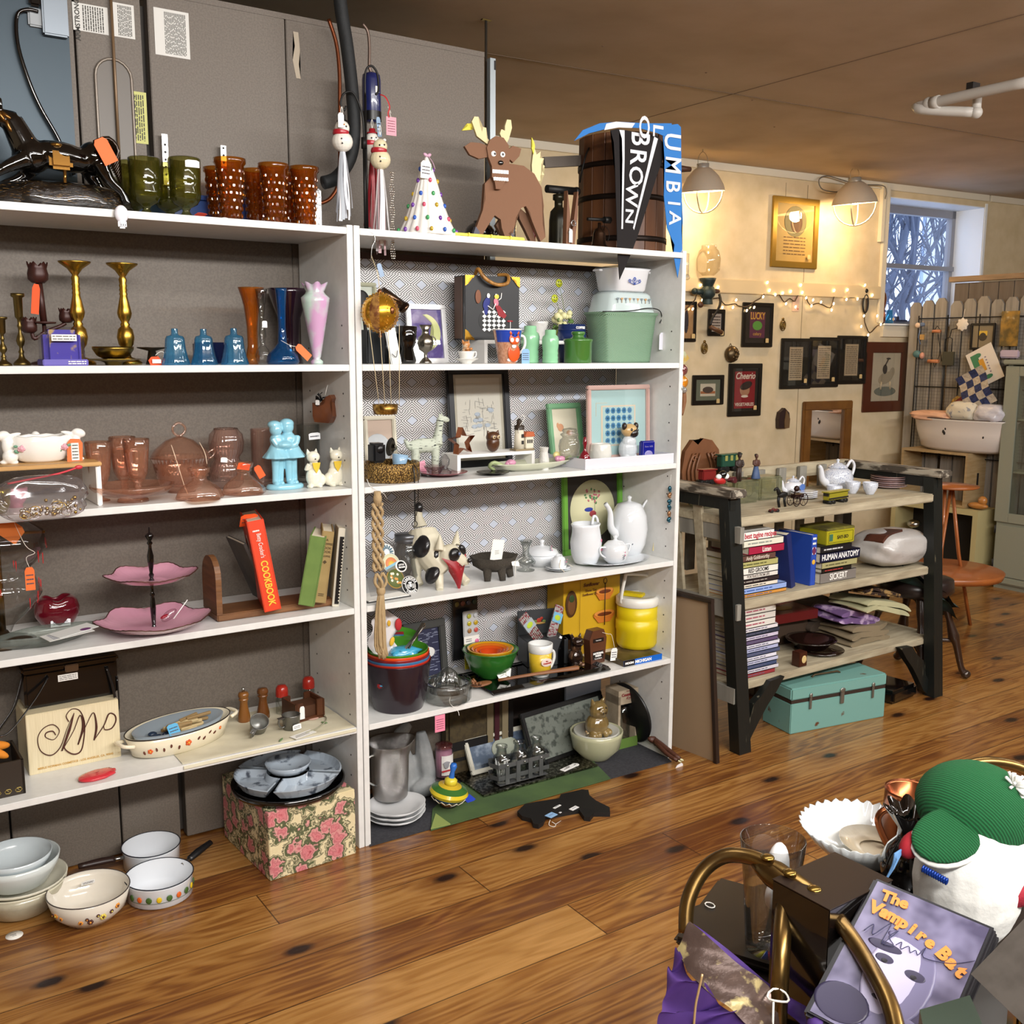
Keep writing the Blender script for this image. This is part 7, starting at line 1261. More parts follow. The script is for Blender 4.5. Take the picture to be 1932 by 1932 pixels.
c=at(824,1345,S4);g=G().B((0,0,-.022),(.036,.001,.054)).m(1).I(-.013,.013,-.042,-.006,5,-.001,.2);tg=ob('price_tag',g,[_m('e0829c',.7),_m('5c2a3c',.8)],t,V((_y(830,1352,2.655).x,2.655,_y(830,1352,2.655).z))-V(p));ob('string',G().T([(-.02,-.05,.03),(-.03,-.065,.012),(-.018,-.09,-.004),(-.016,-.097,-.02)],.0008,5,sub=3),_P,t)
def cow(g,w,h):
 rd2=RR(3);g.m(1)
 for i in rg(90):g.B((rd2.uniform(-.45,.45)*w,-.0004,rd2.uniform(-.47,.47)*h),(rd2.uniform(.008,.024),.0004,.0014))
 g.m(2).E((.012,-.001,.0),(.026,.0008,.018)).E((-.018,-.001,.028),(.014,.0008,.016)).m(3).E((-.026,-.0018,.03),(.004,.0006,.004)).E((-.012,-.0018,.03),(.004,.0006,.004)).m(4).B((-.012,-.0014,-.045),(.04,.0006,.03),(0,-.06,0)).m(3).I(-.028,.004,-.056,-.036,3,-.002,.3)
p=_A(815,2.90,S4);u=k(p)
_f('framed_picture','charcoal wood frame with a cow print on dark blue behind the juicer','picture',(_y(808,1290,2.90).x,2.895,S4),.165,.215,.026,_m('2b2c2a',.6,n=(12,'3a3b38',.3,.7,(1,1,.3))),cow,[_m('1a1e3c',.6),_m('8a90a8',.6),_m('d8d8d4',.6),DK,_m('8ac0d4',.6)],tilt=.12,rz=.04,glassy=False)
t=_t('watercolor_set','watercolour cake paint set in clear and yellow packaging standing up','paint set',(_y(895,1230,2.93).x,2.945,S4+.005),rot=(-.06,0,.02));pc_=['a8a83a','b8bcc0','b0a41c','b89a24','9a6c3c','c0504a','d86a9c','b03040','7a4a9a','4a6ab0']
ob('pack',G().B((0,0,.105),(.062,.006,.21),bev=.003),_m('b9bcbc',.2,cO=.5),t);ob('yellow_sleeve',G().B((0,-.0036,.05),(.063,.001,.088)),_m('d4c62c',.5),t);ob('white_band',G().B((0,-.0037,.108),(.063,.001,.026)).m(1).I(-.024,.0,.1,.114,2,-.0044,.3),[_P,DK],t);g=G().K('Watercolour',.0075,(-.006,-.0044,.082),bold=.0002).K('Cake Set',.0075,(-.010,-.0044,.071),bold=.0002).I(-.026,.002,.02,.06,5,-.0044,.25);ob('lettering',g,DK,t)
for i in rg(10):ob('paint_cake',G().E((0,0,0),(.0085,.003,.0085)),_m(pc_[i],.3,cO=.5),t,(.019 if i%2 else-.008,-.0055,.192-.026*(i//2))if i<6 else(.021,-.0055,.1-.024*(i-6)))
t=_t('paint_palette','black backed paint tray with dark colour pans behind the watercolour set','paint set',(_y(880,1180,2.975).x,2.985,S4+.03));ob('board',G().B((0,0,.13),(.1,.006,.25)),_m('1a1a1c',.3),t)
for i in rg(8):ob('paint_pan',G().E((0,0,0),(.0095,.004,.0095)),_m(['4a4438','5a2c2c','33343a','2c3a34','6a5e2c','6a3a2c','3a3a44','2c3c2c'][i],.3),t,(-.036+(i%4)*.024,-.005,.235-.028*(i//4)))
p=_A(1150,2.94,S4);t=_t('dish_box','large yellow printed carton for a three tier sunflower dish','box',(_y(1120,1150,2.88).x,2.885,S4));u=k(p);xl=_y(1041,1150,2.90).x;xr=_y(1202,1150,2.90).x
w_=.265;ob('carton',G().B((0,.055,.142),(w_,.10,.284),bev=.001),_m('c9a01c',.5),t);ob('side_seam',G().B((-w_/2+.072,-.0006,.142),(.001,.0008,.284)),_m('8a6a12',.6),t)
OB=_m('c87428',.5)
g=G()
for z,r in((.11,.05),(.196,.042)):g.m(0).L([(.3,0),(.55,0),(1,.42),(1.04,.5),(.95,.48),(.5,.12),(0,.1)],c=(0,0,0),seg=40,fl=lambda a,i:(1+.04*cos(16*a)*(i>1),0))if 0 else g.m(0).P([(-r*.55,z),(r*.55,z),(r,z+.026),(r*1.02,z+.034),(-r*1.02,z+.034),(-r,z+.026)],.001,y=-.0012).m(1).E((0,-.0015,z+.034),(r*1.0,.0008,.013)).m(2).E((0,-.0019,z+.032),(r*.72,.0008,.008))
g.m(3).C((0,-.003,.1),(0,-.003,.262),.0016).T([(.008*cos(a),-.003,.268+.011*sin(a))for a in[j*.6 for j in rg(11)]],.0012,5,_c=True);ob('dish_print',g,[OB,_m('d88c3a',.5),_m('6a3010',.5),_m('2a1a10',.5)],t,(.055,0,0))
g=G().K('Sunflower',.018,(-.01,-.0012,.262),bold=.0006,shear=.3).K('Three Tier',.0125,(-.01,-.0012,.24),bold=.0002).K('Sunflower Dish',.0125,(-.01,-.0012,.226),bold=.0002);ob('lettering',g,_m('5c3210',.6),t)
g=G().E((0,0,0),(.026,.001,.05)).m(1).E((0,-.001,-.008),(.018,.001,.034)).m(2).E((0,-.0018,.02),(.012,.001,.014));ob('side_picture',g,[_m('4a2c12',.5),_m('6a4420',.5),_m('2c4420',.5)],t,(-.1,-.001,.2))
p=at(1200,1240,S4,.075)+V((0,0,.022));u=k(p)*.93;YJ=_m('d2bc10',.35);t=_t('drink_jug','yellow plastic insulated drink jug with a white lid and bail handle','jug',p)
ob('jug_body',G().L([(0,0),(34,0),(38,3),(41,10),(41.5,34),(43,38),(43,56),(40,58),(41,62),(41,88),(0,88)],seg=40,fl=lambda a,i:(1+(.012*cos(14*a)if 2<i<5 else 0),0)),YJ,t,sc=(u,u,u));ob('lid',G().L([(42,87),(43.5,89),(43.5,102),(40,105),(36,106),(34,103),(0,103)],seg=40),_m('d9d8d0',.35),t,sc=(u,u,u))
ob('spout_flap',G().B((-6*u,6*u,107*u),(22*u,44*u,7*u),(0,0,.5),bev=.003),YJ,t);ob('bail_handle',G().T([(43*u,-4*u,84*u),(44*u,-2*u,110*u),(36*u,0,138*u),(30*u,1*u,142*u),(-22*u,4*u,150*u),(-30*u,4*u,144*u),(-40*u,2*u,112*u),(-43*u,0,94*u)],[4*u]*8,8,sub=4,_l=.7),_m('d9d8d0',.4),t)
t=_t('travel_book','blue-spined travel guide book lying flat under the yellow jug','book',at(1213,1251,S4,.0),-.02);u=k(V(t.location));ob('cover',G().B((0,.06,.011),(.178,.12,.0215),bev=.001),_m('2a2418',.4,n=(14,'6a5a3a',.4,.7)),t);ob('spine',G().B((0,-.0006,.011),(.178,.0012,.0216)).m(1).B((-.064,-.0014,.011),(.05,.0008,.0216)).m(2).K('MOON',.0105,(-.064,-.002,.011),bold=.0006,sx=1.15).K('MICHIGAN',.0155,(-.0,-.002,.0108),bold=.0006),[_m('0c60c0',.35),_m('0c0c12',.4),_W],t)
z0=S4;p=at(1030,1290,S4,0);xl=at(925,1312,S4);xr=at(1135,1262,S4)
an=-.0;t=_t('black_tray','black square-rimmed lacquer tray under the mixing bowls and mug','tray',((1.735+2.235)/2,2.80,S4),.0)
ob('tray_body',G().B((0,0,.003),(.46,.21,.006)).B((0,-.112,.008),(.49,.02,.005),(.35,0,0)).B((0,.112,.008),(.49,.02,.005),(-.35,0,0)).B((-.236,0,.008),(.02,.22,.005),(0,.35,0)).B((.236,0,.008),(.02,.22,.005),(0,-.35,0)),_B,t)
zt=S4+.0065
t=_t('recipe_box','dark slate painted metal recipe box with a raised lid and fruit decal','box',_A(1020,2.90,zt),rn(-14));SL=_m('34373a',.4)
ob('box_body',G().B((0,-.02,.046),(.155,.10,.092),bev=.002),SL,t);ob('lid',G().B((0,.033,.135),(.155,.008,.088),(-.1,0,0),bev=.002),SL,t);ob('fruit_decal',cels(cels(cels(G(),0,[(0,.142,.01,.009),(.01,.15,.006,.005)],.02),1,[(-.014,.14,.008,.005),(.02,.138,.007,.005)],.02),2,[(.002,.132,.024,.004)],.02),[_m('a83020',.5),_m('6a7a3a',.5),_m('b08a4a',.5)],t)
def strawpack(x,ry,c,lb):
 o=_t('straw_pack',lb,'packet',V(t.location)+V((x,-.035,.088)),rot=(-.1,ry,.05));g=G()
 for i in rg(6):g.C((-.017+i*.0068,0,0),(-.017+i*.0068,0,.12),.003,seg=8)
 ob('straws',g,_m('cfc9c4',.5,n=(80,'a83a4a',.52,.56,(1,1,2))),o);ob('wrapper',G().B((0,0,.06),(.045,.01,.122),bev=.003),_g('f4f6f8','c0c4c8',.06,2.5),o);ob('blue_label',G().B((0,-.0056,.075),(.044,.0008,.036),(0,.0,0)).m(1).E((0,-.006,.075),(.014,.0006,.01)),[_m(c,.5),_m('b8d03a',.5)],o)
strawpack(-.03,-.62,'a8b4bc','cellophane pack of striped paper straws leaning away from the yellow carton');strawpack(.02,.42,'7ab8d8','cellophane straw pack with a blue label leaning towards the yellow carton')
p=at(925,1291,zt,.085);u=k(p)
def nb(nm,lb,R_,H_,c,z):_s(nm,lb,'bowl',G().L([(0,0),(.4,0),(.42,.04),(.75,.3),(.95,.8),(1,.97),(1.03,1),(.96,1),(.7,.32),(.38,.08),(0,.06)],seg=44),_m(c,.2,cO=.4),p+V((0,0,z)),gR='nested colourful mixing bowls',sc=(R_*u,R_*u,H_*u))
nb('mixing_bowl','large green mixing bowl, outermost of the nested set',52,54,'2c6a26',0);nb('mixing_bowl','yellow mixing bowl nested second inside the green bowl',43,46,'d0981c',.018);nb('mixing_bowl','orange mixing bowl nested third inside the green bowl',35,38,'d0701c',.03);nb('mixing_bowl','dark orange small bowl nested fourth inside the green bowl',28,32,'c84e14',.036);nb('mixing_bowl','tiny red-orange bowl in the middle of the nested bowls',20,24,'b83c10',.046)
mbw=bpy.data.objects['mixing_bowl.001'];_p(bpy.data.objects['mixing_bowl.001'],(0,0,0),.0001,.0001)if 0 else None
_s('price_tag','white paper tags resting against the green mixing bowl','tag',G().B((0,0,0),(.034,.001,.026),(-.5,-.3,0)).B((.026,.0,.006),(.02,.001,.03),(-.5,.5,0)).m(1).B((0,-.003,0),(.018,.001,.0012),(-.5,-.3,0)).B((0,-.003,-.006),(.014,.001,.0012),(-.5,-.3,0)),[_P,DK],p+V((.005,-.066,.022)))
p=at(1019,1279,zt,.03);u=k(p);t=_t('plastic_mug','yellow and white plastic insulated mug with an oval logo','mug',p)
ob('mug_body',G().L([(0,2),(16,2),(16.5,0),(17,6),(20,8),(22,48),(0,48)],seg=34),_m('c8a81c',.3,cO=.4,n=(40,'d8b838',.45,.55)),t,sc=(u,u,u));ob('white_rim',G().L([(22,46),(23,48),(23.5,62),(21,63),(20,50),(0,46)],seg=34),_m('d8dad8',.3),t,sc=(u,u,u));ob('white_foot',G().L([(14,0),(17,0),(17.5,6),(0,6)],seg=30),_m('d8dad8',.3),t,sc=(u,u,u));ob('handle',G().T([(20*u,0,44*u),(30*u,0,42*u),(32*u,0,28*u),(24*u,0,12*u),(19*u,0,12*u)],3.2*u,8,sub=4),_m('d8dad8',.3),t)
ob('logo',G().E((0,0,0),(13*u,.0015,8*u),(0,.1,0)).m(1).K("Mrs.",.006,(0,-.002,.005),bold=.0002).K("Campbell's",.0075,(0,-.002,-.002),bold=.0003,shear=.2),[_m('d8c8bc',.4),_m('a82a20',.5)],t,(0,-21.3*u,30*u))
p=at(905,1305,zt,.0);a_=at(878,1296,zt+.012,.01);b_=at(1092,1268,zt+.012,-.0);t=_t('wooden_spoon','carved wooden spaghetti server lying across the black tray edge','utensil',a_);d=b_-a_;SPW=_m('8a5c38',.5,n=(8,'74482a',.3,.7))
ob('handle',G().T([d*.28+V((0,0,.006)),d*.6+V((0,0,.012)),d*.95+V((0,0,.016)),d+V((0,0,.016))],[.0055,.006,.009,.006],10,sub=3,_l=.5),SPW,t);g=G().E(d*.14,(.036,.02,.007),(0,-.1,math.atan2(d.y,d.x)))
for i in rg(7):a=math.atan2(d.y,d.x)+pi/2+.5+i*.42;c=d*.12;g.T([c+V((.02*cos(a),.016*sin(a),.003)),c+V((.036*cos(a),.026*sin(a),.014))],[.005,.0035],6)
ob('pronged_bowl',g,SPW,t)
p=at(1085,1262,zt,.03);u=k(p);_s('cat_ornament','dark bronze lustre ceramic cat sitting on the tray','figurine',G().E((0,0,18*u),(15*u,14*u,18*u)).E((0,-.004,36*u),(10*u,10*u,14*u)).E((2*u,-.008,48*u),(13*u,11*u,10*u)).C((-6*u,0,54*u),(-9*u,0,66*u),4.5*u,.5*u,8).C((9*u,0,54*u),(12*u,0,64*u),4.5*u,.5*u,8).E((-8*u,-.018,5*u),(6*u,8*u,5*u)).E((8*u,-.018,5*u),(6*u,8*u,5*u)),_m('2a1c16',.2,.5,cO=.5,n=(30,'7a5a44',.5,.65)),p,_r=.002,_q=1)
_s('black_cat','glossy black ceramic cat shape behind the bronze lustre cat','figurine',G().P([(-.03,0),(.035,0),(.035,.08),(.03,.1),(.022,.085),(.0,.085),(-.01,.1),(-.02,.08),(-.03,.05)],.02),_B,p+V((-.01,.045,0)))
p=_A(1128,2.76,S4+.005);t=_t('game_box','dark wooden coffin-shaped box lettered NATIONAL PARKS in white','game box',p,.05);ob('box_body',G().P([(-.032,.0),(.032,.0),(.04,.09),(.026,.122),(-.026,.122),(-.04,.09)],.036),_m('4a2a1a',.4,cO=.3,n=(10,'5c3420',.3,.7)),t);ob('label_panel',G().B((0,-.0008,.03),(.05,.0008,.03),bev=.0002).B((0,-.0008,.085),(.05,.0008,.014)),_m('1a1210',.4),t);ob('lettering',G().K('NATIONAL',.0095,(0,-.0016,.037),bold=.0005).K('PARKS',.0095,(0,-.0016,.028),bold=.0005).K('Travel Edition',.0062,(0,-.0016,.018)).K('Travel Game',.005,(0,-.0016,.085)),_W,t);_p(t,(.052,-.03,.054),.03,.046,'e6e6e2',(0,.1,0),3,string=[(.015,-.004,.112),(.035,-.012,.105),(.046,-.02,.1),(.052,-.03,.054)])
FG=_m('35353a',.95,n=(120,'2c2c31',.4,.6));
def felt(nm,lb,pts,c,z):
 P_=[at(x,y,0)for x,y in pts];g=G();q=P_[0];vs=[(a.x-q.x,a.y-q.y)for a in P_];th=.003
 A_=[g.b.verts.new((x,y,0))for x,y in vs];B_=[g.b.verts.new((x,y,th))for x,y in vs];n_=len(vs);g.b.faces.new(A_[::-1]);g.b.faces.new(B_)
 for j in rg(n_):g.b.faces.new((A_[j],A_[(j+1)%n_],B_[(j+1)%n_],B_[j]))
 return _s(nm,lb,'felt mat',g,c,(q.x,q.y,z))
felt('felt_mat','dark grey felt mat on the floor inside the bottom of the bookcase',[(697,1598),(1267,1438),(1225,1400),(697,1500)],FG,.0005)
felt('green_felt','patchwork green felt mat lying over the grey felt in the bookcase bottom',[(813,1570),(1152,1472),(1120,1440),(880,1470),(816,1530)],_m('4a6236',.95,n=(5,'3c5230',.4,.6)),.004)
felt('light_green_felt','pale green triangular felt piece at the front corner of the green mat',[(813,1569),(850,1560),(822,1540)],_m('8a9a54',.95),.0075)
p=at(737,1542,0,.05)+V((0,0,.052));u=k(p)
t=_t('steel_pitcher','hammered stainless steel water pitcher with a pinched ice lip','pitcher',p);HS=_m('8c8a88',.22,1,bU=.0)
hm,nt_,b_=newmat('hammered');b_.inputs['Base Color'].default_value=_L('aaa8a6');b_.inputs['Metallic'].default_value=1;b_.inputs['Roughness'].default_value=.2;vo=nt_.nodes.new('ShaderNodeTexVoronoi');vo.inputs['Scale'].default_value=70;tc=nt_.nodes.new('ShaderNodeTexCoord');nt_.links.new(tc.outputs['Object'],vo.inputs[0]);bp=nt_.nodes.new('ShaderNodeBump');bp.inputs['Strength'].default_value=.5;bp.inputs['Distance'].default_value=.004;nt_.links.new(vo.outputs[0],bp.inputs['Height']);nt_.links.new(bp.outputs[0],b_.inputs['Normal'])
ob('pitcher_body',G().L([(0,0),(31,0),(33,3),(35,40),(36,80),(40,104),(42,108),(40,107),(34,80),(31,4),(0,3)],seg=48,fl=lambda a,i:(1+(.28*max(0,cos(a-.1))**8 if i in(5,6,7)else 0),0)),hm,t,sc=(u,u,u));ob('handle',G().T([(-34*u,-.012,92*u),(-56*u,-.02,86*u),(-56*u,-.02,50*u),(-34*u,-.012,30*u)],.006,8,sub=4,_l=.5),_S,t)
p=at(748,1571,0,.09);u=k(p);c6=lambda a,i:(1+.07*abs(cos(2*a))*(i>1),0)
for i,(nm,z)in en((('white lobed serving dish at the bottom under the steel pitcher',.004),('white lobed serving dish in the middle of three under the pitcher',.019),('white lobed serving dish on top directly under the steel pitcher',.034))):_s('serving_dish',nm,'dish',G().L([(0,0),(.55,0),(.8,.35),(1,1),(.98,1.02),(.78,.5),(.5,.2),(0,.18)],seg=56,fl=c6),_m('c9cacb',.12,cO=.5),p+V((0,0,z)),gR='stacked white lobed dishes',sc=(54*u,50*u,.024))
_s('driftwood','pale grey gnarled driftwood piece behind the steel pitcher','driftwood',G().T([(-.05,.02,0),(-.06,.02,.08),(-.075,.01,.16)],[.022,.02,.012],8,sub=3).T([(.0,0,0),(.0,.02,.1),(-.02,.03,.2),(.02,.03,.25)],[.03,.035,.028,.014],8,sub=3).T([(.02,.0,0),(.06,-.01,.05),(.055,.0,.15),(.05,.01,.22)],[.026,.032,.03,.016],8,sub=3).E((.04,-.03,.035),(.05,.03,.032)).E((-.03,.03,.16),(.045,.012,.05)),_m('9a9c9c',.8,n=(12,'7a7e80',.35,.65),bU=2),_A(772,2.90,.005),sc=(1.05,1.05,.98),_r=.005)
def jcandle(loc,lb,c,H_,R_,wl):
 t=_t('jar_candle',lb,'candle',loc,0,gR='jar candles under the bookcase');ob('wax',G().L([(0,.004),(R_*.93,.004),(R_*.93,H_*.8),(0,H_*.8)]),_m(c,.4),t);ob('jar',G().L([(0,0),(R_,0),(R_*1.02,.004),(R_*1.02,H_*.86),(R_*.92,H_*.9),(R_*.95,H_)],seg=30),_g('f0eaec','a89a9c',.05,1.6),t);ob('lid',G().L([(R_*.97,H_*.9),(R_*1.0,H_*.98),(R_*.9,H_*1.0),(0,H_)],seg=28),_g('e0dcdc','8a8486',.05,2.5,.4,wl),t)
 g=G().L([(R_*1.035,H_*.12),(R_*1.035,H_*.72)],seg=12,a0=rn(-135),a1=rn(-35));ob('paper_label',g,_m('d8d6d4',.6),t);return t
t=jcandle(_A(838,2.86,.005),'tall lavender jar candle with a winged label, upper one of a stack','a87a90',.115,.030,'8a3a40');t.location.z=.066;g=G().E((0,0,.052),(.010,.0008,.013)).P([(-.014,.06),(-.008,.05),(-.004,.064)],.0008).P([(.014,.06),(.008,.05),(.004,.064)],.0008).m(1).P([(-.02,.034),(.02,.034),(.016,.028),(-.016,.028)],.0008);ob('label_print',g,[_m('8a8a90',.6),_m('b03038',.6)],t,(-.008,-.032,0))
jcandle(_A(836,2.86,.005),'squat lavender jar candle at the bottom of the candle stack','9a6c84',.058,.033,'8a7a80')
t=jcandle(_A(846,2.765,.005),'brown jar candle with a white name label and a red-stickered lid','5a4238',.075,.028,'5a4a44');ob('lettering',G().K('CAILO',.0095,(0,0,.034),bold=.0004).K('Advanced Healing',.0034,(0,0,.044)),_m('5a6a80',.6),t,(-.008,-.0305,0));ob('red_sticker',G().E((0,0,.076),(.012,.01,.001)),_m('c23a34',.5),t)
p=at(842,1537,0,.04);u=k(p);t=_t('spinning_top','painted Mexican wooden spinning top with zigzag bands and a blue knob','toy',p+V((0,0,.008)),rot=(.1,.14,0));rings=[(0,0,'2c7a94'),(.3,.1,'c8642c'),(.7,.35,'c9501c'),(.9,.48,'2460b0'),(1,.6,'d8c02c'),(.92,.72,'d8c02c'),(.6,.85,'3a6a2c'),(.3,.9,'d0b030')]
g=G();ms=[]
for i in rg(len(rings)-1):a_,b_=rings[i],rings[i+1];ms.append(_m(b_[2],.25,cO=.5));g.m(i).L([(a_[0],a_[1]),(b_[0],b_[1])],seg=36)
g.L([(.3,.9),(0,.9)],seg=36);ob('top_body',g,ms,t,sc=(37*u,37*u,52*u));g=G()
for i in rg(14):
 a=i*2*pi/14;R3=37*u*.83;g.m(0).T([(R3*cos(a)*.92,R3*sin(a)*.92,16*u),(R3*1.08*cos(a+.22),R3*1.08*sin(a+.22),22*u),(R3*.92*cos(a+.45),R3*.92*sin(a+.45),16*u)],.0016,4)
ob('zigzag',g,_m('e4d9c4',.4),t);ob('knob',G().L([(0,46),(12,47),(12,56),(6,60),(0,60)],seg=20),_m('d8c83a',.3),t,sc=(u,u,u));ob('knob_top',G().L([(6,58),(4,72),(7,82),(5,88),(0,88)],seg=20),_m('2c6ac0',.3),t,sc=(u,u,u))
_s('blue_tag','bright blue card tag lying beside the spinning top','tag',G().B((0,0,0),(.034,.028,.001)),_m('1c3cb0',.5),at(886,1508,.012,.0),rot=(.5,-.2,.4))
a_,b_=at(912,1508,0),at(1127,1450,0);w=(b_-a_).length;an=math.atan2(b_.y-a_.y,b_.x-a_.x)
t=_t('metal_tray','rectangular dark silver tray with an all-over scratched pattern','tray',a_+V((0,0,.012)),an);ob('tray_body',G().B((w/2,.12,0),(w,.24,.004),(-.0,0,0)).B((w/2,-.002,.002),(w,.006,.006)),_m('55524a',.3,1,n=(90,'a8a498',.5,.56)),t)
nrm=V((-sin(an),cos(an),0));dr=V((cos(an),sin(an),0));c=a_+dr*w*.37+nrm*.055;c.z=.018
t=_t('bottle_rack','galvanised metal strap carrier for three glass bottles','rack',c,an);ZN=_m('7c7e80',.45,.7,n=(20,'6a6c6e',.35,.65));pr=[(-.105,-.035),(.105,-.035),(.118,0),(.105,.035),(-.105,.035),(-.118,0)]
for z in(.02,.062):
 g=G()
 for i in rg(6):p0,p1=pr[i],pr[(i+1)%6];g.Q([(p0[0],p0[1],z),(p1[0],p1[1],z),(p1[0],p1[1],z+.016),(p0[0],p0[1],z+.016)])
 ob('strap_band',g,ZN,t)
g=G()
for x in(-.07,-.025,.025,.07):g.B((x,-.036,.04),(.016,.0015,.075)).B((x,.036,.04),(.016,.0015,.075))
g.B((0,0,.002),(.2,.07,.002));ob('upright_strap',g,ZN,t);g=G()
for x in(-.07,-.0,.07):g.E((x,-.038,.07),(.004,.003,.004))
ob('rivets',g,_S,t)
BT=[(0,0),(.92,0),(1,.04),(1,.58),(.85,.7),(.55,.77),(.5,.92),(.62,.95),(.62,1),(.5,1),(.42,.9),(.46,.77),(.9,.58),(.9,.05),(0,.03)]
for i,lb in en(('glass bottle of cotton swabs at one end of the metal rack','middle glass bottle in the metal rack','glass bottle at the rack end nearest the stacked bowls')):
 c2=c+dr*(-.072+i*.072);c2.z=.022;t=_t('glass_bottle',lb,'bottle',c2,gR='glass bottles in the metal rack');ob('bottle_body',G().L([(r*.033,z*.128)for r,z in BT],seg=30),_g('f2f5f5','6a7274',.03,2),t);ob('lettering',G().K('cotton' if i==0 else 'bath',.009,(0,0,0)),_W,t,(0,-.0335,.084))
 if i==0:
  g=G();rd=RR(2)
  for j in rg(24):a=rd.uniform(0,6.3);g.C((.012*cos(a),.012*sin(a),.006),(.022*cos(a),.022*sin(a),rd.uniform(.06,.078)),.0014,seg=5)
  ob('cotton_swabs',g,_W,t)
c=a_+dr*w*.78+nrm*.03;t=_t('key_tag','white plastic tag with black printing lying on the silver tray','tag',(c.x,c.y,.0155),an+.25);ob('tag_body',G().B((0,0,.001),(.075,.024,.002),bev=.0009).E((.036,0,.001),(.016,.014,.001)),_W,t);ob('print',G().B((-.01,0,.0022),(.03,.003,.0004)).B((.0,.006,.0022),(.02,.0025,.0004)).B((.034,0,.0022),(.012,.003,.0004)),DK,t)
c=at(885,1470,0,.0);t=_f('framed_picture','white-framed blue abstract picture leaning behind the silver tray','picture',(_y(935,1420,2.93).x+.02,2.90,.02),.27,.13,.016,_m('c9c6b8',.5),lambda g,w,h:g.m(1).E((.03,0,0),(.06,.0006,.04)),[_m('4a5a70',.6,n=(20,'8a98a8',.45,.6)),_m('9aa090',.6)],tilt=.5,rz=.0,glassy=False)
t=_f('framed_picture','wide black frame with a dim grey-green landscape leaning under the last shelf','picture',(_y(1085,1420,2.88).x,2.87,.01),.42,.20,.018,BLACK,lambda g,w,h:g,[_m('6a7068',.5,n=(45,'3c423c',.5,.62))],tilt=.42,rz=.12,glassy=False)
_s('woven_rug','folded tan, black and maroon plaid rug at the back of the bottom bay','rug',G().B((0,0,.15),(.26,.05,.30),bev=.01).m(1).B((-.06,-.028,.11),(.19,.004,.03)).B((-.06,-.028,.06),(.19,.004,.012)).m(2).B((.075,-.028,.17),(.02,.004,.24)).m(3).B((.045,-.028,.17),(.026,.004,.24)).B((.11,-.028,.17),(.026,.004,.24)).m(1).B((.135,-.028,.15),(.02,.004,.28)),[_m('4c4028',.95,n=(60,'3e3422',.4,.6)),_m('0e0b0a',.95),_m('3c0e1a',.95),_m('7c7056',.95)],(1.86,2.985,.004))
_s('wall_board','dark brown board closing the back of the bottom bay','board',G().B((0,0,.17),(.42,.012,.34)),_m('1c120c',.6),(2.14,3.03,.002))
_s('pale_board','pale blue-grey board edge at the back behind the black frame','board',G().B((0,0,.17),(.17,.01,.33)),_m('9aa4b4',.6),(2.36,3.0,.002))
p=at(1124,1448,0,.085)+V((0,0,.0045));u=k(p);BC=_m('b4b494',.2,cO=.4)
_s('cream_bowl','large cream ribbed pottery bowl under the smaller white bowls','bowl',G().L([(0,0),(.5,0),(.55,.06),(.9,.4),(1,.85),(1.02,1),(.97,1),(.85,.45),(0,.15)],seg=48,fl=lambda a,i:(1+.008*cos(24*a),0)),BC,p,sc=(49*u,49*u,54*u))
for i,z in en((.052,.062,.072)):_s('white_bowl',('white bowl lowest of three nested in the cream bowl','white bowl in the middle of three nested in the cream bowl','white bowl on top of the nest holding the pig')[i],'bowl',G().L([(0,0),(.6,0),(.95,.6),(1,1),(.96,1),(.6,.2),(0,.15)],seg=40),_m('bcbcb2',.2,cO=.4),p+V((0,0,z)),gR='white bowls nested in the cream bowl',sc=((45-i)*u,(45-i)*u,.035))
t=_t('pig_figurine','olive-brown glazed sitting pig figurine on the stacked bowls','figurine',p+V((.002,0,.086)));PG=_m('6e5a34',.15,cO=.7,n=(14,'8c7648',.35,.65))
g=G().E((0,0,22*u),(24*u,21*u,22*u)).E((0,-.008,50*u),(19*u,16*u,18*u)).C((-10*u,0,62*u),(-15*u,-.004,74*u),6*u,1*u,8).C((10*u,0,62*u),(15*u,-.004,73*u),6*u,1*u,8).E((-1*u,-.034,50*u),(7*u,6*u,5*u))
for x in(-18,18):g.E((x*u,-.02,6*u),(8*u,11*u,7*u))
for x in(-8,8):g.E((x*u,-.032,6*u),(6*u,7*u,7*u))
ob('body',g,PG,t,_r=.0024,_q=1);ob('face_details',G().E((-3*u,-.046,50*u),(1.5*u,1*u,2*u)).E((2*u,-.046,50*u),(1.5*u,1*u,2*u)).E((-8*u,-.034,57*u),2*u).E((7*u,-.034,57*u),2*u),_m('2a2010',.3),t)
t=_t('glass_jar_box','printed kraft gift box with a cut-out window showing a glass jar','box',at(1185,1418,0,.03),-.02);KB=_m('a89a84',.7,n=(30,'988a74',.35,.65));
ob('carton',G().B((0,.045,.01),(.095,.08,.02)).B((0,.045,.205),(.095,.08,.055)).B((-.042,.045,.115),(.011,.08,.19)).B((.042,.045,.115),(.011,.08,.19)).B((0,.082,.115),(.095,.004,.19)),KB,t);ob('green_base',G().B((0,.004,.022),(.0955,.002,.04)),_m('5c7a34',.6),t)
ob('lettering',G().K('from the',.006,(0,0,.228)).K('Country',.016,(-.006,0,.214),bold=.0006).K('Krystal',.014,(.008,0,.2),shear=.4),_m('7a1c24',.6),t,(0,.0036,0));ob('jar',G().L([(0,.02),(.028,.02),(.03,.03),(.03,.1),(.022,.12),(.022,.15),(0,.155)],c=(0,.04,.01)),_g('e0e4e2','5c6462',.03,2.4),t)
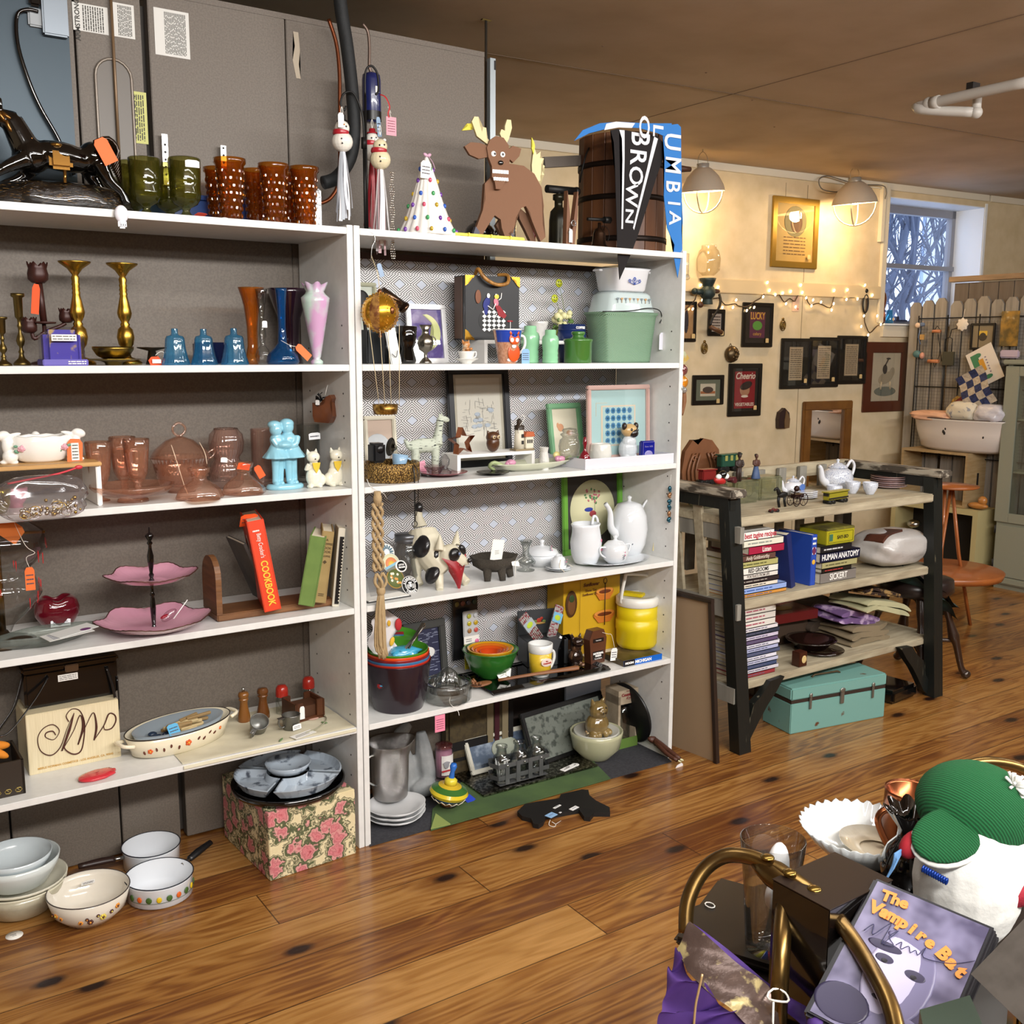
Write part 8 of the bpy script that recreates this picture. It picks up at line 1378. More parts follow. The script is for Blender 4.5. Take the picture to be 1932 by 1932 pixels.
_s('black_disc','large round black griddle leaning on the inner side of the bookcase','griddle',G().L([(0,-.006),(.118,-.006),(.122,0),(.118,.006),(0,.006)],seg=48),_m('0a0b0c',.4),(2.478,2.86,.128),rot=(0,rn(78),0))
a_,b_=at(1175,1380,.06),at(1262,1452,.03);
t=_t('back_scratcher','wooden back scratcher with a carved claw, raffia and white paper tags','back scratcher',at(1178,1375,.0)+V((0,0,.085)));e0=V(t.location);e1=at(1240,1425,.0)+V((0,0,.045));d=e1-e0;TW=_m('a8a48e',.6)
ob('stick',G().T([(0,0,0),d*.5,d*.85],.008,10,_l=.6),TW,t);g=G()
rd=RR(1)
for i in rg(14):g.T([d*.02,d*.02+V((rd.uniform(-.03,.02),rd.uniform(-.01,.02),rd.uniform(-.01,.035)))],.0014,4)
ob('raffia',g,_m('b08a4a',.8),t);CLW=_m('4c2a1c',.5,bU=1)
g=G().E(d*.9,(.028,.014,.014),(0,.35,-.3)).T([d*.9,d*1.15+V((.012,0,.004)),d*1.42+V((.03,-.005,.0))],[.014,.01,.008],8,sub=3).T([d*.9,d*1.2+V((.0,-.01,-.004)),d*1.36+V((.018,-.018,-.008))],[.012,.008,.007],8,sub=3).T([d*.88,d*.86+V((0,-.02,-.02))],[.011,.006],8)
ob('claw',g,CLW,t);ob('nails',G().E(d*1.45+V((.034,-.006,0)),(.01,.004,.004),(0,.5,0)).E(d*1.38+V((.024,-.02,-.009)),(.01,.004,.004),(0,.5,0)).E(d*.86+V((.004,-.027,-.025)),(.009,.004,.004)),_m('d4d2a8',.4),t)
_p(t,d*1.05+V((.0,-.018,-.0)),.034,.05,'b0ad98',(.2,rn(-48),0));_p(t,d*1.28+V((.012,-.05,-.022)),.036,.048,'ecebee',(.15,rn(-14),0))
pts=[(976,1539),(990,1525),(1015,1520),(1055,1514),(1058,1506),(1098,1497),(1110,1498),(1112,1508),(1124,1518),(1150,1531),(1151,1541),(1120,1541),(1113,1550),(1102,1549),(1092,1535),(1030,1546),(1025,1558),(1016,1564),(1006,1562),(1002,1552),(985,1548)]
o=felt('pig_silhouette','black wooden pig silhouette lying flat on the floorboards with paper tags',pts,_m('0e0d0d',.6),.0);o['category']='trivet';o.scale=(1,1,5)
for(x,y,c,w_,h_)in((1040,1538,'8cb4dc',.035,.026),(1083,1525,'e8e8e6',.034,.016),(1051,1522,'e4e4e0',.034,.008),(1057,1533,'f0f0ee',.008,.006)):
 P_=at(x,y,.0157);g=G().B((0,0,0),(w_,h_,.0003)).m(1).B((0,0,.0003),(w_*.6,.001,.0002));ob('paper_label',g,[_m(c,.7),_m('5a6478',.8)],o,V((P_.x-o.location.x,P_.y-o.location.y,.00318)),(0,0,.25))
P_=at(1045,1558,.002);_s('string_loop','loop of white string trailing from the black wooden pig','string',G().T([(0,.02,.012),(-.012,.01,.002),(-.004,-.006,0),(.01,.004,0),(.006,.02,.004)],.001,5,sub=4).T([(.01,.004,.001),(.04,.016,0)],.0008,4),_P,P_)
WB=_m('b9ae94',.8,n=(7,'8c8068',.25,.75,(1,6,6)),bU=.4);PB2=_m('121614',.45,n=(16,'6e6a58',.66,.72,(2,2,.25)),bU=.4);WB2=_m('8f8c82',.8,n=(9,'77736a',.3,.7,(3,3,.4)))
LT,LB_,RT,RB=_y(1376,938,2.63),at(1397,1418,0),_y(1760,900,2.63),at(1761,1312,0)
t=_t('bench_shelf','weathered open shelf unit with chipped black posts and cream boards','shelf',(LB_.x,LB_.y,0));o_=V(t.location)
def post(nm,a,b_,w=.062,d=.05,m_=PB2):
 a,b_=V(a)-o_,V(b_)-o_;g=G();vs=[[g.b.verts.new((p.x+sx*w/2,p.y+sy*d/2,p.z))for sx,sy in((-1,-1),(1,-1),(1,1),(-1,1))]for p in(a,b_)]
 for j in rg(4):g.b.faces.new((vs[0][j],vs[0][(j+1)%4],vs[1][(j+1)%4],vs[1][j]))
 g.b.faces.new(vs[0][::-1]);g.b.faces.new(vs[1]);ob(nm,g,m_,t)
DY=.52
post('post',LB_,LT);post('post',RB,RT);post('post',LB_+V((0,DY,0)),LT+V((0,DY-.06,0)));post('post',RB+V((0,DY,0)),RT+V((0,DY-.06,0)))
for P_,sx in((LT,-1),(RT,1)):
 c=P_-o_;ob('arm',G().B((c.x+sx*.01,c.y+.22,c.z+.018),(.085,.56,.03),bev=.006).m(1).B((c.x+sx*.01,c.y+.22,c.z-.02),(.03,.5,.05)),[_m('4a4238',.7,n=(9,'a8a090',.5,.6,(4,1,4))),PB2],t)
SHB=[]
for y0,th in((978,.035),(1137,.035),(1292,.03)):
 a=_y(1390,y0,2.60);b_=_y(1765,y0-66,2.60);z=a.z;SHB.append(z);ob('board',G().B(((a.x+b_.x)/2-o_.x-.0,2.60+.23-o_.y,z-th/2),(b_.x-a.x+.03,.46,th),bev=.004),WB,t)
B1,B2,B3=SHB
for i in rg(9):x=LT.x-o_.x+.09+i*.135;ob('back_slat',G().B((x,DY-.03,(B2+LT.z)/2+.02),(.045,.016,LT.z-B2)),WB2,t)
ob('back_rail',G().B(((LT.x+RT.x)/2-o_.x,DY,LT.z-.0),(RT.x-LT.x,.03,.06)),WB,t)
for i in rg(9):x=LT.x-o_.x+.09+i*.135;ob('back_slat',G().B((x,DY-.03,(B3+B2)/2-.01),(.045,.016,B2-B3-.05)),WB2,t)
for i in rg(2):
 yy=.16+i*.13;a=LT+V((-.005,yy,-.01));post('end_slat',V((LB_.x-.01,LB_.y+yy,B3-.02)),a,.014,.042,WB)
for z in(B1-.06,B2-.03,B3-.03):ob('end_rail',G().B((LT.x-o_.x+.01,.25,z),(.02,.5,.06)),WB2,t)
for P_,s_ in((LB_,1),(RB,-1)):g=G().P([(s_*.02,.06),(s_*.05,.10),(s_*.075,.17),(s_*.12,.2),(s_*.16,.245),(s_*.24,.25),(s_*.2,.2),(s_*.15,.15),(s_*.11,.1),(s_*.06,.03),(s_*.02,.0)],.03,y=.01);ob('scroll_bracket',g,PB2,t,(P_.x-o_.x,P_.y-o_.y,0))
def _l(px,py,w,th,c,tt,lb,z,Y=2.63,d=.2,rz=0,tc='f0eee8',nm='book',cat='book',s_=.7,sh=.62):
 a=_y(px,py,Y);kk=k(a);w_,t_=w*kk,th*kk;t=_t(nm,lb,cat,(a.x,Y,z),rz,gR='books on the bench shelf')
 ob('cover',G().B((w_/2,d/2,.0008),(w_,d,.0016)).B((w_/2,d/2,t_-.0008),(w_,d,.0016)).B((w_/2,.001,t_/2),(w_,.002,t_)),_m(c,.45),t);ob('pages',G().B((w_/2,d/2+.002,t_/2),(w_-.006,d-.006,t_-.0034)),PAGES,t)
 if tt:ob('lettering',G().K(tt,t_*s_*1.25,(w_*.5,-.0006,t_*.5),sx=sh*1.25,bold=t_*.012),_m(tc,.6),t)
 else:ob('lettering',G().I(w_*.1,w_*.7,t_*.25,t_*.75,1,-.0004),_m(tc,.6),t)
 return z+t_+.0003
z=B2+.0005
L_=[(1391,136,7,'c88a3c','','thin orange book at the bottom of the stack beside the leaning blue book','2c4a8a'),(1391,136,11,'8ca4d8','','pale blue book second from the bottom of that stack','3c5a9a'),(1391,110,8,'dcd4c4','','narrow cream and black book low in the stack','222222'),(1392,112,9,'2a2022','','dark brown book above the pale blue book in the stack','a09a90'),(1392,108,9,'d8d4cc','PORTRAITS FROM LIFE','cream portrait book under the white artist book','77706a'),(1392,108,13,'e0ddd4','RED GROOMS','white book lettered RED GROOMS','2a2a2a'),(1392,107,12,'a8a468','','olive green book in the middle of the stack','5a5a30'),(1393,98,12,'5c4038','Andy Goldsworthy','brown artist book under the red book','c8bcae'),(1410,96,15,'9c1c3c','Listen','dark red book lettered Listen','e8e4dc'),(1400,108,13,'d8d6c4','','ivory book just below the tagine book','8a9088'),(1391,94,17,'e4e2dc','150 best tagine recipes','white cook book with a red word on top of the stack','b01c34')]
for x,w,th,c,tt,lb,tc in L_:z=_l(x,1120,w,th,c,tt,lb,z,tc=tc)
a=_y(1436,1100,2.70);_b('blue_book','large dark blue hardback leaning beside the flat stack',(a.x+.13,2.65,B2),.035,.22,.23,'16245c',(0,rn(-14),rn(12)))
a=_y(1531,1095,2.64);g_=lambda g:g.m(1).I(-.01,.01,.12,.2,4,-.001).m(2).E((0,-.001,.14),(.011,.0008,.016)).m(3).E((0,-.001,.095),(.01,.0008,.01));_b('review_guide','thick blue paperback guide with a small portrait on its spine',(a.x,2.635,B2),.033,.17,.205,'2448a8',(0,0,0),sp=(g_,[_P,_m('6a2a50',.5),_m('d8a83c',.5)]))
z=B2+.0005
for x,w,th,c,tt,lb,tc in((1548,104,20,'77716c','SICKERT','grey book lettered SICKERT at the bottom of the second stack','e8e6e0'),(1550,86,8,'17130f','','thin black book with red lettering above the grey one','b03030'),(1550,102,12,'a09a6c','','olive book under the anatomy book','5c5838'),(1546,116,18,'101430','HUMAN ANATOMY','dark navy book lettered HUMAN ANATOMY','f0f0f0'),(1546,90,13,'14141a','','black book directly under the yellow cigar tin','c0c0c0')):z=_l(x,1090,w,th,c,tt,lb,z,tc=tc)
a=_y(1587,1000,2.64);t=_t('cigar_tin','mustard yellow cigar tin lettered SAY-SO on top of the books','tin',(a.x,2.64,z));YT=_m('a8a020',.4,n=(8,'8c8a1c',.4,.7));kk=k(a)
ob('tin_body',G().B((0,.07,.03),(.172,.14,.06),bev=.002),YT,t);ob('lid',G().B((0,.07,.0605),(.174,.142,.012),bev=.003),_m('55502a',.5,n=(14,'8a842c',.4,.7)),t);g=G().K('SAY-SO',.019,(.012,-.001,.027),bold=.0006,sx=1.1)
for x,z_,w,h in((0,.05,.15,.001),(0,.008,.15,.001),(-.075,.029,.001,.042),(.075,.029,.001,.042)):g.B((x,-.001,z_),(w,.0008,h))
ob('printing',g.m(1).B((-.06,-.001,.029),(.02,.0008,.028)),[_m('3c3618',.5),_m('3c6a50',.5)],t)
a=_y(1665,1030,2.72);_s('rusty_tin','rusty coffin-shaped metal tin resting on the satin pillow','tin',G().P([(-.075,0),(.05,-.004),(.075,.03),(.07,.078),(-.06,.066),(-.09,.045)],.09),_m('5c3222',.6,.4,n=(12,'3a241c',.4,.65),bU=.4),(a.x,2.66,B2+.085),rot=(-.1,0,.1))
a=_y(1700,1050,2.66);_s('satin_pillow','crumpled silvery grey satin pillow slumped over the shelf end','pillow',G().D(_k(.36,.24,.15,3,.06),40,24),_m('b0aca8',.3,sp=.9,bU=.4),(a.x+.02,2.73,B2+.004))
z=B3+.0005;rd=RR(12)
cols=['8c2c34','c9c6d0','3c4a6c','b8bcd4','d8d8e4','4a5474','a8aed0','d0d0dc','5a4a6c','c4bcd0','2c3444','d8d4d8']
wh=['lowest','second from the bottom','third from the bottom','fourth from the bottom','fifth from the bottom','sixth from the bottom','seventh from the bottom','fifth from the top','fourth from the top','third below the white books','second below the white books','just below the white books']
for i,c in en(cols):z=_l(1395+(i*7)%4,1270,98+(i*5)%9,8,c,'','thin magazine, %s in the pile on the lower bench board'%wh[i],z,tc='5a5a70',nm='magazine',cat='magazine')
for c,lb in(('d4d0c8','white softback lying on top of the magazine pile'),('c9c4bc','white hardback second from the top on the magazine pile'),('cfcac0','worn white paperback highest on the magazine pile')):z=_l(1394,1180,100,13,c,'',lb,z,tc='a05060')
a=_y(1440,1180,2.72);_s('leather_folder','brown leather folder lying on the magazine pile','folder',G().B((.05,.03,.004),(.17,.2,.008),(0,0,.15),bev=.002),_m('3c1c14',.5),(a.x-.03,2.68,z))
a=_y(1490,1170,2.85);_s('chocolate_box','flat dark red gift box behind the magazine pile','box',G().B((0,0,.02),(.26,.16,.04),(0,0,-.08),bev=.002).m(1).E((0,0,.041),(.05,.03,.001)),[_m('5c1414',.4),_m('a08040',.5)],(a.x+.01,2.90,B3+.11))
_s('shoe_box','plain dark box supporting the red gift box at the back','box',G().B((0,0,.054),(.22,.12,.108)),_m('3a2a1c',.7),(a.x+.03,2.93,B3+.0005))
BRW=_m('1c100c',.1,cO=.8)
p=at(1545,1240,B3,.09);_s('dark_plate','large dark brown glazed plate at the bottom on the lower bench board','plate',G().L([(0,0),(.05,0),(.1,.008),(.102,.011),(.05,.006),(0,.005)],seg=44),BRW,p);_s('dark_bowl','shallow dark brown glazed casserole dish on the dark plate','dish',G().L([(0,.008),(.06,.008),(.09,.04),(.105,.045),(.105,.049),(.088,.044),(.055,.014),(0,.012)],seg=44),BRW,p+V((-.03,.02,.008)))
a=at(1515,1258,B3);t=_t('brown_tin','small brown square tin with a round cream label','tin',a);ob('tin_body',G().B((0,.02,.03),(.046,.04,.06),bev=.002),_m('3c1c10',.35),t);ob('round_label',G().E((.004,-.001,.03),(.014,.001,.016)),_m('c9b078',.6),t)
def cloth(nm,lb,x,y,Y,w,d,h,c,z,rz=0,n=None,ry=0,sd=1,nf=4,m1=None,bend=0):
 a=_y(x,y,Y);g=G();rd=RR(sd)
 for i in rg(nf):
  ph=rd.uniform(0,6);zz=h*(i+.5)/nf;s_=1-.03*i;th=h/nf*.48;ww=w*s_*rd.uniform(.95,1.02)
  def fn(u_,v_,ph=ph,zz=zz,th=th,ww=ww):
   an_=u_*2*pi;x_=ww/2*(abs(cos(an_))**.35)*(1 if cos(an_)>0 else-1);z_=zz+th*sin(an_)+.006*sin(x_*26+ph+v_*3)+bend*(x_/w)**2*-1;return(x_,(v_-.5)*d+.006*sin(x_*30+ph),z_)
  g.m(i%2 if m1 else 0).D(fn,30,10)
  for e_ in(0,1):pts_=[fn(q_/30,e_)for q_ in rg(30)];f_=g.b.faces.new([g.b.verts.new(p_)for p_ in pts_]);bmesh.ops.triangulate(g.b,faces=[f_])
 return _s(nm,lb,'cloth',g,[_m(c,.9,n=n,bU=.3)]+([m1]if m1 else[]),(a.x,Y,z),rot=(0,ry,rz),gR='folded cloths on the bench shelf')
cloth('khaki_cloth','rumpled khaki cloth at the bottom of the textile pile',1605,1200,2.78,.27,.2,.075,'7c6e56',B3+.002,sd=3,nf=3)
cloth('purple_cloth','folded purple flowered cloth under the cream one',1590,1160,2.80,.30,.18,.05,'6c5080',B3+.085,n=(22,'b8a0c0',.5,.6),ry=.22,sd=4,nf=2,bend=.04)
cloth('cream_cloth','folded pale cream blanket curving over the pile front',1640,1150,2.74,.32,.2,.045,'aba884',B3+.14,ry=.22,sd=5,nf=2,bend=.1)
cloth('tapestry','brown and gold woven tapestry lying on top of the pile',1630,1120,2.78,.28,.2,.028,'2e1c14',B3+.2,n=(28,'a08050',.5,.6),ry=.2,sd=6,nf=2,bend=.05)
cloth('brown_cloth','dark brown crumpled cloth at the back of the lower board',1535,1135,2.92,.22,.14,.13,'41352a',B3+.03,sd=7,nf=3)
a=_y(1740,1150,2.70);_s('plaid_blanket','dark green and navy fringed blanket hanging off the shelf end','blanket',G().D(lambda u_,v_:(-.2+.44*u_+.02*sin(v_*7),-.08+.2*v_-.05*sin(u_*3),.13-.25*u_*(.5+.5*v_)-.13*(1-v_)*u_+.008*sin(u_*14+v_*8)),28,16).m(1).D(lambda u_,v_:(-.2+.44*u_+.02*sin(v_*7),-.08+.2*v_-.05*sin(u_*3),.11-.3*u_*(.5+.5*v_)-.13*(1-v_)*u_+.012*sin(u_*12+v_*6)),24,12),[_m('16201e',.95,n=(9,'24403c',.45,.55)),_m('1c3a38',.9,n=(8,'10141c',.4,.6))],(a.x-.02,2.74,B3+.19))
c0,c1=at(1490,1386,0),at(1668,1352,0);w=(c1-c0).length;an=math.atan2(c1.y-c0.y,c1.x-c0.x);t=_t('toolbox','chipped turquoise steel toolbox with three latches under the bench','toolbox',c0,an);TQ=_m('6e9c94',.5,n=(12,'5c3a24',.68,.73),bU=.2);dp=.17
ob('box_body',G().B((w/2,dp/2,.062),(w,dp,.124),bev=.003),TQ,t);ob('lid',G().B((w/2,dp/2,.162),(w+.004,dp+.004,.05),bev=.006),TQ,t);ob('dark_gap',G().B((w/2,dp/2,.131),(w-.004,dp-.004,.014)),_m('2c1c12',.7),t)
for x in(.19,.52,.85):ob('latch',G().B((w*x,-.004,.118),(.02 if x==.52 else .012,.006,.05),bev=.002).E((w*x,-.006,.15),(.014 if x==.52 else .008,.004,.01)),_m('8c8c84',.4,.8),t)
ob('handle',G().T([(w*.35,dp/2,.188),(w*.38,dp/2,.196),(w*.62,dp/2,.196),(w*.65,dp/2,.188)],.004,8),_m('5c4a34',.5,.5),t)
p=at(1690,1325,0,.05);_s('black_case','flat glossy black case on the floor behind the toolbox','case',G().B((0,0,.03),(.2,.2,.06),(0,0,.1),bev=.012),_B,p+V((.0,.06,0)));p=at(1440,1330,0,.1);_s('grey_tub','pale grey plastic tub in the shade behind the bench post','tub',G().B((0,0,.045),(.16,.16,.09),bev=.01),_m('8a8c90',.4),p+V((.05,.1,0)))
a_,b_,c_=at(1284,1402,0),at(1349,1437,0),at(1278,1130,.70)
t=_t('framed_picture','large framed picture leaning back to front between bookcase and bench post','picture',b_,rn(96));ob('backing',G().B((.16,-.0,.31),(.34,.006,.62)),_m('9a8468',.85),t);ob('frame_edge',G().B((-.012,.006,.31),(.014,.018,.63)).B((.16,.006,.626),(.36,.018,.014)),_m('241812',.5),t);t.rotation_euler=(rn(-6),0,rn(96))
p=at(1745,1268,0,.0);t=_t('claw_foot_stool','dark turned-leg wooden stool with claw and glass ball feet','stool',(4.12,2.78,0));SW=_m('2e1c12',.35,cO=.3);ob('seat',G().L([(0,.40),(.15,.40),(.17,.42),(.165,.47),(.1,.485),(0,.485)],seg=36),_m('241a18',.3),t)
for i in rg(4):
 a=-.75+i*pi/2;d=V((cos(a),sin(a),0));pts=[d*.11+V((0,0,.42)),d*.14+V((0,0,.34)),d*.16+V((0,0,.28)),d*.185+V((0,0,.2)),d*.2+V((0,0,.16)),d*.225+V((0,0,.06)),d*.24+V((0,0,.03))];g=G().T(pts,[.018,.02,.014,.026,.017,.014,.018],12,sub=4);ob('leg',g,SW,t);ob('claw_foot',G().E(d*.25+V((0,0,.022)),(.024,.022,.02)),_m('3a2c22',.2,.3,cO=.5),t)
ob('stretcher',G().T([(-.14,.13,.18),(0,0,.18),(.14,-.13,.18)],[.009,.013,.009],8,sub=4).T([(-.14,-.13,.18),(.14,.13,.18)],.01,8),SW,t)
GB_=_g('d8dcc8','6e7458',.03,3,.3,'b8ba98');ZB=B1+.0005
for i,(px,Y,lb)in en(((1335,2.86,'square glass block at the post end of the bench top'),(1395,2.88,'square glass block in the middle of three on the bench top'),(1440,2.90,'square glass block nearest the small teapot'))):
 a=_A(px,Y,ZB);t=_t('glass_block',lb,'glass block',(a.x,Y,ZB),gR='square glass blocks on the bench');ob('block_body',G().B((0,0,.048),(.135,.09,.095),bev=.008),GB_,t);ob('wavy_core',G().B((0,0,.048),(.11,.06,.072),bev=.02),_g('f0ead0','a89c60',.1,4,.35,'c0b888'),t)
zb=ZB+.0965
def train(lb,px,Y,c,w,h,z,rz=0):
 a=_y(px,870,Y);t=_t('toy_train_car',lb,'toy train',(a.x,Y,z),rz,gR='cast iron toy trains');ob('car_body',G().B((0,0,h*.6),(w,.03,h*.6),bev=.003).B((0,0,h*.95),(w*1.08,.034,h*.08)),_m(c,.4),t)
 for s_ in(-1,1):ob('wheels',G().C((s_*w*.32-.01,-.018,h*.16),(s_*w*.32-.01,.018,h*.16),h*.16).C((s_*w*.32+.012,-.018,h*.16),(s_*w*.32+.012,.018,h*.16),h*.16),IRON,t)
 return t
train('red cast iron toy train car on a glass block',1335,2.82,'6e1816',.07,.06,zb);t=train('green and yellow toy trolley car behind the standing man figure',1375,2.95,'1c4434',.11,.075,zb+.02)
ob('window_openings',G().B((-.03,-.016,.058),(.014,.002,.022)).B((0,-.016,.058),(.014,.002,.022)).B((.03,-.016,.058),(.014,.002,.022)),_m('8c8a4c',.4),t)
a=_y(1375,900,2.76);_s('toy_cart','small dark red toy truck chassis behind the toy mouse pair','toy',G().B((0,0,.018),(.08,.026,.012)).C((-.03,-.018,.01),(-.03,.018,.01),.01).C((.03,-.018,.01),(.03,.018,.01),.01),_m('4a1c20',.4),(a.x+.03,2.80,zb))
a=_y(1358,900,2.70);_s('toy_figure','small red, black and white painted toy figure lying on the arm end','toy',G().E((0,0,.018),(.03,.014,.014),(0,.2,0)).m(1).E((.012,-.004,.04),(.018,.014,.015)).m(2).E((-.012,-.006,.034),(.012,.01,.01)).E((.024,-.01,.034),(.012,.009,.011)).m(1).T([(.02,0,.04),(.034,-.004,.018)],.002,5),[_m('a82020',.4),_B,_W],(a.x,2.70,LT.z+.034))
def person(nm,lb,px,Y,z,h,cols,skirt):
 a=_y(px,870,Y);t=_t(nm,lb,'figurine',(a.x,Y,z));g=G()
 if skirt:g.L([(0,0),(.19,0),(.2,.04),(.1,.5),(0,.52)],seg=24,sy=.8)
 else:g.T([(-.06,0,.02),(-.06,0,.3),(-.04,0,.5)],[.05,.055,.07],8).T([(.06,0,.02),(.05,0,.3),(.04,0,.5)],[.05,.055,.07],8)
 ob('lower_clothing',g,cols[0],t,sc=(h,h,h));ob('body',G().E((0,0,.62),(.13,.09,.17)).T([(-.12,0,.74),(-.17,-.02,.6),(-.06,-.08,.54)],[.05,.045,.035],8,sub=2).T([(.12,0,.74),(.17,-.02,.6),(.06,-.08,.54)],[.05,.045,.035],8,sub=2).E((0,0,.82),(.04,.04,.06)).E((0,-.005,.91),(.07,.075,.09)),cols[1],t,sc=(h,h,h),_r=0);ob('hat' if not skirt else 'hair',G().L([(.1,.95),(.1,.965),(.06,.97),(.055,1.02),(0,1.03)],seg=18)if not skirt else G().E((0,.02,.95),(.07,.07,.06)),cols[2],t,sc=(h,h,h))
person('man_figurine','dark carved figure of a standing man in a long coat and hat',1395,2.80,zb,.115,[_m('2a1a12',.6),_m('2e201a',.6),_m('1c1410',.6)],0);person('woman_figurine','painted figure of a woman in a blue skirt and brown blouse',1427,2.84,zb-.0,.10,[_m('3c5074',.6),_m('4c2c20',.6),DK],1)
a=_y(1330,850,3.02);t=_t('carved_panel','carved scrolled wooden crest panel standing behind the glass blocks','carving',(a.x,3.03,ZB));CP=_m('5c3820',.5,n=(10,'75492a',.3,.7),bU=.5);ob('panel',G().P([(-.1,0),(-.115,.12),(-.1,.2),(-.06,.245),(-.03,.225),(.0,.25),(.05,.24),(.09,.2),(.105,.12),(.1,0)],.02),CP,t)
g=G()
for s_ in(-1,1):
 for q_ in rg(3):g.T([(s_*(.03+q_*.022)+.0*q_,-.004,.05),(s_*(.045+q_*.022),-.008,.12),(s_*(.02+q_*.02),-.006,.19)],.005,6,sub=3)
 g.T([(s_*.055+.016*cos(j*.6)*(1-j/14),-.008,.17+.016*sin(j*.6)*(1-j/14))for j in rg(13)],.004,6)
ob('scroll_carving',g,CP,t)
BW=_m('d2d6de',.12,cO=.6,n=(30,'34508c',.57,.61));BWh=_m('d8dae0',.12,cO=.6)
def teapot(px,Y,s_,lb,deco):
 a=_A(px,Y,ZB);t=_t('teapot',lb,'teapot',(a.x,Y,ZB));ob('pot_body',G().L([(0,0),(.6,0),(.65,.05),(.95,.3),(1,.55),(.85,.85),(.55,1),(0,1)],seg=36,sy=.85),BWh if not deco else BW,t,sc=(.06*s_,.06*s_,.075*s_));ob('lid',G().L([(.56,0),(.5,.08),(.2,.2),(.08,.22),(.07,.28),(.12,.34),(0,.4)],seg=28),BW,t,(0,0,.0755*s_),sc=(.06*s_,.06*s_,.075*s_))
 ob('spout',G().T([(-.05*s_,0,.025*s_),(-.075*s_,0,.04*s_),(-.085*s_,0,.075*s_),(-.095*s_,0,.085*s_)],[.016*s_,.011*s_,.008*s_,.006*s_],10,sub=3),BWh,t);ob('handle',G().T([(.048*s_,0,.075*s_),(.07*s_,0,.095*s_),(.088*s_,0,.075*s_),(.075*s_,0,.04*s_),(.055*s_,0,.025*s_)],.005*s_,8,sub=4),BWh,t)
 if not deco:ob('blue_decal',cels(G(),0,[(0,.04,.018,.014)],-.052),_m('4a6aa8',.4),t,(0,0,0))
teapot(1495,2.90,.8,'small white teapot with a blue decal beside the toy horse cart',0);teapot(1578,2.92,1.3,'large blue and white willow-pattern teapot on the bench',1)
for i,(px,Y,lb)in en(((1573,2.76,'blue and white teacup nearest the yellow toy engine'),(1608,2.80,'blue and white teacup in the middle of three'),(1641,2.74,'blue and white teacup with its handle towards the plates'))):a=_A(px,Y,ZB);t=_t('teacup',lb,'cup',(a.x,Y,ZB),gR='blue and white teacups');ob('cup_body',G().L([(0,0),(.5,0),(.55,.08),(.85,.4),(1,1),(.95,1),(.75,.35),(0,.12)],seg=28),BW,t,sc=(.032,.032,.052));ob('handle',G().T([(.03,0,.043),(.046,0,.046),(.046,0,.026),(.026,0,.016)],.0035,8,sub=3),BWh,t)
a=_A(1520,2.80,ZB)
for i in rg(4):_s('small_saucer','white saucer %s in the little stack by the toy engine'%('lowest','second','third','topmost')[i],'saucer',G().L([(0,0),(.03,0),(.055,.006),(.056,.008),(.03,.004),(0,.003)],seg=32),BWh,(a.x+.012,2.82,ZB+i*.0075),gR='small stacked saucers')
for i in rg(6):a=_A(1676,2.84,ZB);_s('dinner_plate','brown-rimmed plate %s in the tall plate stack'%('lowest','second','third','fourth','fifth','topmost')[i],'plate',G().L([(0,0),(.045,0),(.078,.009),(.08,.012),(.05,.006),(0,.005)],seg=36),_m('8a6a64' if i%2 else 'b0989a',.2,cO=.5),(a.x,2.84,ZB+i*.0085),gR='stacked brown rimmed plates')
a=_A(1580,2.68,ZB);t=train('long yellow and black toy train engine at the front of the bench top',1580,2.66,'8c8420',.135,.05,ZB+.0,.1);ob('black_roof',G().B((0,0,.04),(.138,.024,.016)).B((0,-.016,.022),(.136,.001,.006)),DK,t)
a=_A(1490,2.70,ZB);t=_t('horse_cart','black cast iron toy horse pulling a wheeled cart','toy',(a.x,2.69,ZB));g=G().E((-.055,0,.05),(.028,.009,.012)).T([(-.075,0,.055),(-.09,0,.078),(-.104,0,.07)],[.009,.006,.004],8,sub=2)
for x in(-.075,-.068,-.04,-.034):g.T([(x,.004,.045),(x-.003,.004,.025),(x+.004,.004,.001)],[.005,.0035,.003],6)
ob('horse',g,IRON,t);g=G().B((.03,0,.04),(.05,.024,.014)).T([(.01,0,.04),(-.07,.012,.05)],.0014,5).T([(.01,0,.045),(.02,0,.066)],.003,5).E((.024,0,.068),(.012,.01,.012))
for x,r in((.01,.02),(.05,.024)):
 for y in(-.016,.016):g.T([(x+r*cos(b_),y,r+.001+r*sin(b_))for b_ in[j*.45 for j in rg(14)]],.0018,5,_c=True);[g.C((x,y,r),(x+r*cos(b_),y,r+r*sin(b_)),.0008,seg=4)for b_ in(0,1.05,2.1,3.14,4.2,5.2)]
ob('cart',g,_m('2c1614',.4,.4),t);a=_A(1460,2.625,ZB);_s('toy_car','tiny rusty red toy race car at the bench top edge','toy',G().B((0,0,.008),(.05,.014,.008),bev=.003).E((-.004,0,.013),(.008,.005,.004)).m(1).C((-.016,-.009,.005),(-.016,.009,.005),.0055).C((.016,-.009,.005),(.016,.009,.005),.0055),[_m('5c2420',.5),DK],(a.x,2.625,ZB))
def _w(lb,x0,y0,x1,y1,fw,fm,art,am,mb=None,mw=0,cat='picture',nm='framed_picture',st=1,gR=None):
 (u0,z1),(u1,z0)=wp(x0,y0,.02),wp(x1,y1,.02);w,h=u1-u0,z1-z0;t=_f(nm,lb,cat,wpt((u0+u1)/2,z0,.018),w,h,fw*w,fm,art,am,rz=-ca,mb=mb,mw=mw*w,gR=gR)
 if st:_p(t,(w*.3,-.003,h*.2),.026,.028,'c9ae78',name='round_sticker')
 return t
BF2=_m('17130f',.3,cO=.3);N_=lambda g,w,h:g
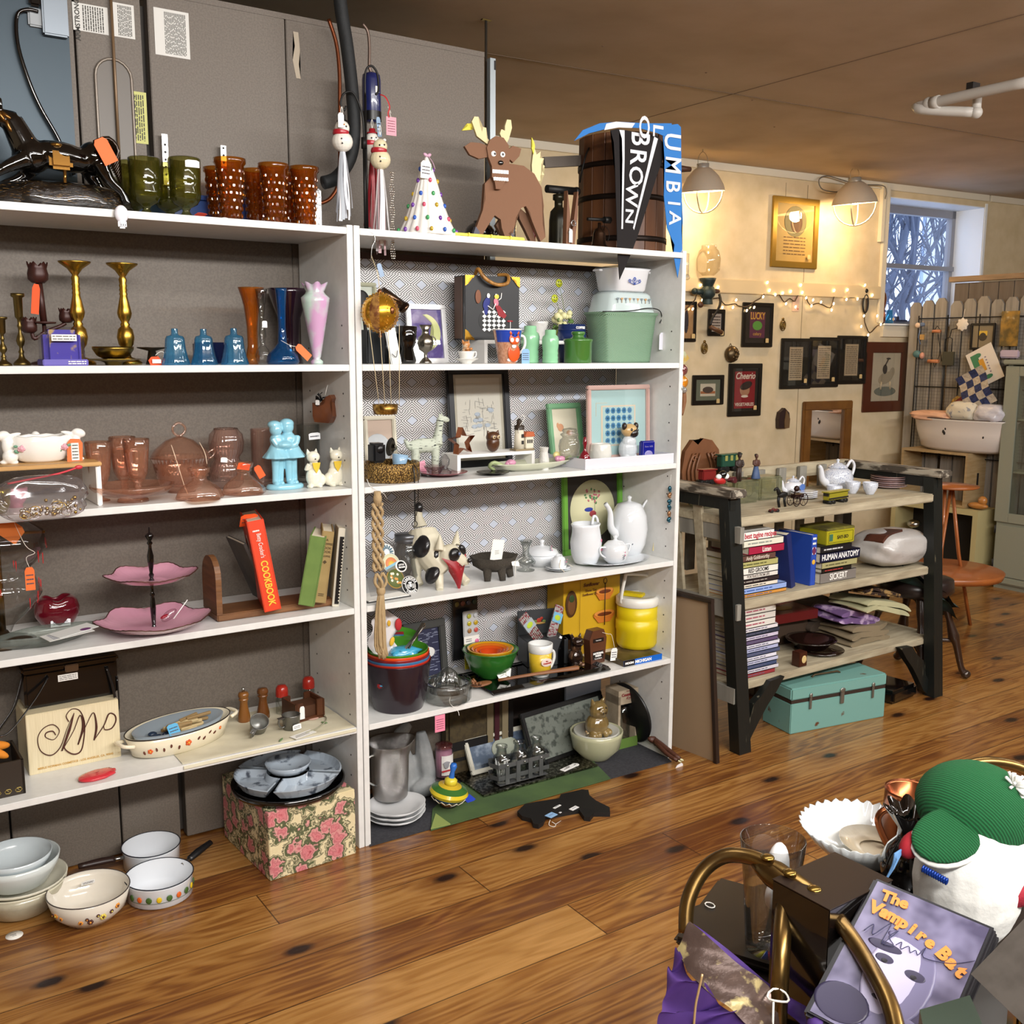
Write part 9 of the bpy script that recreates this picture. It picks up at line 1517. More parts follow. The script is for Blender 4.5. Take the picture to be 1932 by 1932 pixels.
_w('tall gold-framed old engraving hung between the two lamps',1461,368,1542,508,.1,_m('a8873c',.35,.7),lambda g,w,h:(g.m(1).E((0,0,h*.2),(w*.3,.0004,w*.3)),g.m(2).E((.01,-.0008,h*.18),(w*.16,.0004,w*.2)),g.I(-w*.3,w*.3,-h*.4,-h*.05,6,-.0006,.25)),[_m('c4a25c',.6),_m('8a8058',.7),_m('6a4a30',.7)])
_w('black-framed bottle print partly hidden by the bookcase edge',1285,568,1314,645,.16,BF2,lambda g,w,h:g.m(1).E((-.01,0,0),(w*.2,.0004,h*.35)),[_m('b0885a',.7),_m('2c2a34',.7)])
_w('small black-framed label print below the meat grinder',1339,583,1368,634,.2,BF2,lambda g,w,h:g.m(1).I(-w*.4,w*.4,-h*.4,h*.4,5,-.0006,.4),[_m('b8a898',.7),_m('4a3c34',.7)])
_w('black-framed crate label lettered LUCKY with green celery',1404,570,1458,655,.1,BF2,lambda g,w,h:(g.m(1).B((0,0,0),(w*.62,.0006,h*.72)),g.m(3).E((0,-.001,-h*.02),(w*.2,.0004,h*.13)),g.m(2).K('LUCKY',w*.3,(0,-.001,h*.24),sx=.62,bold=.001).K('celery',w*.14,(0,-.001,-h*.25))),[_m('1c1714',.5),_m('5c2040',.6),_m('d8a83c',.6),_m('5c9a3c',.6)])
for i,(x0,y0,x1,y1)in en(((1477,638,1530,733),(1531,636,1582,730),(1583,633,1634,724))):_w(('black-framed old letter, closest of three to the crate labels','black-framed old letter in the middle of the three','black-framed old letter of the three closest to the brown horse picture')[i],x0,y0,x1,y1,.08,BF2,lambda g,w,h:(g.m(1).B((0,0,0),(w*.52,.0006,h*.76)),g.m(2).I(-w*.22,w*.22,-h*.34,h*.34,14,-.001,.35,i)),[_m('191613',.4,cO=.5),_m('b09c7c',.7),_m('5c4c3c',.8)],gR='three framed old letters')
_w('red label print lettered Cheerio with a cartoon man in a cap',1378,686,1436,784,.11,BF2,lambda g,w,h:(g.m(1).B((0,0,0),(w*.8,.0006,h*.86)),g.m(2).K('Cheerio',w*.27,(0,-.001,h*.32),sx=.85,shear=.3,bold=.001).K('VEGETABLES',w*.13,(0,-.001,-h*.34),bold=.0006),g.m(3).E((0,-.001,0),(w*.2,.0004,h*.15)),g.m(4).E((.01,-.0014,h*.1),(w*.24,.0004,h*.09),(0,-.3,0)),g.m(2).E((0,-.0014,-h*.15),(w*.14,.0004,h*.03))),[_m('1c1814',.5),_m('8c1420',.5),_m('e0d4c0',.6),_m('b08060',.6),_m('2a1a18',.6)])
_w('small black-framed car print with a green mat',1309,708,1366,763,.11,BF2,lambda g,w,h:(g.m(1).B((0,0,0),(w*.62,.0006,h*.6)),g.m(2).E((0,-.001,0),(w*.22,.0004,h*.16)),g.m(3).B((0,-.0009,-h*.12),(w*.6,.0004,h*.12))),[_m('6a705c',.7),_m('cfc4ac',.7),_m('4a3c34',.7),_m('a8683c',.7)])
_w('large brown-framed drawing of a rider on a horse',1636,645,1709,775,.17,_m('4a2010',.35,cO=.4),lambda g,w,h:(g.m(1).E((.0,0,-h*.02),(w*.26,.0004,h*.12),(0,-.3,0)).E((w*.22,0,h*.1),(w*.09,.0004,h*.1),(0,.4,0)).C((-w*.14,0,-h*.1),(-w*.16,0,-h*.26),.008).C((w*.16,0,-h*.1),(w*.18,0,-h*.26),.008),g.m(2).E((-.01,-.0008,h*.16),(w*.08,.0004,h*.1)).C((-.01,-.001,h*.24),(.02,-.001,h*.38),.005).E((.02,-.001,h*.38),(w*.08,.0004,h*.02)),g.m(3).E((0,-.0006,-h*.3),(w*.38,.0004,h*.1))),[_m('b8ac94',.7),_m('9c9078',.7),_m('2c2622',.7),_m('6c7064',.7)],st=0)
(u0,z1),(u1,z0)=wp(1519,758,.03),wp(1600,930,.03);MR=_m('dddddd',.02,1);w=u1-u0;t=_t('wall_mirror','tall mirror in a brown and gold wooden frame on the wall behind the bench','mirror',wpt((u0+u1)/2,z0,.005),-ca);h=z1-z0
for c,d in(((0,-.014,h-.03),(w,.03,.06)),((0,-.014,.03),(w,.03,.06)),((-w/2+.035,-.014,h/2),(.07,.03,h-.1)),((w/2-.035,-.014,h/2),(.07,.03,h-.1))):ob('frame',G().B(c,d,bev=.006),_m('5c3818',.35,n=(9,'7a5222',.3,.7)),t)
ob('mirror_glass',G().B((0,-.006,h/2),(w-.12,.002,h-.1)),MR,t)
u_,z_=wp(1377,668);_s('copper_mold','round dimpled tin jelly mould hung on the wall','mould',G().E((0,-.02,0),(.052,.035,.052)).m(0).E((.02,-.045,.015),.012,seg=8).E((.0,-.052,.02),.011,seg=8).E((.02,-.045,-.012),.011,seg=8).E((-.0,-.054,-.008),.012,seg=8).E((.035,-.035,0),.011,seg=8).E((-.015,-.05,-.02),.01,seg=8).E((.01,-.048,-.03),.01,seg=8).T([(-.01,-.004,.05),(0,-.004,.066),(.01,-.004,.05)],.002,6),_m('5c4c34',.35,.7),wpt(u_,z_),-ca)
for(x,y,lb)in((1328,657,'small openwork brass trivet near the bookcase edge'),(1476,614,'small openwork brass trivet beside the crate label')):
 u_,z_=wp(x,y);g=G()
 for q_ in(.03,.02,.011):g.T([(q_*.8*cos(a),-.006,q_*1.1*sin(a))for a in[j*.52 for j in rg(12)]],.0035,6,_c=True)
 g.T([(-.02,-.006,-.02),(0,-.008,0),(.02,-.006,.02)],.003,6).T([(.02,-.006,-.02),(-.02,-.006,.02)],.003,6).E((0,-.006,.04),(.01,.004,.01));_s('brass_trivet',lb,'trivet',g,_m('7c6434',.35,.8),wpt(u_,z_),-ca,gR='small brass trivets')
u_,z_=wp(1473,790);g=G().P([(-.045,-.06),(.045,-.06),(.048,.0),(.04,.04),(.012,.062),(0,.072),(-.012,.062),(-.04,.045),(-.05,.0)],.03,y=-.035).m(1).P([(0,-.058),(.04,-.058),(.044,0),(.012,.055),(.006,.05),(-.004,-.02)],.006,y=-.042);_s('leather_mask','dark wooden bellows-shaped ornament hanging on the wall above the bench','ornament',g,[_m('2c1a18',.5),_m('6a5236',.5)],wpt(u_,z_),-ca)
u_,z_=wp(1333,552,.05);t=_t('coffee_grinder','old iron wall grinder with a glass jar top and a long crank','grinder',wpt(u_,z_,.03),-ca);GI=_m('2c3a3a',.5,.4,bU=.5)
ob('grinder_body',G().E((0,-.03,0),(.05,.045,.05)).L([(.03,.03),(.045,.07),(.05,.085),(0,.085)],c=(0,-.03,0)).L([(.034,-.07),(.03,-.04)],c=(0,-.03,0)).C((-.1,-.03,.004),(-.03,-.03,0),.016,.02).E((-.1,-.03,.004),.02),GI,t);ob('wooden_knobs',G().E((.07,-.03,.01),(.026,.015,.014)).E((-.06,-.04,-.075),(.02,.014,.018)),_m('4a2a18',.5),t)
ob('glass_jar',G().L([(.036,.1),(.068,.13),(.072,.2),(.06,.245),(.045,.26),(.045,.28)],c=(0,-.03,0),seg=28),_g('f4efe0','b8a888',.05,1.5),t);ob('crank',G().T([(.075,-.05,-.01),(.07,-.07,-.05),(.045,-.08,-.1),(.0,-.085,-.15),(-.02,-.085,-.2)],.008,8,sub=3),IRON,t);ob('crank_handle',G().T([(-.02,-.085,-.205),(.07,-.09,-.24)],[.012,.015],10),_m('5c3a20',.5),t)
LP=[(1292,585),(1311,566),(1318,545),(1330,566),(1355,562),(1368,575),(1387,573),(1393,577),(1410,578),(1425,568),(1440,558),(1448,538),(1458,543),(1470,556),(1480,570),(1490,563),(1500,568),(1511,545),(1519,556),(1528,575),(1545,572),(1566,581),(1572,565),(1577,553),(1592,549),(1600,560),(1620,560),(1632,545),(1636,570),(1631,600),(1633,612),(1641,628),(1655,615),(1668,610)]
pts=[wpt(*wp(x,y,.02),.02)for x,y in LP];t=_t('string_lights','lit clear mini string lights looped along the wall rail','string lights',pts[0]);ob('wire',G().T([p-pts[0]for p in pts],.0035,6,sub=3),_m('3c2a18',.6),t)
BU=_m('ffd9a0',.3,em=14)
for i,(x,y)in en(((1307,583),(1322,538),(1355,542),(1325,566),(1363,580),(1389,566),(1383,580),(1409,586),(1423,580),(1448,533),(1452,548),(1440,560),(1463,556),(1477,553),(1492,550),(1483,573),(1501,579),(1511,538),(1514,552),(1521,562),(1531,577),(1534,566),(1549,570),(1569,585),(1573,573),(1574,548),(1599,547),(1597,565),(1618,564),(1632,538),(1646,557),(1630,596),(1625,616),(1638,632),(1662,612),(1655,596))):
 p=wpt(*wp(x,y,.03),.03);ob('mini_bulb',G().E((0,0,0),(.0055,.0055,.01),(0,.5,0),seg=8),BU,t,p-pts[0])
u_,z_=wp(1633,573,.02);_s('oval_loop','dark oval iron loop hanging among the string lights','loop',G().T([(.025*cos(a),0,.06*sin(a))for a in[j*.42 for j in rg(15)]],.006,8,_c=True).E((0,0,.085),(.016,.012,.016)),IRON,wpt(u_,z_,.02),-ca)
u_,z_=wp(1502,565,.004);_s('wall_card','small pink-white card pinned behind the string lights','card',G().B((0,-.002,0),(.06,.001,.15)).m(1).E((.02,-.003,-.06),(.005,.0005,.005)),[_m('d8b49c',.7),_m('b04030',.6)],wpt(u_,z_),-ca)
def lamp(px,hy,y0,y1,wpx,lb,tilt,power):
 h0=at(px,hy,ZC);h0=V((h0.x,min(h0.y,4.66-.0764*(h0.x-4.58)-.16),ZC));Yl=h0.y;b_=_y(px,y1,Yl);a=_y(px,y0,Yl);R_=wpx*k(b_)/2;H_=a.z-b_.z
 t=_t('pendant_lamp',lb,'lamp',(h0.x,Yl,b_.z),rot=(tilt[0],tilt[1],0),gR='lit clamp lamps under the ceiling')
 ob('lamp_shade',G().L([(R_,0),(R_*.93,H_*.25),(R_*.72,H_*.62),(R_*.4,H_*.92),(R_*.28,H_*.98),(R_*.26,H_*.98),(R_*.38,H_*.9),(R_*.7,H_*.6),(R_*.91,H_*.25),(R_*.98,0)],seg=40),_m('b8a894',.45),t);ob('lamp_neck',G().L([(R_*.28,H_*.96),(R_*.28,H_*1.15),(0,H_*1.18)],seg=20),_m('b0aca4',.3,.4),t)
 ob('bulb',G().E((0,0,H_*.3),(R_*.3,R_*.3,R_*.34)),_m('ffdca8',.3,em=30),t);WG=_m('d8c8a8',.3,.5)
 for q_ in rg(2):
  a_=q_*pi/2+.5;ob('wire_guard',G().T([(R_*.92*cos(a_)*cos(b2),R_*.92*sin(a_)*cos(b2),-R_*.95*sin(b2))for b2 in[j*pi/12 for j in rg(13)]],.0045,6),WG,t)
 ob('wire_hook',G().T([(-R_*.3,0,H_*1.05),(-R_*.28,0,H_*1.4),(0,0,H_*1.62),(R_*.28,0,H_*1.4),(R_*.3,0,H_*1.05)],.002,6,sub=4).T([(0,0,H_*1.6),(0,0,H_*1.75)],.003,5),_m('8a7a64',.4,.6),t)
 l=bpy.data.lights.new('lamp_light','POINT');l.energy=power;l.color=(1,.72,.40);l.shadow_soft_size=.04;lo=bpy.data.objects.new('lamp_light',l);COL.objects.link(lo);lo.location=(h0.x,Yl,b_.z-.02);return t
lamp(1329,283,316,362,82,'lit cream dome lamp hung closest to the bookcase',(.05,-.1),17);lamp(1616,320,342,385,84,'lit cream dome lamp hung beside the window',(.03,-.12),17)
pts=[wpt(*wp(x,y,.06),.06)for x,y in((1620,352),(1585,362),(1553,358),(1545,340),(1560,332),(1590,340),(1620,348),(1665,350),(1672,362),(1670,375))];_s('lamp_cord','thin looped cord tacked along the top trim by the window lamp','cord',G().T([p-pts[0]for p in pts],.004,6,sub=4),_m('6a645a',.6),pts[0])
u_,z_=wp(1663,610,-.05);_s('amber_bottle','amber figural glass bottle standing on the window sill','bottle',G().L([(0,0),(.028,0),(.034,.02),(.03,.06),(.024,.1),(.03,.13),(.034,.17),(.028,.2),(.014,.225),(.018,.25),(.014,.27),(.008,.285),(0,.285)],seg=24),_g('d8733c','5c1c08',.06,1.5,.35,'a04a1c'),wpt(1.625,1.684+.008,-.06))
_s('blue_bottle','small turquoise glass bottle beside the amber bottle','bottle',G().L([(0,0),(.028,0),(.03,.03),(.022,.06),(.022,.09),(0,.095)],seg=20).m(1).E((.004,-.031,.028),(.012,.001,.012)),[_g('5cc4e0','1c7aa0',.06,1.5,.25,'3cb0d8'),_m('d8b88c',.6)],wpt(1.70,1.684+.008,-.05))
XF=6.35
def fx(x,y,X=XF):d=ray(x,y);return CAMP+d*(X/d.x)
t=_t('picket_fence','grey weathered picket divider with dog-eared boards and a top plank','fence',(XF,3.9,0));PK_=_m('9a948a',.85,n=(12,'7c766c',.3,.7,(3,3,.3)),bU=.4)
for i in rg(13):y=4.41-.096*i-(.02 if i>2 else 0)-3.9;h=1.83+.012*((i*7)%3);g=G();g.X=Matrix.Rotation(pi/2,4,'Z');g.P([(y-.042,.3),(y+.042,.3),(y+.042,h-.03),(y+.02,h),(y-.02,h),(y-.042,h-.03)],.018);ob('picket',g,PK_,t)
BK_=_m('5c5248',.85,n=(10,'6a6056',.3,.7,(3,3,.3)))
for i in rg(10):ob('tall_board',G().B((.06,.22-i*.105,1.0),(.02,.1,1.9)),BK_,t)
ob('top_plank',G().B((.05,-.25,1.975),(.06,1.1,.035),bev=.003),_m('9c8468',.8,n=(10,'80694e',.3,.7,(3,.5,3))),t)
t=_t('wire_grid','fine black wire mesh panel hung on the picket divider','grid',(XF-.03,3.9,0));g=G()
for i in rg(44):y=.47-i*.022;g.B((0,y,1.24),(.001,.0012,.92))
for i in rg(42):g.B((0,-.0,.79+i*.022),(.001,.94,.0012))
ob('mesh',g,_m('4a463f',.5,.5),t);g=G()
for y in(.47,.25,.02,-.2,-.45):g.C((-.004,y,.78),(-.004,y,1.74),.004,seg=6)
for z in(.8,1.26,1.72):g.C((-.004,-.47,z),(-.004,.47,z),.004,seg=6)
ob('frame_wires',g,IRON,t)
def _H(nm,lb,cat,x,y,g,m_,off=.06,gR=None):p=fx(x,y,XF-off);return _s(nm,lb,cat,g,m_,p,-pi/2,gR)
_H('flower_ornament','white crocheted flower ornament hung on the mesh','ornament',1816,612,G().L([(0,0),(.035,.004),(.04,0)],seg=40,rot=(pi/2,0,0),fl=lambda a,i:(1+.12*cos(8*a)*(i>0),0)).T([(0,0,.03),(.01,0,.1)],.0015,5),[_m('d8d0c4',.7)])
RW=[IRON,_m('b8764c',.4)]
g=G().T([(-.03,0,.0),(-.03,0,-.16),(0,0,-.24),(.03,0,-.16),(.03,0,0),(0,0,.035),(-.03,0,0)],.0025,6).T([(.01,0,-.02),(.05,0,-.2)],.0025,6).m(1).C((-.03,-.004,0),(.03,-.004,0),.011).C((-.05,-.004,-.2),(.03,-.004,-.2),.012);_H('rug_beater','bent wire utensil with copper-coloured rollers on the mesh','utensil',1768,625,g,RW)
g=G().T([(-.03,0,0),(-.03,0,.09),(0,0,.1),(.02,0,.09),(.02,0,0)],.003,6).T([(.0,0,.1),(.01,0,.15),(.05,0,.16)],.003,6).m(1).B((0,0,-.04),(.085,.012,.09));_H('wire_toaster','dark metal wire-handled camp grill on the mesh','utensil',1790,665,g,[IRON,_m('3c3a2c',.6)])
g=G().m(0).E((-.02,0,.03),(.02,.012,.018)).m(1).E((.015,0,.035),(.02,.008,.014)).T([(0,0,0),(-.01,0,-.05),(.01,0,-.1)],.004,5).m(2).B((.02,0,-.05),(.03,.012,.035));_H('spoon_charm','small cluster of shell and blue charms hanging on the mesh end','ornament',1736,622,g,[_m('d8bca0',.6),_m('5c6c88',.6),_m('b08a50',.6)])
_H('bell_ornament','small teal and pink bell cluster low on the mesh end','ornament',1730,668,G().E((0,0,0),(.03,.02,.025)).m(1).E((.04,0,-.01),(.018,.015,.022)),[_m('4a7070',.5),_m('c08c78',.5)])
p=fx(1852,642,XF-.045);_f('framed_picture','small black-framed yellow comic print on the mesh behind the card','picture',p+V((0,0,-.06)),.17,.17,.014,BF2,lambda g,w,h:g.m(1).E((0,0,0),(.03,.0005,.03)).m(2).B((0,0,.02),(.06,.0006,.03)),[_m('7c7058',.7),_m('3c3428',.7),_m('c8a83c',.6)],rz=-pi/2,glassy=False)
p=fx(1858,690,XF-.1);t=_t('dinosaur_card','large tilted white card printed with green animals and a yellow panel','card',p,rot=(0,rn(27),0));t.rotation_euler=Euler((0,rn(0),-pi/2));
g=G();g.X=Matrix.Rotation(rn(-27),4,'Y');g.B((0,0,0),(.19,.002,.24)).m(1).B((-.045,-.002,0),(.05,.0008,.19)).E((-.02,-.002,.08),(.025,.0008,.015)).E((-.0,-.002,-.075),(.03,.0008,.014)).m(2).B((-.01,-.0026,.01),(.035,.0008,.08)).m(3).I(.02,.03,-.06,.06,6,-.0024,.4);ob('printed_card',g,[_m('d8d0c4',.6),_m('3c7a54',.6),_m('c8902c',.6),_m('8a7a90',.7)],t)
_H('foil_wreath','cellophane-wrapped golden brown print at the end of the divider','packet',1905,620,G().B((0,0,0),(.12,.01,.22),bev=.003),[_m('a8843c',.25,.4,n=(16,'6a5a34',.4,.6),cO=.6)],.05)
_H('lilac_packet','lilac paper packet hanging below the golden print','packet',1905,668,G().B((0,0,0),(.13,.02,.05),bev=.008),[_m('b8a8b8',.6)],.05)
g=G();
for i in rg(4):
 for j in rg(5):g.m((i+j)%2).D(lambda a,b,i=i,j=j:((i+a-2)*.05,.015*sin((j+b)*1.5),(2.5-j-b)*.05),3,3)
o=_H('patchwork_quilt','navy and cream checked quilt bundle hanging into the tub','quilt',1840,735,g,[_m('1c2444',.8,n=(60,'2c3660',.4,.6)),_m('b8ac98',.8,n=(60,'a09484',.4,.6))],.18);o.rotation_euler=(0,rn(-28),-pi/2)
t=_t('enamel_tub','large white enamel oval tub with chipped spots on the crate','tub',(6.25,3.93,.85));EW=_m('d8d0c8',.25,cO=.4);ob('tub_body',G().L([(0,0),(.7,0),(.84,.1),(.95,.6),(1.0,.95),(1.05,1),(1.0,1.02),(.9,.6),(.8,.1),(0,.06)],seg=48,sx=.42),EW,t,sc=(.36,.36,.21));g=G()
for y,z in((.06,.13),(.045,.15),(.052,.12),(-.19,.14),(-.2,.11),(-.17,.13)):g.E((-.142+.02*abs(y)*8*(abs(y)>.1),y,z),(.004,.008,.012))
ob('chips',g,DK,t);ob('dark_rim',G().T([(.36*.42*1.03*cos(a),.36*1.03*sin(a),.213)for a in[j*2*pi/44 for j in rg(44)]],.004,6,_c=True),_m('3a2c28',.4),t)
def tubthing(nm,lb,cat,y,z,g,m_,x=6.25,rot=None,**kw):return _s(nm,lb,cat,g,m_,(x,y,z),rot=rot or(0,0,-pi/2),**kw)
tubthing('peach_cloth','peach satin cloth spilling over the tub rim','cloth',4.12,1.04,G().D(_k(.30,.2,.07,8,.16),30,16),_m('d8a888',.5,bU=.4),x=6.2)
tubthing('floral_bag','cream bag of flower-printed linens in the tub','bag',3.90,1.05,G().D(_k(.22,.16,.13,5,.1),26,14),_m('d4ccb8',.6,n=(26,'8a8c94',.6,.66),bU=.3),x=6.2)
tubthing('plastic_bag','clear plastic bag of white linens in the tub','bag',3.72,1.04,G().D(_k(.2,.16,.13,6,.12),26,14),_m('c9c6cc',.15,cO=.8,bU=.6),x=6.2)
tubthing('red_tray','red and yellow rimmed tin tray with a black rooster standing in the tub','tray',3.98,1.02,G().P([(-.14,0),(.14,0),(.15,.12),(.08,.24),(-.08,.24),(-.15,.12)],.012).m(1).P([(-.12,0),(.12,0),(.13,.11),(.07,.215),(-.07,.215),(-.13,.11)],.002,y=-.002).m(2).P([(-.09,.03),(.06,.03),(.075,.1),(.04,.18),(-.05,.16)],.002,y=-.004),[_m('b08c3c',.5),_m('7c1c1c',.5),_m('1c1a1c',.6)],x=6.30,rot=(rn(-12),rn(20),-pi/2))
PL=_m('a8906a',.7,n=(8,'94794e',.3,.7,(1,1,6)));
def openbox(nm,lb,x0,x1,y0,y1,z0,z1,m_,inn,slot=0,th=.016):
 t=_t(nm,lb,'crate',(x0,(y0+y1)/2,z0));w,d,h=x1-x0,y1-y0,z1-z0
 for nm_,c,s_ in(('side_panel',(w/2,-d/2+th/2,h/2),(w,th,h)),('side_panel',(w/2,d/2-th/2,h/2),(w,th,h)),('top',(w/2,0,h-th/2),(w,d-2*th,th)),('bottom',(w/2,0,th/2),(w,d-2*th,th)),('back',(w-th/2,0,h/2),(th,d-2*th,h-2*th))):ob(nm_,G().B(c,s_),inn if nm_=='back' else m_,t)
 if slot:ob('handle_slot',G().B((w*.45,-d/2-.001,h*.5),(.02,.003,.09),bev=.001),DK,t)
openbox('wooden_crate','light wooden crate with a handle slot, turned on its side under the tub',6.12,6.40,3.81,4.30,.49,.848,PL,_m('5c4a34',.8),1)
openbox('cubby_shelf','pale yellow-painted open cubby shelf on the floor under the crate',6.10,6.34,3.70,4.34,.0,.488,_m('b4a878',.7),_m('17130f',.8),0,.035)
_s('wooden_shoe_form','wooden shoe last lying on the end of the cubby shelf','shoe last',G().E((0,0,.025),(.07,.03,.022)).E((.03,0,.06),(.03,.025,.03)),_m('b07434',.35,cO=.4),(6.16,3.74,.49),rz=-pi/2)
_s('silver_dish','tarnished silver dish seen in the dark cubby','dish',G().E((0,0,.03),(.05,.05,.03)),_S,(6.17,4.2,.3));t=_t('wooden_stand','orange-brown wooden folding stand with a round lower shelf behind the bench end','stand',(5.0,3.2,0));OW=_m('a8602c',.4,cO=.3,n=(8,'8f4e22',.3,.7));ob('round_shelf',G().L([(0,.30),(.29,.30),(.3,.33),(.29,.335),(0,.335)],seg=44),OW,t);ob('leg',G().T([(.05,.05,0),(.02,.04,.4),(-.02,.02,.78)],.02,8,_l=.5),OW,t);ob('leg',G().T([(-.2,-.05,0),(-.05,0,.4),(.05,.03,.78)],.02,8,_l=.5),OW,t);ob('leg',G().T([(.2,-.05,0),(.12,0,.4),(.06,.03,.78)],.02,8,_l=.5),OW,t);ob('round_top',G().L([(0,.78),(.14,.78),(.145,.79),(0,.80)],seg=36),OW,t)
t=_t('metal_cabinet','tall grey-green painted cabinet with a glazed upper door','cabinet',(6.18,3.63,0));CB=_m('8a8c7c',.4);W_=.75
ob('cabinet_body',G().B((.22,-W_/2,.24),(.43,W_-.02,.38)).B((.22,-.02,.93),(.42,.03,1.0)).B((.42,-W_/2,.93),(.02,W_-.03,1.0)),CB,t);ob('cornice',G().B((.21,-W_/2,1.435),(.47,W_+.03,.03),bev=.006),CB,t);ob('base_plinth',G().B((.21,-W_/2,.015),(.40,W_-.04,.03)).B((.21,-W_/2,.055),(.46,W_+.02,.045),bev=.01),CB,t)
g=G()
for c,d in(((0,-.045,.92),(.02,.09,.98)),((0,-W_+.045,.92),(.02,.09,.98)),((0,-W_/2,.46),(.02,W_-.18,.06)),((0,-W_/2,1.38),(.02,W_-.18,.06))):g.B(c,d,bev=.002)
ob('upper_door',g,CB,t);ob('door_glass',G().B((0,-W_/2,.92),(.003,W_-.18,.87)),_g('dfe6e4','8a9492',.03,2),t);ob('lower_door',G().B((0,-W_/2,.245),(.022,W_-.03,.33),bev=.004),CB,t)
for z in(.75,1.08):ob('inner_shelf',G().B((.2,-W_/2,z),(.36,W_-.06,.012)),_m('a8a890',.6),t)
for z in(.38,.16):ob('hinge',G().C((-.012,-.012,z-.025),(-.012,-.012,z+.025),.006),DK,t)
_s('black_kettle','black pot standing inside the glazed cabinet','pot',G().L([(0,0),(.06,0),(.07,.06),(.05,.12),(0,.13)]),BLACK,(6.34,3.43,.445));_s('cabinet_dish','white bowl on the middle shelf inside the cabinet','bowl',G().L([(0,0),(.04,0),(.07,.05),(.068,.052),(0,.01)]),_C,(6.34,3.43,.757))
ZT=.70
def dp(x,y,d):return CAMP+ray(x,y)*d
c=at(1600,1800,ZT)
P4=[at(x,y,ZT)for x,y in((1300,1712),(1432,1668),(1660,1640),(2150,1600))]+[V((1.35,.25,ZT)),V((.72,.42,ZT))]
g=G();A_=[g.b.verts.new((p.x-c.x,p.y-c.y,-.025))for p in P4];B_=[g.b.verts.new((p.x-c.x,p.y-c.y,0))for p in P4];n_=6;f1=g.b.faces.new(A_[::-1]);f2=g.b.faces.new(B_)
for j in rg(n_):g.b.faces.new((A_[j],A_[(j+1)%n_],B_[(j+1)%n_],B_[j]))
t=_t('display_table','dark display table crowded with goods nearest the viewer','table',(c.x,c.y,0));ob('tabletop',g,_m('17110e',.35,cO=.3),t,(0,0,ZT-.001))
for x,y in((.1,.0),(.35,-.12),(.12,-.28)):ob('leg',G().C((x,y,0),(x,y,ZT-.026),.018),IRON,t)
BZ=_m('6a5434',.28,.95,n=(20,'8c7040',.35,.65));D0=1.2
hp=[(1294,1760,1.26),(1298,1700,1.27),(1325,1645,1.28),(1365,1616,1.28),(1410,1616,1.27),(1450,1632,1.25),(1500,1662,1.22),(1550,1700,1.19),(1600,1760,1.15),(1645,1830,1.1),(1680,1900,1.06),(1700,1990,1.02)]
pts=[dp(*q)for q in hp];t=_t('metal_basket','bronze metal basket frame with an arched riveted handle and a tied tag string','basket',pts[0]);o_=pts[0]
ob('arched_handle',G().T([p-o_ for p in pts],.0095,14,sub=5),BZ,t);pj=dp(1484,1665,1.225)-o_;d=(pts[7]-pts[5]).normalized()
ob('joint_plate',G().T([pj-d*.05,pj-d*.02,pj+d*.03,pj+d*.055],[.008,.017,.017,.011],12,sub=2,_l=.62),BZ,t)
for q_ in(-.03,.004,.04):ob('rivet',G().E(pj+d*q_+V((0,0,.0155)),(.0085,.0085,.003)),_m('8a7038',.25,.95),t)
ob('upright_post',G().C(dp(1480,1690,1.22)-o_,dp(1468,1905,1.16)-o_+V((0,0,-.02)),.0105),BZ,t);pb=dp(1468,1880,1.16)-o_
ob('string',G().T([pb+V((.012*cos(a),.012*sin(a),.002*sin(a*2)))for a in[j*.6 for j in rg(11)]],.0013,6,_c=True).T([pb+V((-.012,-.004,0)),pb+V((-.02,-.012,-.04)),pb+V((-.022,-.016,-.09))],.0013,6),_P,t)
def strip(c1,c2,amp,fq,sd=0):
 def fn(a,b_):
  def ip(c):s_=a*(len(c)-1);i=min(int(s_),len(c)-2);f=s_-i;return dp(*[c[i][q_]*(1-f)+c[i+1][q_]*f for q_ in rg(3)])
  p=ip(c1)*(1-b_)+ip(c2)*b_;return p+V((0,0,1))*amp*sin(a*fq+b_*7+sd)+_F*amp*cos(a*fq*1.7+b_*5)
 return fn
PU=_m('3c1f6e',.7,n=(6,'5a3a86',.4,.7),bU=.2)
t=_t('scarf','sheer purple scarf with a metallic patterned border tied to the basket','scarf',dp(1290,1760,1.2));q0=V(t.location)
def sg(fn,nu=40,nv=14):g=G();g.D(lambda a,b_:tuple(V(fn(a,b_))-q0),nu,nv);return g
c1=[(1300,1738,1.255),(1340,1772,1.23),(1400,1822,1.2),(1450,1862,1.18),(1478,1905,1.165),(1482,1990,1.15)];c2=[(1277,1792,1.24),(1296,1830,1.21),(1345,1880,1.17),(1385,1910,1.15),(1420,1940,1.13),(1440,1990,1.12)];c3=[(1262,1830,1.24),(1252,1885,1.22),(1240,1940,1.2),(1240,1980,1.18),(1260,2010,1.16),(1330,2020,1.14)]
ob('patterned_border',sg(strip(c1,c2,.0015,14)),[_m('5a4a44',.3,.5,n=(30,'b8a878',.57,.63),bU=.6)],t);ob('sheer_panel',sg(strip([(x,y,d+.005)for x,y,d in c2],c3,.006,22),60,20),[PU],t)
ob('inner_edge',sg(strip([(1300,1738,1.27),(1370,1790,1.25),(1440,1845,1.22),(1520,1900,1.18),(1590,1960,1.14)],[(1300,1752,1.255),(1362,1806,1.235),(1428,1862,1.205),(1500,1925,1.165),(1560,1985,1.13)],.002,9),40,6),[PU],t);ob('knot',G().E(dp(1590,1925,1.1)-q0,(.03,.022,.02)).E(dp(1560,1940,1.1)-q0,(.03,.018,.016),(0,.5,0)),[PU],t)
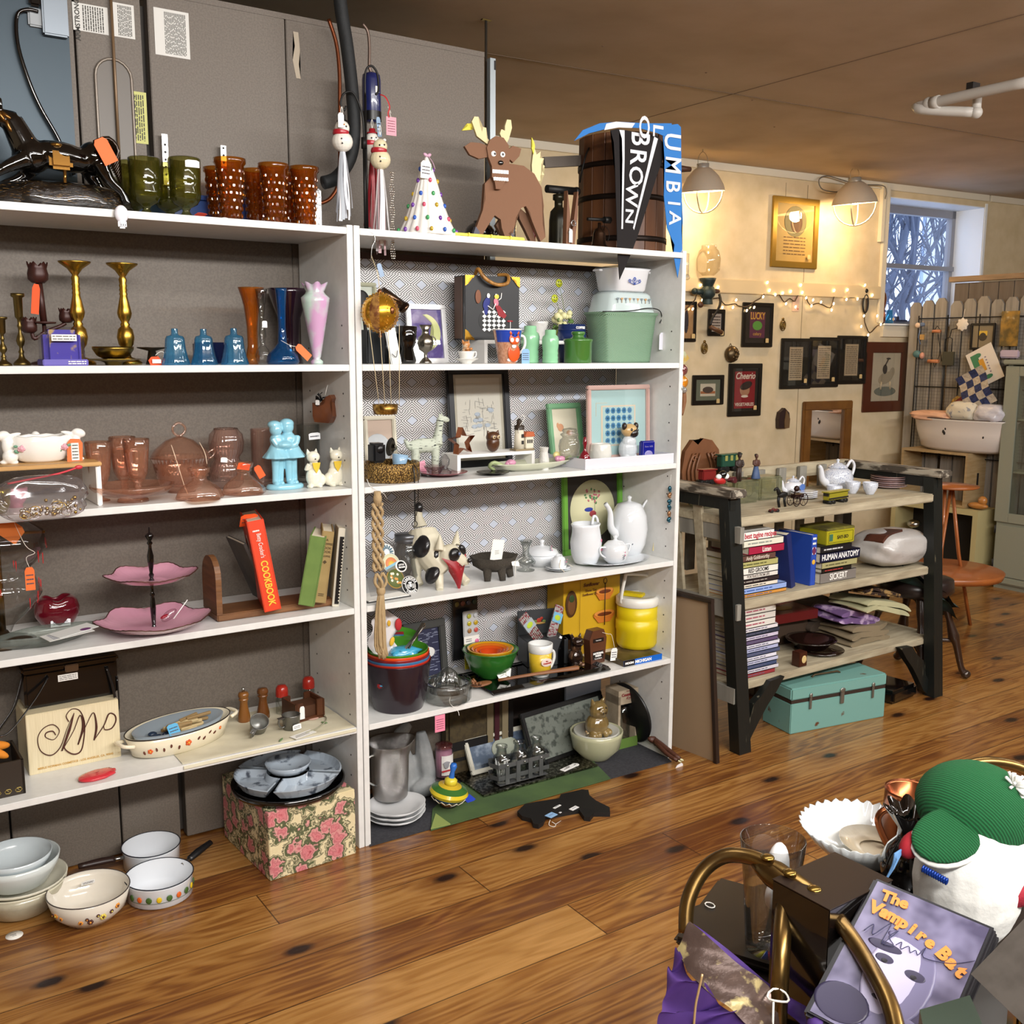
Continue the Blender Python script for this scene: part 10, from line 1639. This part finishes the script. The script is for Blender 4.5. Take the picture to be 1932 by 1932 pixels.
ob('gold_thread',G().T([dp(x,y,1.165)-q0 for x,y in((1325,1838),(1318,1870),(1312,1900),(1308,1950))],.0015,5,sub=4),_m('c9a878',.4,.5),t)
a=at(1420,1760,ZT,.02);t=_t('black_folder','flat black rounded case with white paper tags under the pint glass','case',(a.x,a.y,ZT));ob('case_body',G().B((-.01,.0,.006),(.19,.15,.012),(0,0,.45),bev=.005),_m('1a1512',.3,cO=.3),t);ob('tag_ring',G().T([(-.03+.006*cos(b_),.055+.008*sin(b_),.0135)for b_ in[j*.7 for j in rg(9)]],.001,5,_c=True),_P,t)
p=at(1448,1812,ZT+.013,.03);t=_t('pint_glass','clear pint glass with white paper tags inside','glass',p);kk=k(p);R_=.036;H_=.155
ob('glass_body',G().L([(0,0),(.82,0),(.84,.03),(1.0,.6),(1.18,1),(1.14,1),(.96,.6),(.8,.08),(0,.07)],seg=40),_g('f4f6f6','7c8284',.02,2.6),t,sc=(R_,R_,H_));
tg=_t('paper_tags','white folded tags with string hanging inside the pint glass','tag',p+V((.004,0,.012)));ob('tag_loops',G().E((.008,0,.1),(.018,.012,.034)).E((.0,-.004,.066),(.018,.008,.022)),_m('d8d6d6',.7),tg);ob('small_tag',G().P([(-.012,0),(.016,-.006),(.018,.012),(.006,.03),(-.002,.03)],.002),_m('ddd4cc',.7),tg,(-.006,-.022,.012),(.2,.2,.2));ob('string',G().T([(-.01,-.02,.05),(-.012,-.014,.08),(.0,-.008,.1),(.006,-.004,.09)],.001,5,sub=4),_P,tg)
b0=at(1475,1960,ZT);e0,e1,e2=dp(1458,1660,1.215),dp(1562,1705,1.15),dp(1535,1590,1.345);hb=e0.z-ZT;xa=V((e1.x-e0.x,e1.y-e0.y,0));ya=V((e2.x-e0.x,e2.y-e0.y,0));an=math.atan2(xa.y,xa.x);w_=.082;d_=.115
p=V((e0.x,e0.y,ZT));t=_t('black_carton','tall glossy black cardboard box with a white price sticker','box',p,an);ob('carton',G().B((w_/2,d_/2,hb/2),(w_,d_,hb),bev=.001),_m('0e0b0a',.15,cO=.6),t);ob('top_flap',G().B((w_/2,d_/2,hb+.0008),(w_+.001,d_+.001,.0012)),_m('20150f',.35),t)
def side(nm,g,m_,y,z):o=ob(nm,g,m_,t,(w_+.0008,y,z),(0,0,pi/2));return o
side('price_sticker',G().B((0,0,0),(.03,.0006,.034)).m(1).I(-.01,.01,-.008,.012,3,-.0008,.3),[_m('b8c4d4',.6),DK],.035,.06);side('lettering',G().K('MIDWAY',.011,(0,0,0),bold=.0004),_m('c9c6c0',.5),.035,.032);side('emblem',G().E((0,0,0),(.01,.0008,.016)).K('CIDER HOUSE',.0045,(0,0,.022)),_m('a8904c',.4),.06,hb-.05)
q=dp(1600,1985,1.06);xa=(dp(1838,1735,1.12)-dp(1648,1655,1.2));tl=dp(1650,1653,1.2);bl=dp(1572,1945,1.07);tr=dp(1838,1732,1.13)
X_=(tr-tl).normalized();Z_=(tl-bl);Z_=(Z_-X_*Z_.dot(X_)).normalized();Y_=Z_.cross(X_);W_,H_=.136,.19
def dvd(off):
 Mx=Matrix(((X_.x,Y_.x,Z_.x,0),(X_.y,Y_.y,Z_.y,0),(X_.z,Y_.z,Z_.z,0),(0,0,0,1)));p=tl-Z_*H_+Y_*off;return p,Mx.to_euler()
p,r_=dvd(0);t=_t('dvd_case','black DVD case titled The Vampire Bat with an autograph in pen','dvd',p,rot=r_);ob('case',G().B((W_/2,.007,H_/2),(W_,.014,H_),bev=.003),_m('14141c',.35),t)
def cvm():
 m,nt,b=newmat('cover');N=nt.nodes;L=nt.links;tc=N.new('ShaderNodeTexCoord');nz=N.new('ShaderNodeTexNoise');nz.inputs['Scale'].default_value=26;L.new(tc.outputs['Object'],nz.inputs[0]);cr=N.new('ShaderNodeValToRGB');cr.color_ramp.elements[0].color=_L('4a4660');cr.color_ramp.elements[1].color=_L('8c88a8');cr.color_ramp.elements[0].position=.35;cr.color_ramp.elements[1].position=.7;L.new(nz.outputs[0],cr.inputs[0]);L.new(cr.outputs[0],b.inputs['Base Color']);b.inputs['Roughness'].default_value=.25;return m
ob('cover_sheet',G().B((W_/2,-.0005,H_/2),(W_-.012,.0006,H_-.01)),cvm(),t)
fc=[(.07,.082,.036,.056,0),(.062,.085,.028,.05,1),(.05,.098,.011,.006,2),(.083,.094,.012,.006,2),(.05,.096,.004,.003,3),(.083,.092,.004,.003,3),(.064,.076,.006,.015,1),(.066,.054,.014,.004,2),(.045,.112,.02,.006,2),(.07,.13,.03,.008,0),(.03,.03,.03,.022,2),(.09,.022,.035,.025,0)];g=G()
for x,z,a_,b_,m_ in fc:g.m(m_).E((x,-.001-.0002*m_,z),(a_,.0005,b_),seg=18)
ob('face_print',g,[_m('6e6a8c',.4),_m('b4b0d0',.4),_m('34304a',.4),_m('16141e',.4)],t);OR=_m('e08a3c',.4)
g=G().K('The',.019,(.032,-.0025,.17),(pi/2,-.06,0),bold=.0009)
for i,ch in en('Vampire'):s_=i/6;g.K(ch,.021-.003*s_,(.018+.066*s_,-.0025,.15-.012*s_*s_),(pi/2,.02+.28*s_,0),bold=.0012)
for i,ch in en('Bat'):g.K(ch,.021,(.1+.011*i,-.0025,.132-.0055*i),(pi/2,.42,0),bold=.0012)
ob('title',g,OR,t);ob('autograph',G().T([(x,-.003,z)for x,z in((.018,.118),(.024,.13),(.028,.118),(.04,.14),(.04,.112),(.05,.135),(.044,.124),(.052,.116),(.042,.112))],.0005,4,sub=5).T([(x,-.003,z)for x,z in((.054,.118),(.058,.124),(.06,.116),(.066,.123),(.07,.117),(.074,.122),(.078,.118),(.082,.13),(.084,.118),(.11,.125),(.13,.14))],.0005,4,sub=4),_m('2a2a50',.4),t)
p2,r2=dvd(.016);_s('dvd_case','second black DVD case standing right behind the vampire film','dvd',G().B((W_/2+.002,.006,H_/2+.004),(W_,.012,H_),bev=.003),_m('15151b',.35),p2,rot=r2)
d_=1.42;a=dp(1812,1750,d_);t=_t('snowman_plush','white fleece snowman doll in a green knit cap and glittery red scarf','stuffed toy',(a.x,a.y,ZT));kk=d_/FPX;FL_=_m('ddddd8',.95,bU=.4);O_=V(t.location)
def knit():
 m,nt,b=newmat('knit');N=nt.nodes;L=nt.links;tc=N.new('ShaderNodeTexCoord');mp=N.new('ShaderNodeMapping');mp.inputs['Rotation'].default_value=(0,.5,0);wv=N.new('ShaderNodeTexWave');wv.inputs['Scale'].default_value=90;wv.inputs['Distortion'].default_value=1.5;wv.inputs['Detail Scale'].default_value=60;L.new(tc.outputs['Object'],mp.inputs[0]);L.new(mp.outputs[0],wv.inputs[0]);cr=N.new('ShaderNodeValToRGB');cr.color_ramp.elements[0].color=_L('0a5a2c');cr.color_ramp.elements[1].color=_L('1f8a4c');L.new(wv.outputs[0],cr.inputs[0]);L.new(cr.outputs[0],b.inputs['Base Color']);b.inputs['Roughness'].default_value=.95;bp=N.new('ShaderNodeBump');bp.inputs['Distance'].default_value=.003;L.new(wv.outputs[0],bp.inputs['Height']);L.new(bp.outputs[0],b.inputs['Normal']);return m
KN=knit();Hc=dp(1850,1545,d_)-O_;Bc=dp(1818,1760,d_)-O_
ob('body',G().E((Bc.x,Bc.y,.085),(.078,.07,.105)).E((Hc.x,Hc.y,Hc.z-.015),(.072,.068,.068)),FL_,t,_r=.004,_q=3);g=G()
ob('cap',G().E(Hc+V((.004,.01,.012)),(.085,.08,.062),(.1,.12,.2),seg=32),KN,t);vx=dp(1785,1585,d_-.09)-O_
ob('cap_visor',G().E(dp(1790,1575,d_-.06)-O_,(.055,.036,.012),(.62,-.25,-.25),seg=24),KN,t);ob('visor_lining',G().E(dp(1790,1577,d_-.057)-O_+V((0,0,-.004)),(.057,.038,.011),(.62,-.25,-.25),seg=24),FL_,t)
ob('ear_flap',G().E(dp(1770,1483,d_+.06)-O_,(.028,.012,.02),(.3,0,.3)),FL_,t);g=G();rd=RR(3);pc=dp(1912,1485,d_-.03)-O_
for i in rg(40):d=V((rd.gauss(0,1),rd.gauss(0,1)-.3,rd.gauss(0,1))).normalized();g.T([pc,pc+d*.012+V((0,0,.001)),pc+d*.021],.0022,5)
ob('pompom',g,_m('e4e4e0',.9),t);ob('scarf',G().L([(.068,-.018),(.079,-.010),(.08,.008),(.070,.018),(.062,.0)],seg=40,rot=(.12,.12,0)),_m('8e1428',.8,n=(90,'c8505c',.62,.68),bU=.6),t,(Hc.x-.004,Hc.y,Hc.z-.072));ob('scarf_end',G().E(dp(1722,1593,d_-.05)-O_,(.024,.014,.016),(0,-.4,0)),_m('9c1424',.8,n=(90,'c8505c',.62,.68)),t)
g=G();fc_=dp(1695,1610,d_-.06)-O_
for i in rg(12):g.T([fc_+V((.01,0,.004)),fc_+V((-.014,-.004,-.004+.0022*(i-6)*.8)),fc_+V((-.03+.0015*i,-.006,-.012+.003*(i-6)*.6))],.0016,5)
ob('blue_fringe',g,_m('5c88b8',.8),t);g=G()
for i in rg(11):c_=dp(1742+i*4.4,1639+i*2.4,d_-.082)-O_;g.E(c_,(.0035,.002,.0052),(0,.4,0),seg=10)
ob('sequins',g,_m('1c3c90',.15,.6),t)
p=at(1620,1668,ZT,.07);t=_o('ruffled_bowl','white milk glass bowl with a crimped rim','bowl',p,.19,.062,[(0,.0),(.35,0),(.45,.12),(.8,.6),(1,1),(.97,1),(.75,.6),(.4,.2),(0,.16)],_m('d8dcdc',.12,cO=.6),seg=120,fl=lambda a,i:(1+(.022*cos(34*a)if i in(4,5)else 0),.0025*cos(34*a)*(i in(4,5))))
_s('cream_saucer','cream saucer lying inside the crimped white bowl','saucer',G().L([(0,0),(.03,0),(.062,.012),(.0625,.0145),(.03,.004)],seg=40),_m('cfc2a8',.2,cO=.5),p+V((.018,-.02,.022)),rot=(.06,.08,0))
p=at(1660,1625,ZT,.14)+V((.05,0,0));t=_t('copper_mug','copper mug with a large curled handle behind the snowman doll','mug',dp(1712,1600,1.66)*1.0);t.location.z=ZT;CM=_m('8a5030',.25,.9);ob('mug_body',G().L([(0,0),(.042,0),(.045,.004),(.04,.10),(.041,.105),(.038,.1),(0,.01)]),CM,t);hv=[dp(x,y,1.62)-V(t.location)for x,y in((1683,1610),(1665,1575),(1656,1545),(1670,1528),(1690,1535),(1697,1545))];ob('handle',G().T(hv,.0055,10,sub=4),CM,t)
p=dp(1712,1650,1.5);p.z=ZT;_s('ruffled_vase','glossy black ruffled-rim vase between the bowl and the doll','vase',G().L([(0,0),(.03,0),(.034,.03),(.042,.06),(.03,.085),(.018,.1),(.018,.115),(.034,.14),(.036,.145),(.014,.12)],seg=60,fl=lambda a,i:(1+(.14*cos(8*a)if i>6 else 0),.004*cos(8*a)*(i>6))),_B,p)
pts=[dp(x,y,1.75)for x,y in((1740,1500),(1780,1460),(1830,1441),(1880,1438),(1932,1452),(1990,1490),(2020,1560))];t=_t('brass_handle_basket','second basket with a curved bronze handle behind the green cap','basket',pts[0]);ob('handle_arch',G().T([p_-pts[0]for p_ in pts],.009,12,sub=4),BZ,t);ob('upright_rod',G().C((0,0,0),V((pts[0].x,pts[0].y,ZT))-pts[0],.006),BZ,t)
A,B,C_=dp(1925,1545,1.0),dp(1832,1838,.93),dp(1990,1990,.84);X_=(C_-B).normalized();Z_=A-B;Z_=(Z_-X_*Z_.dot(X_)).normalized();Y_=Z_.cross(X_);Mx=Matrix(((X_.x,Y_.x,Z_.x,0),(X_.y,Y_.y,Z_.y,0),(X_.z,Y_.z,Z_.z,0),(0,0,0,1)));h_=(A-B).length
t=_t('mounted_photograph','old photograph in a grey cardboard mount leaning in from the corner','photograph',B,rot=Mx.to_euler());ob('card_mount',G().B((.1,.001,h_/2),(.2,.003,h_)),_m('4a443e',.8,n=(40,'544e48',.4,.6)),t);ob('photo_print',G().B((.115,-.001,h_/2+.004),(.14,.001,h_-.062)).m(1).E((.12,-.0018,h_*.55),(.03,.0005,.035)).m(2).T([(.075,-.002,.045),(.082,-.002,.05),(.088,-.002,.044),(.096,-.002,.05),(.1,-.002,.045)],.0006,4,sub=3),[_m('a8946a',.5),_m('c0b08c',.5),_m('6a5c44',.6)],t)
c=at(1800,1905,ZT,0);P_=[dp(1735,1905,.98),dp(1832,1850,1.0),dp(1872,1960,.93),dp(1760,2010,.9)];g=G();q=P_[0];zz=min(p_.z for p_ in P_)
for i,s_ in((0,0),):A_=[g.b.verts.new((p_.x-q.x,p_.y-q.y,0))for p_ in P_];B_=[g.b.verts.new((p_.x-q.x,p_.y-q.y,-.05))for p_ in P_];g.b.faces.new(A_);g.b.faces.new(B_[::-1]);[g.b.faces.new((A_[j],B_[j],B_[(j+1)%4],A_[(j+1)%4]))for j in rg(4)]
_s('metal_tin','grey-green metal tin corner at the front edge of the table','tin',g,_m('4c5c50',.3,.7),(q.x,q.y,q.z));
p=dp(1905,1930,.9);_s('silver_edged_picture','small dark picture with a silver and gold edge under the photograph','picture',G().B((.06,0,-.04),(.12,.006,.12)).m(1).B((0,-.002,-.04),(.003,.008,.12)).m(2).B((.005,-.002,-.04),(.002,.008,.12)),[_m('1c1416',.4,n=(30,'4a1c1c',.5,.6)),_m('b8b8b8',.2,1),_m('8a8450',.3,.8)],p,rz=face(p)*0-.4)
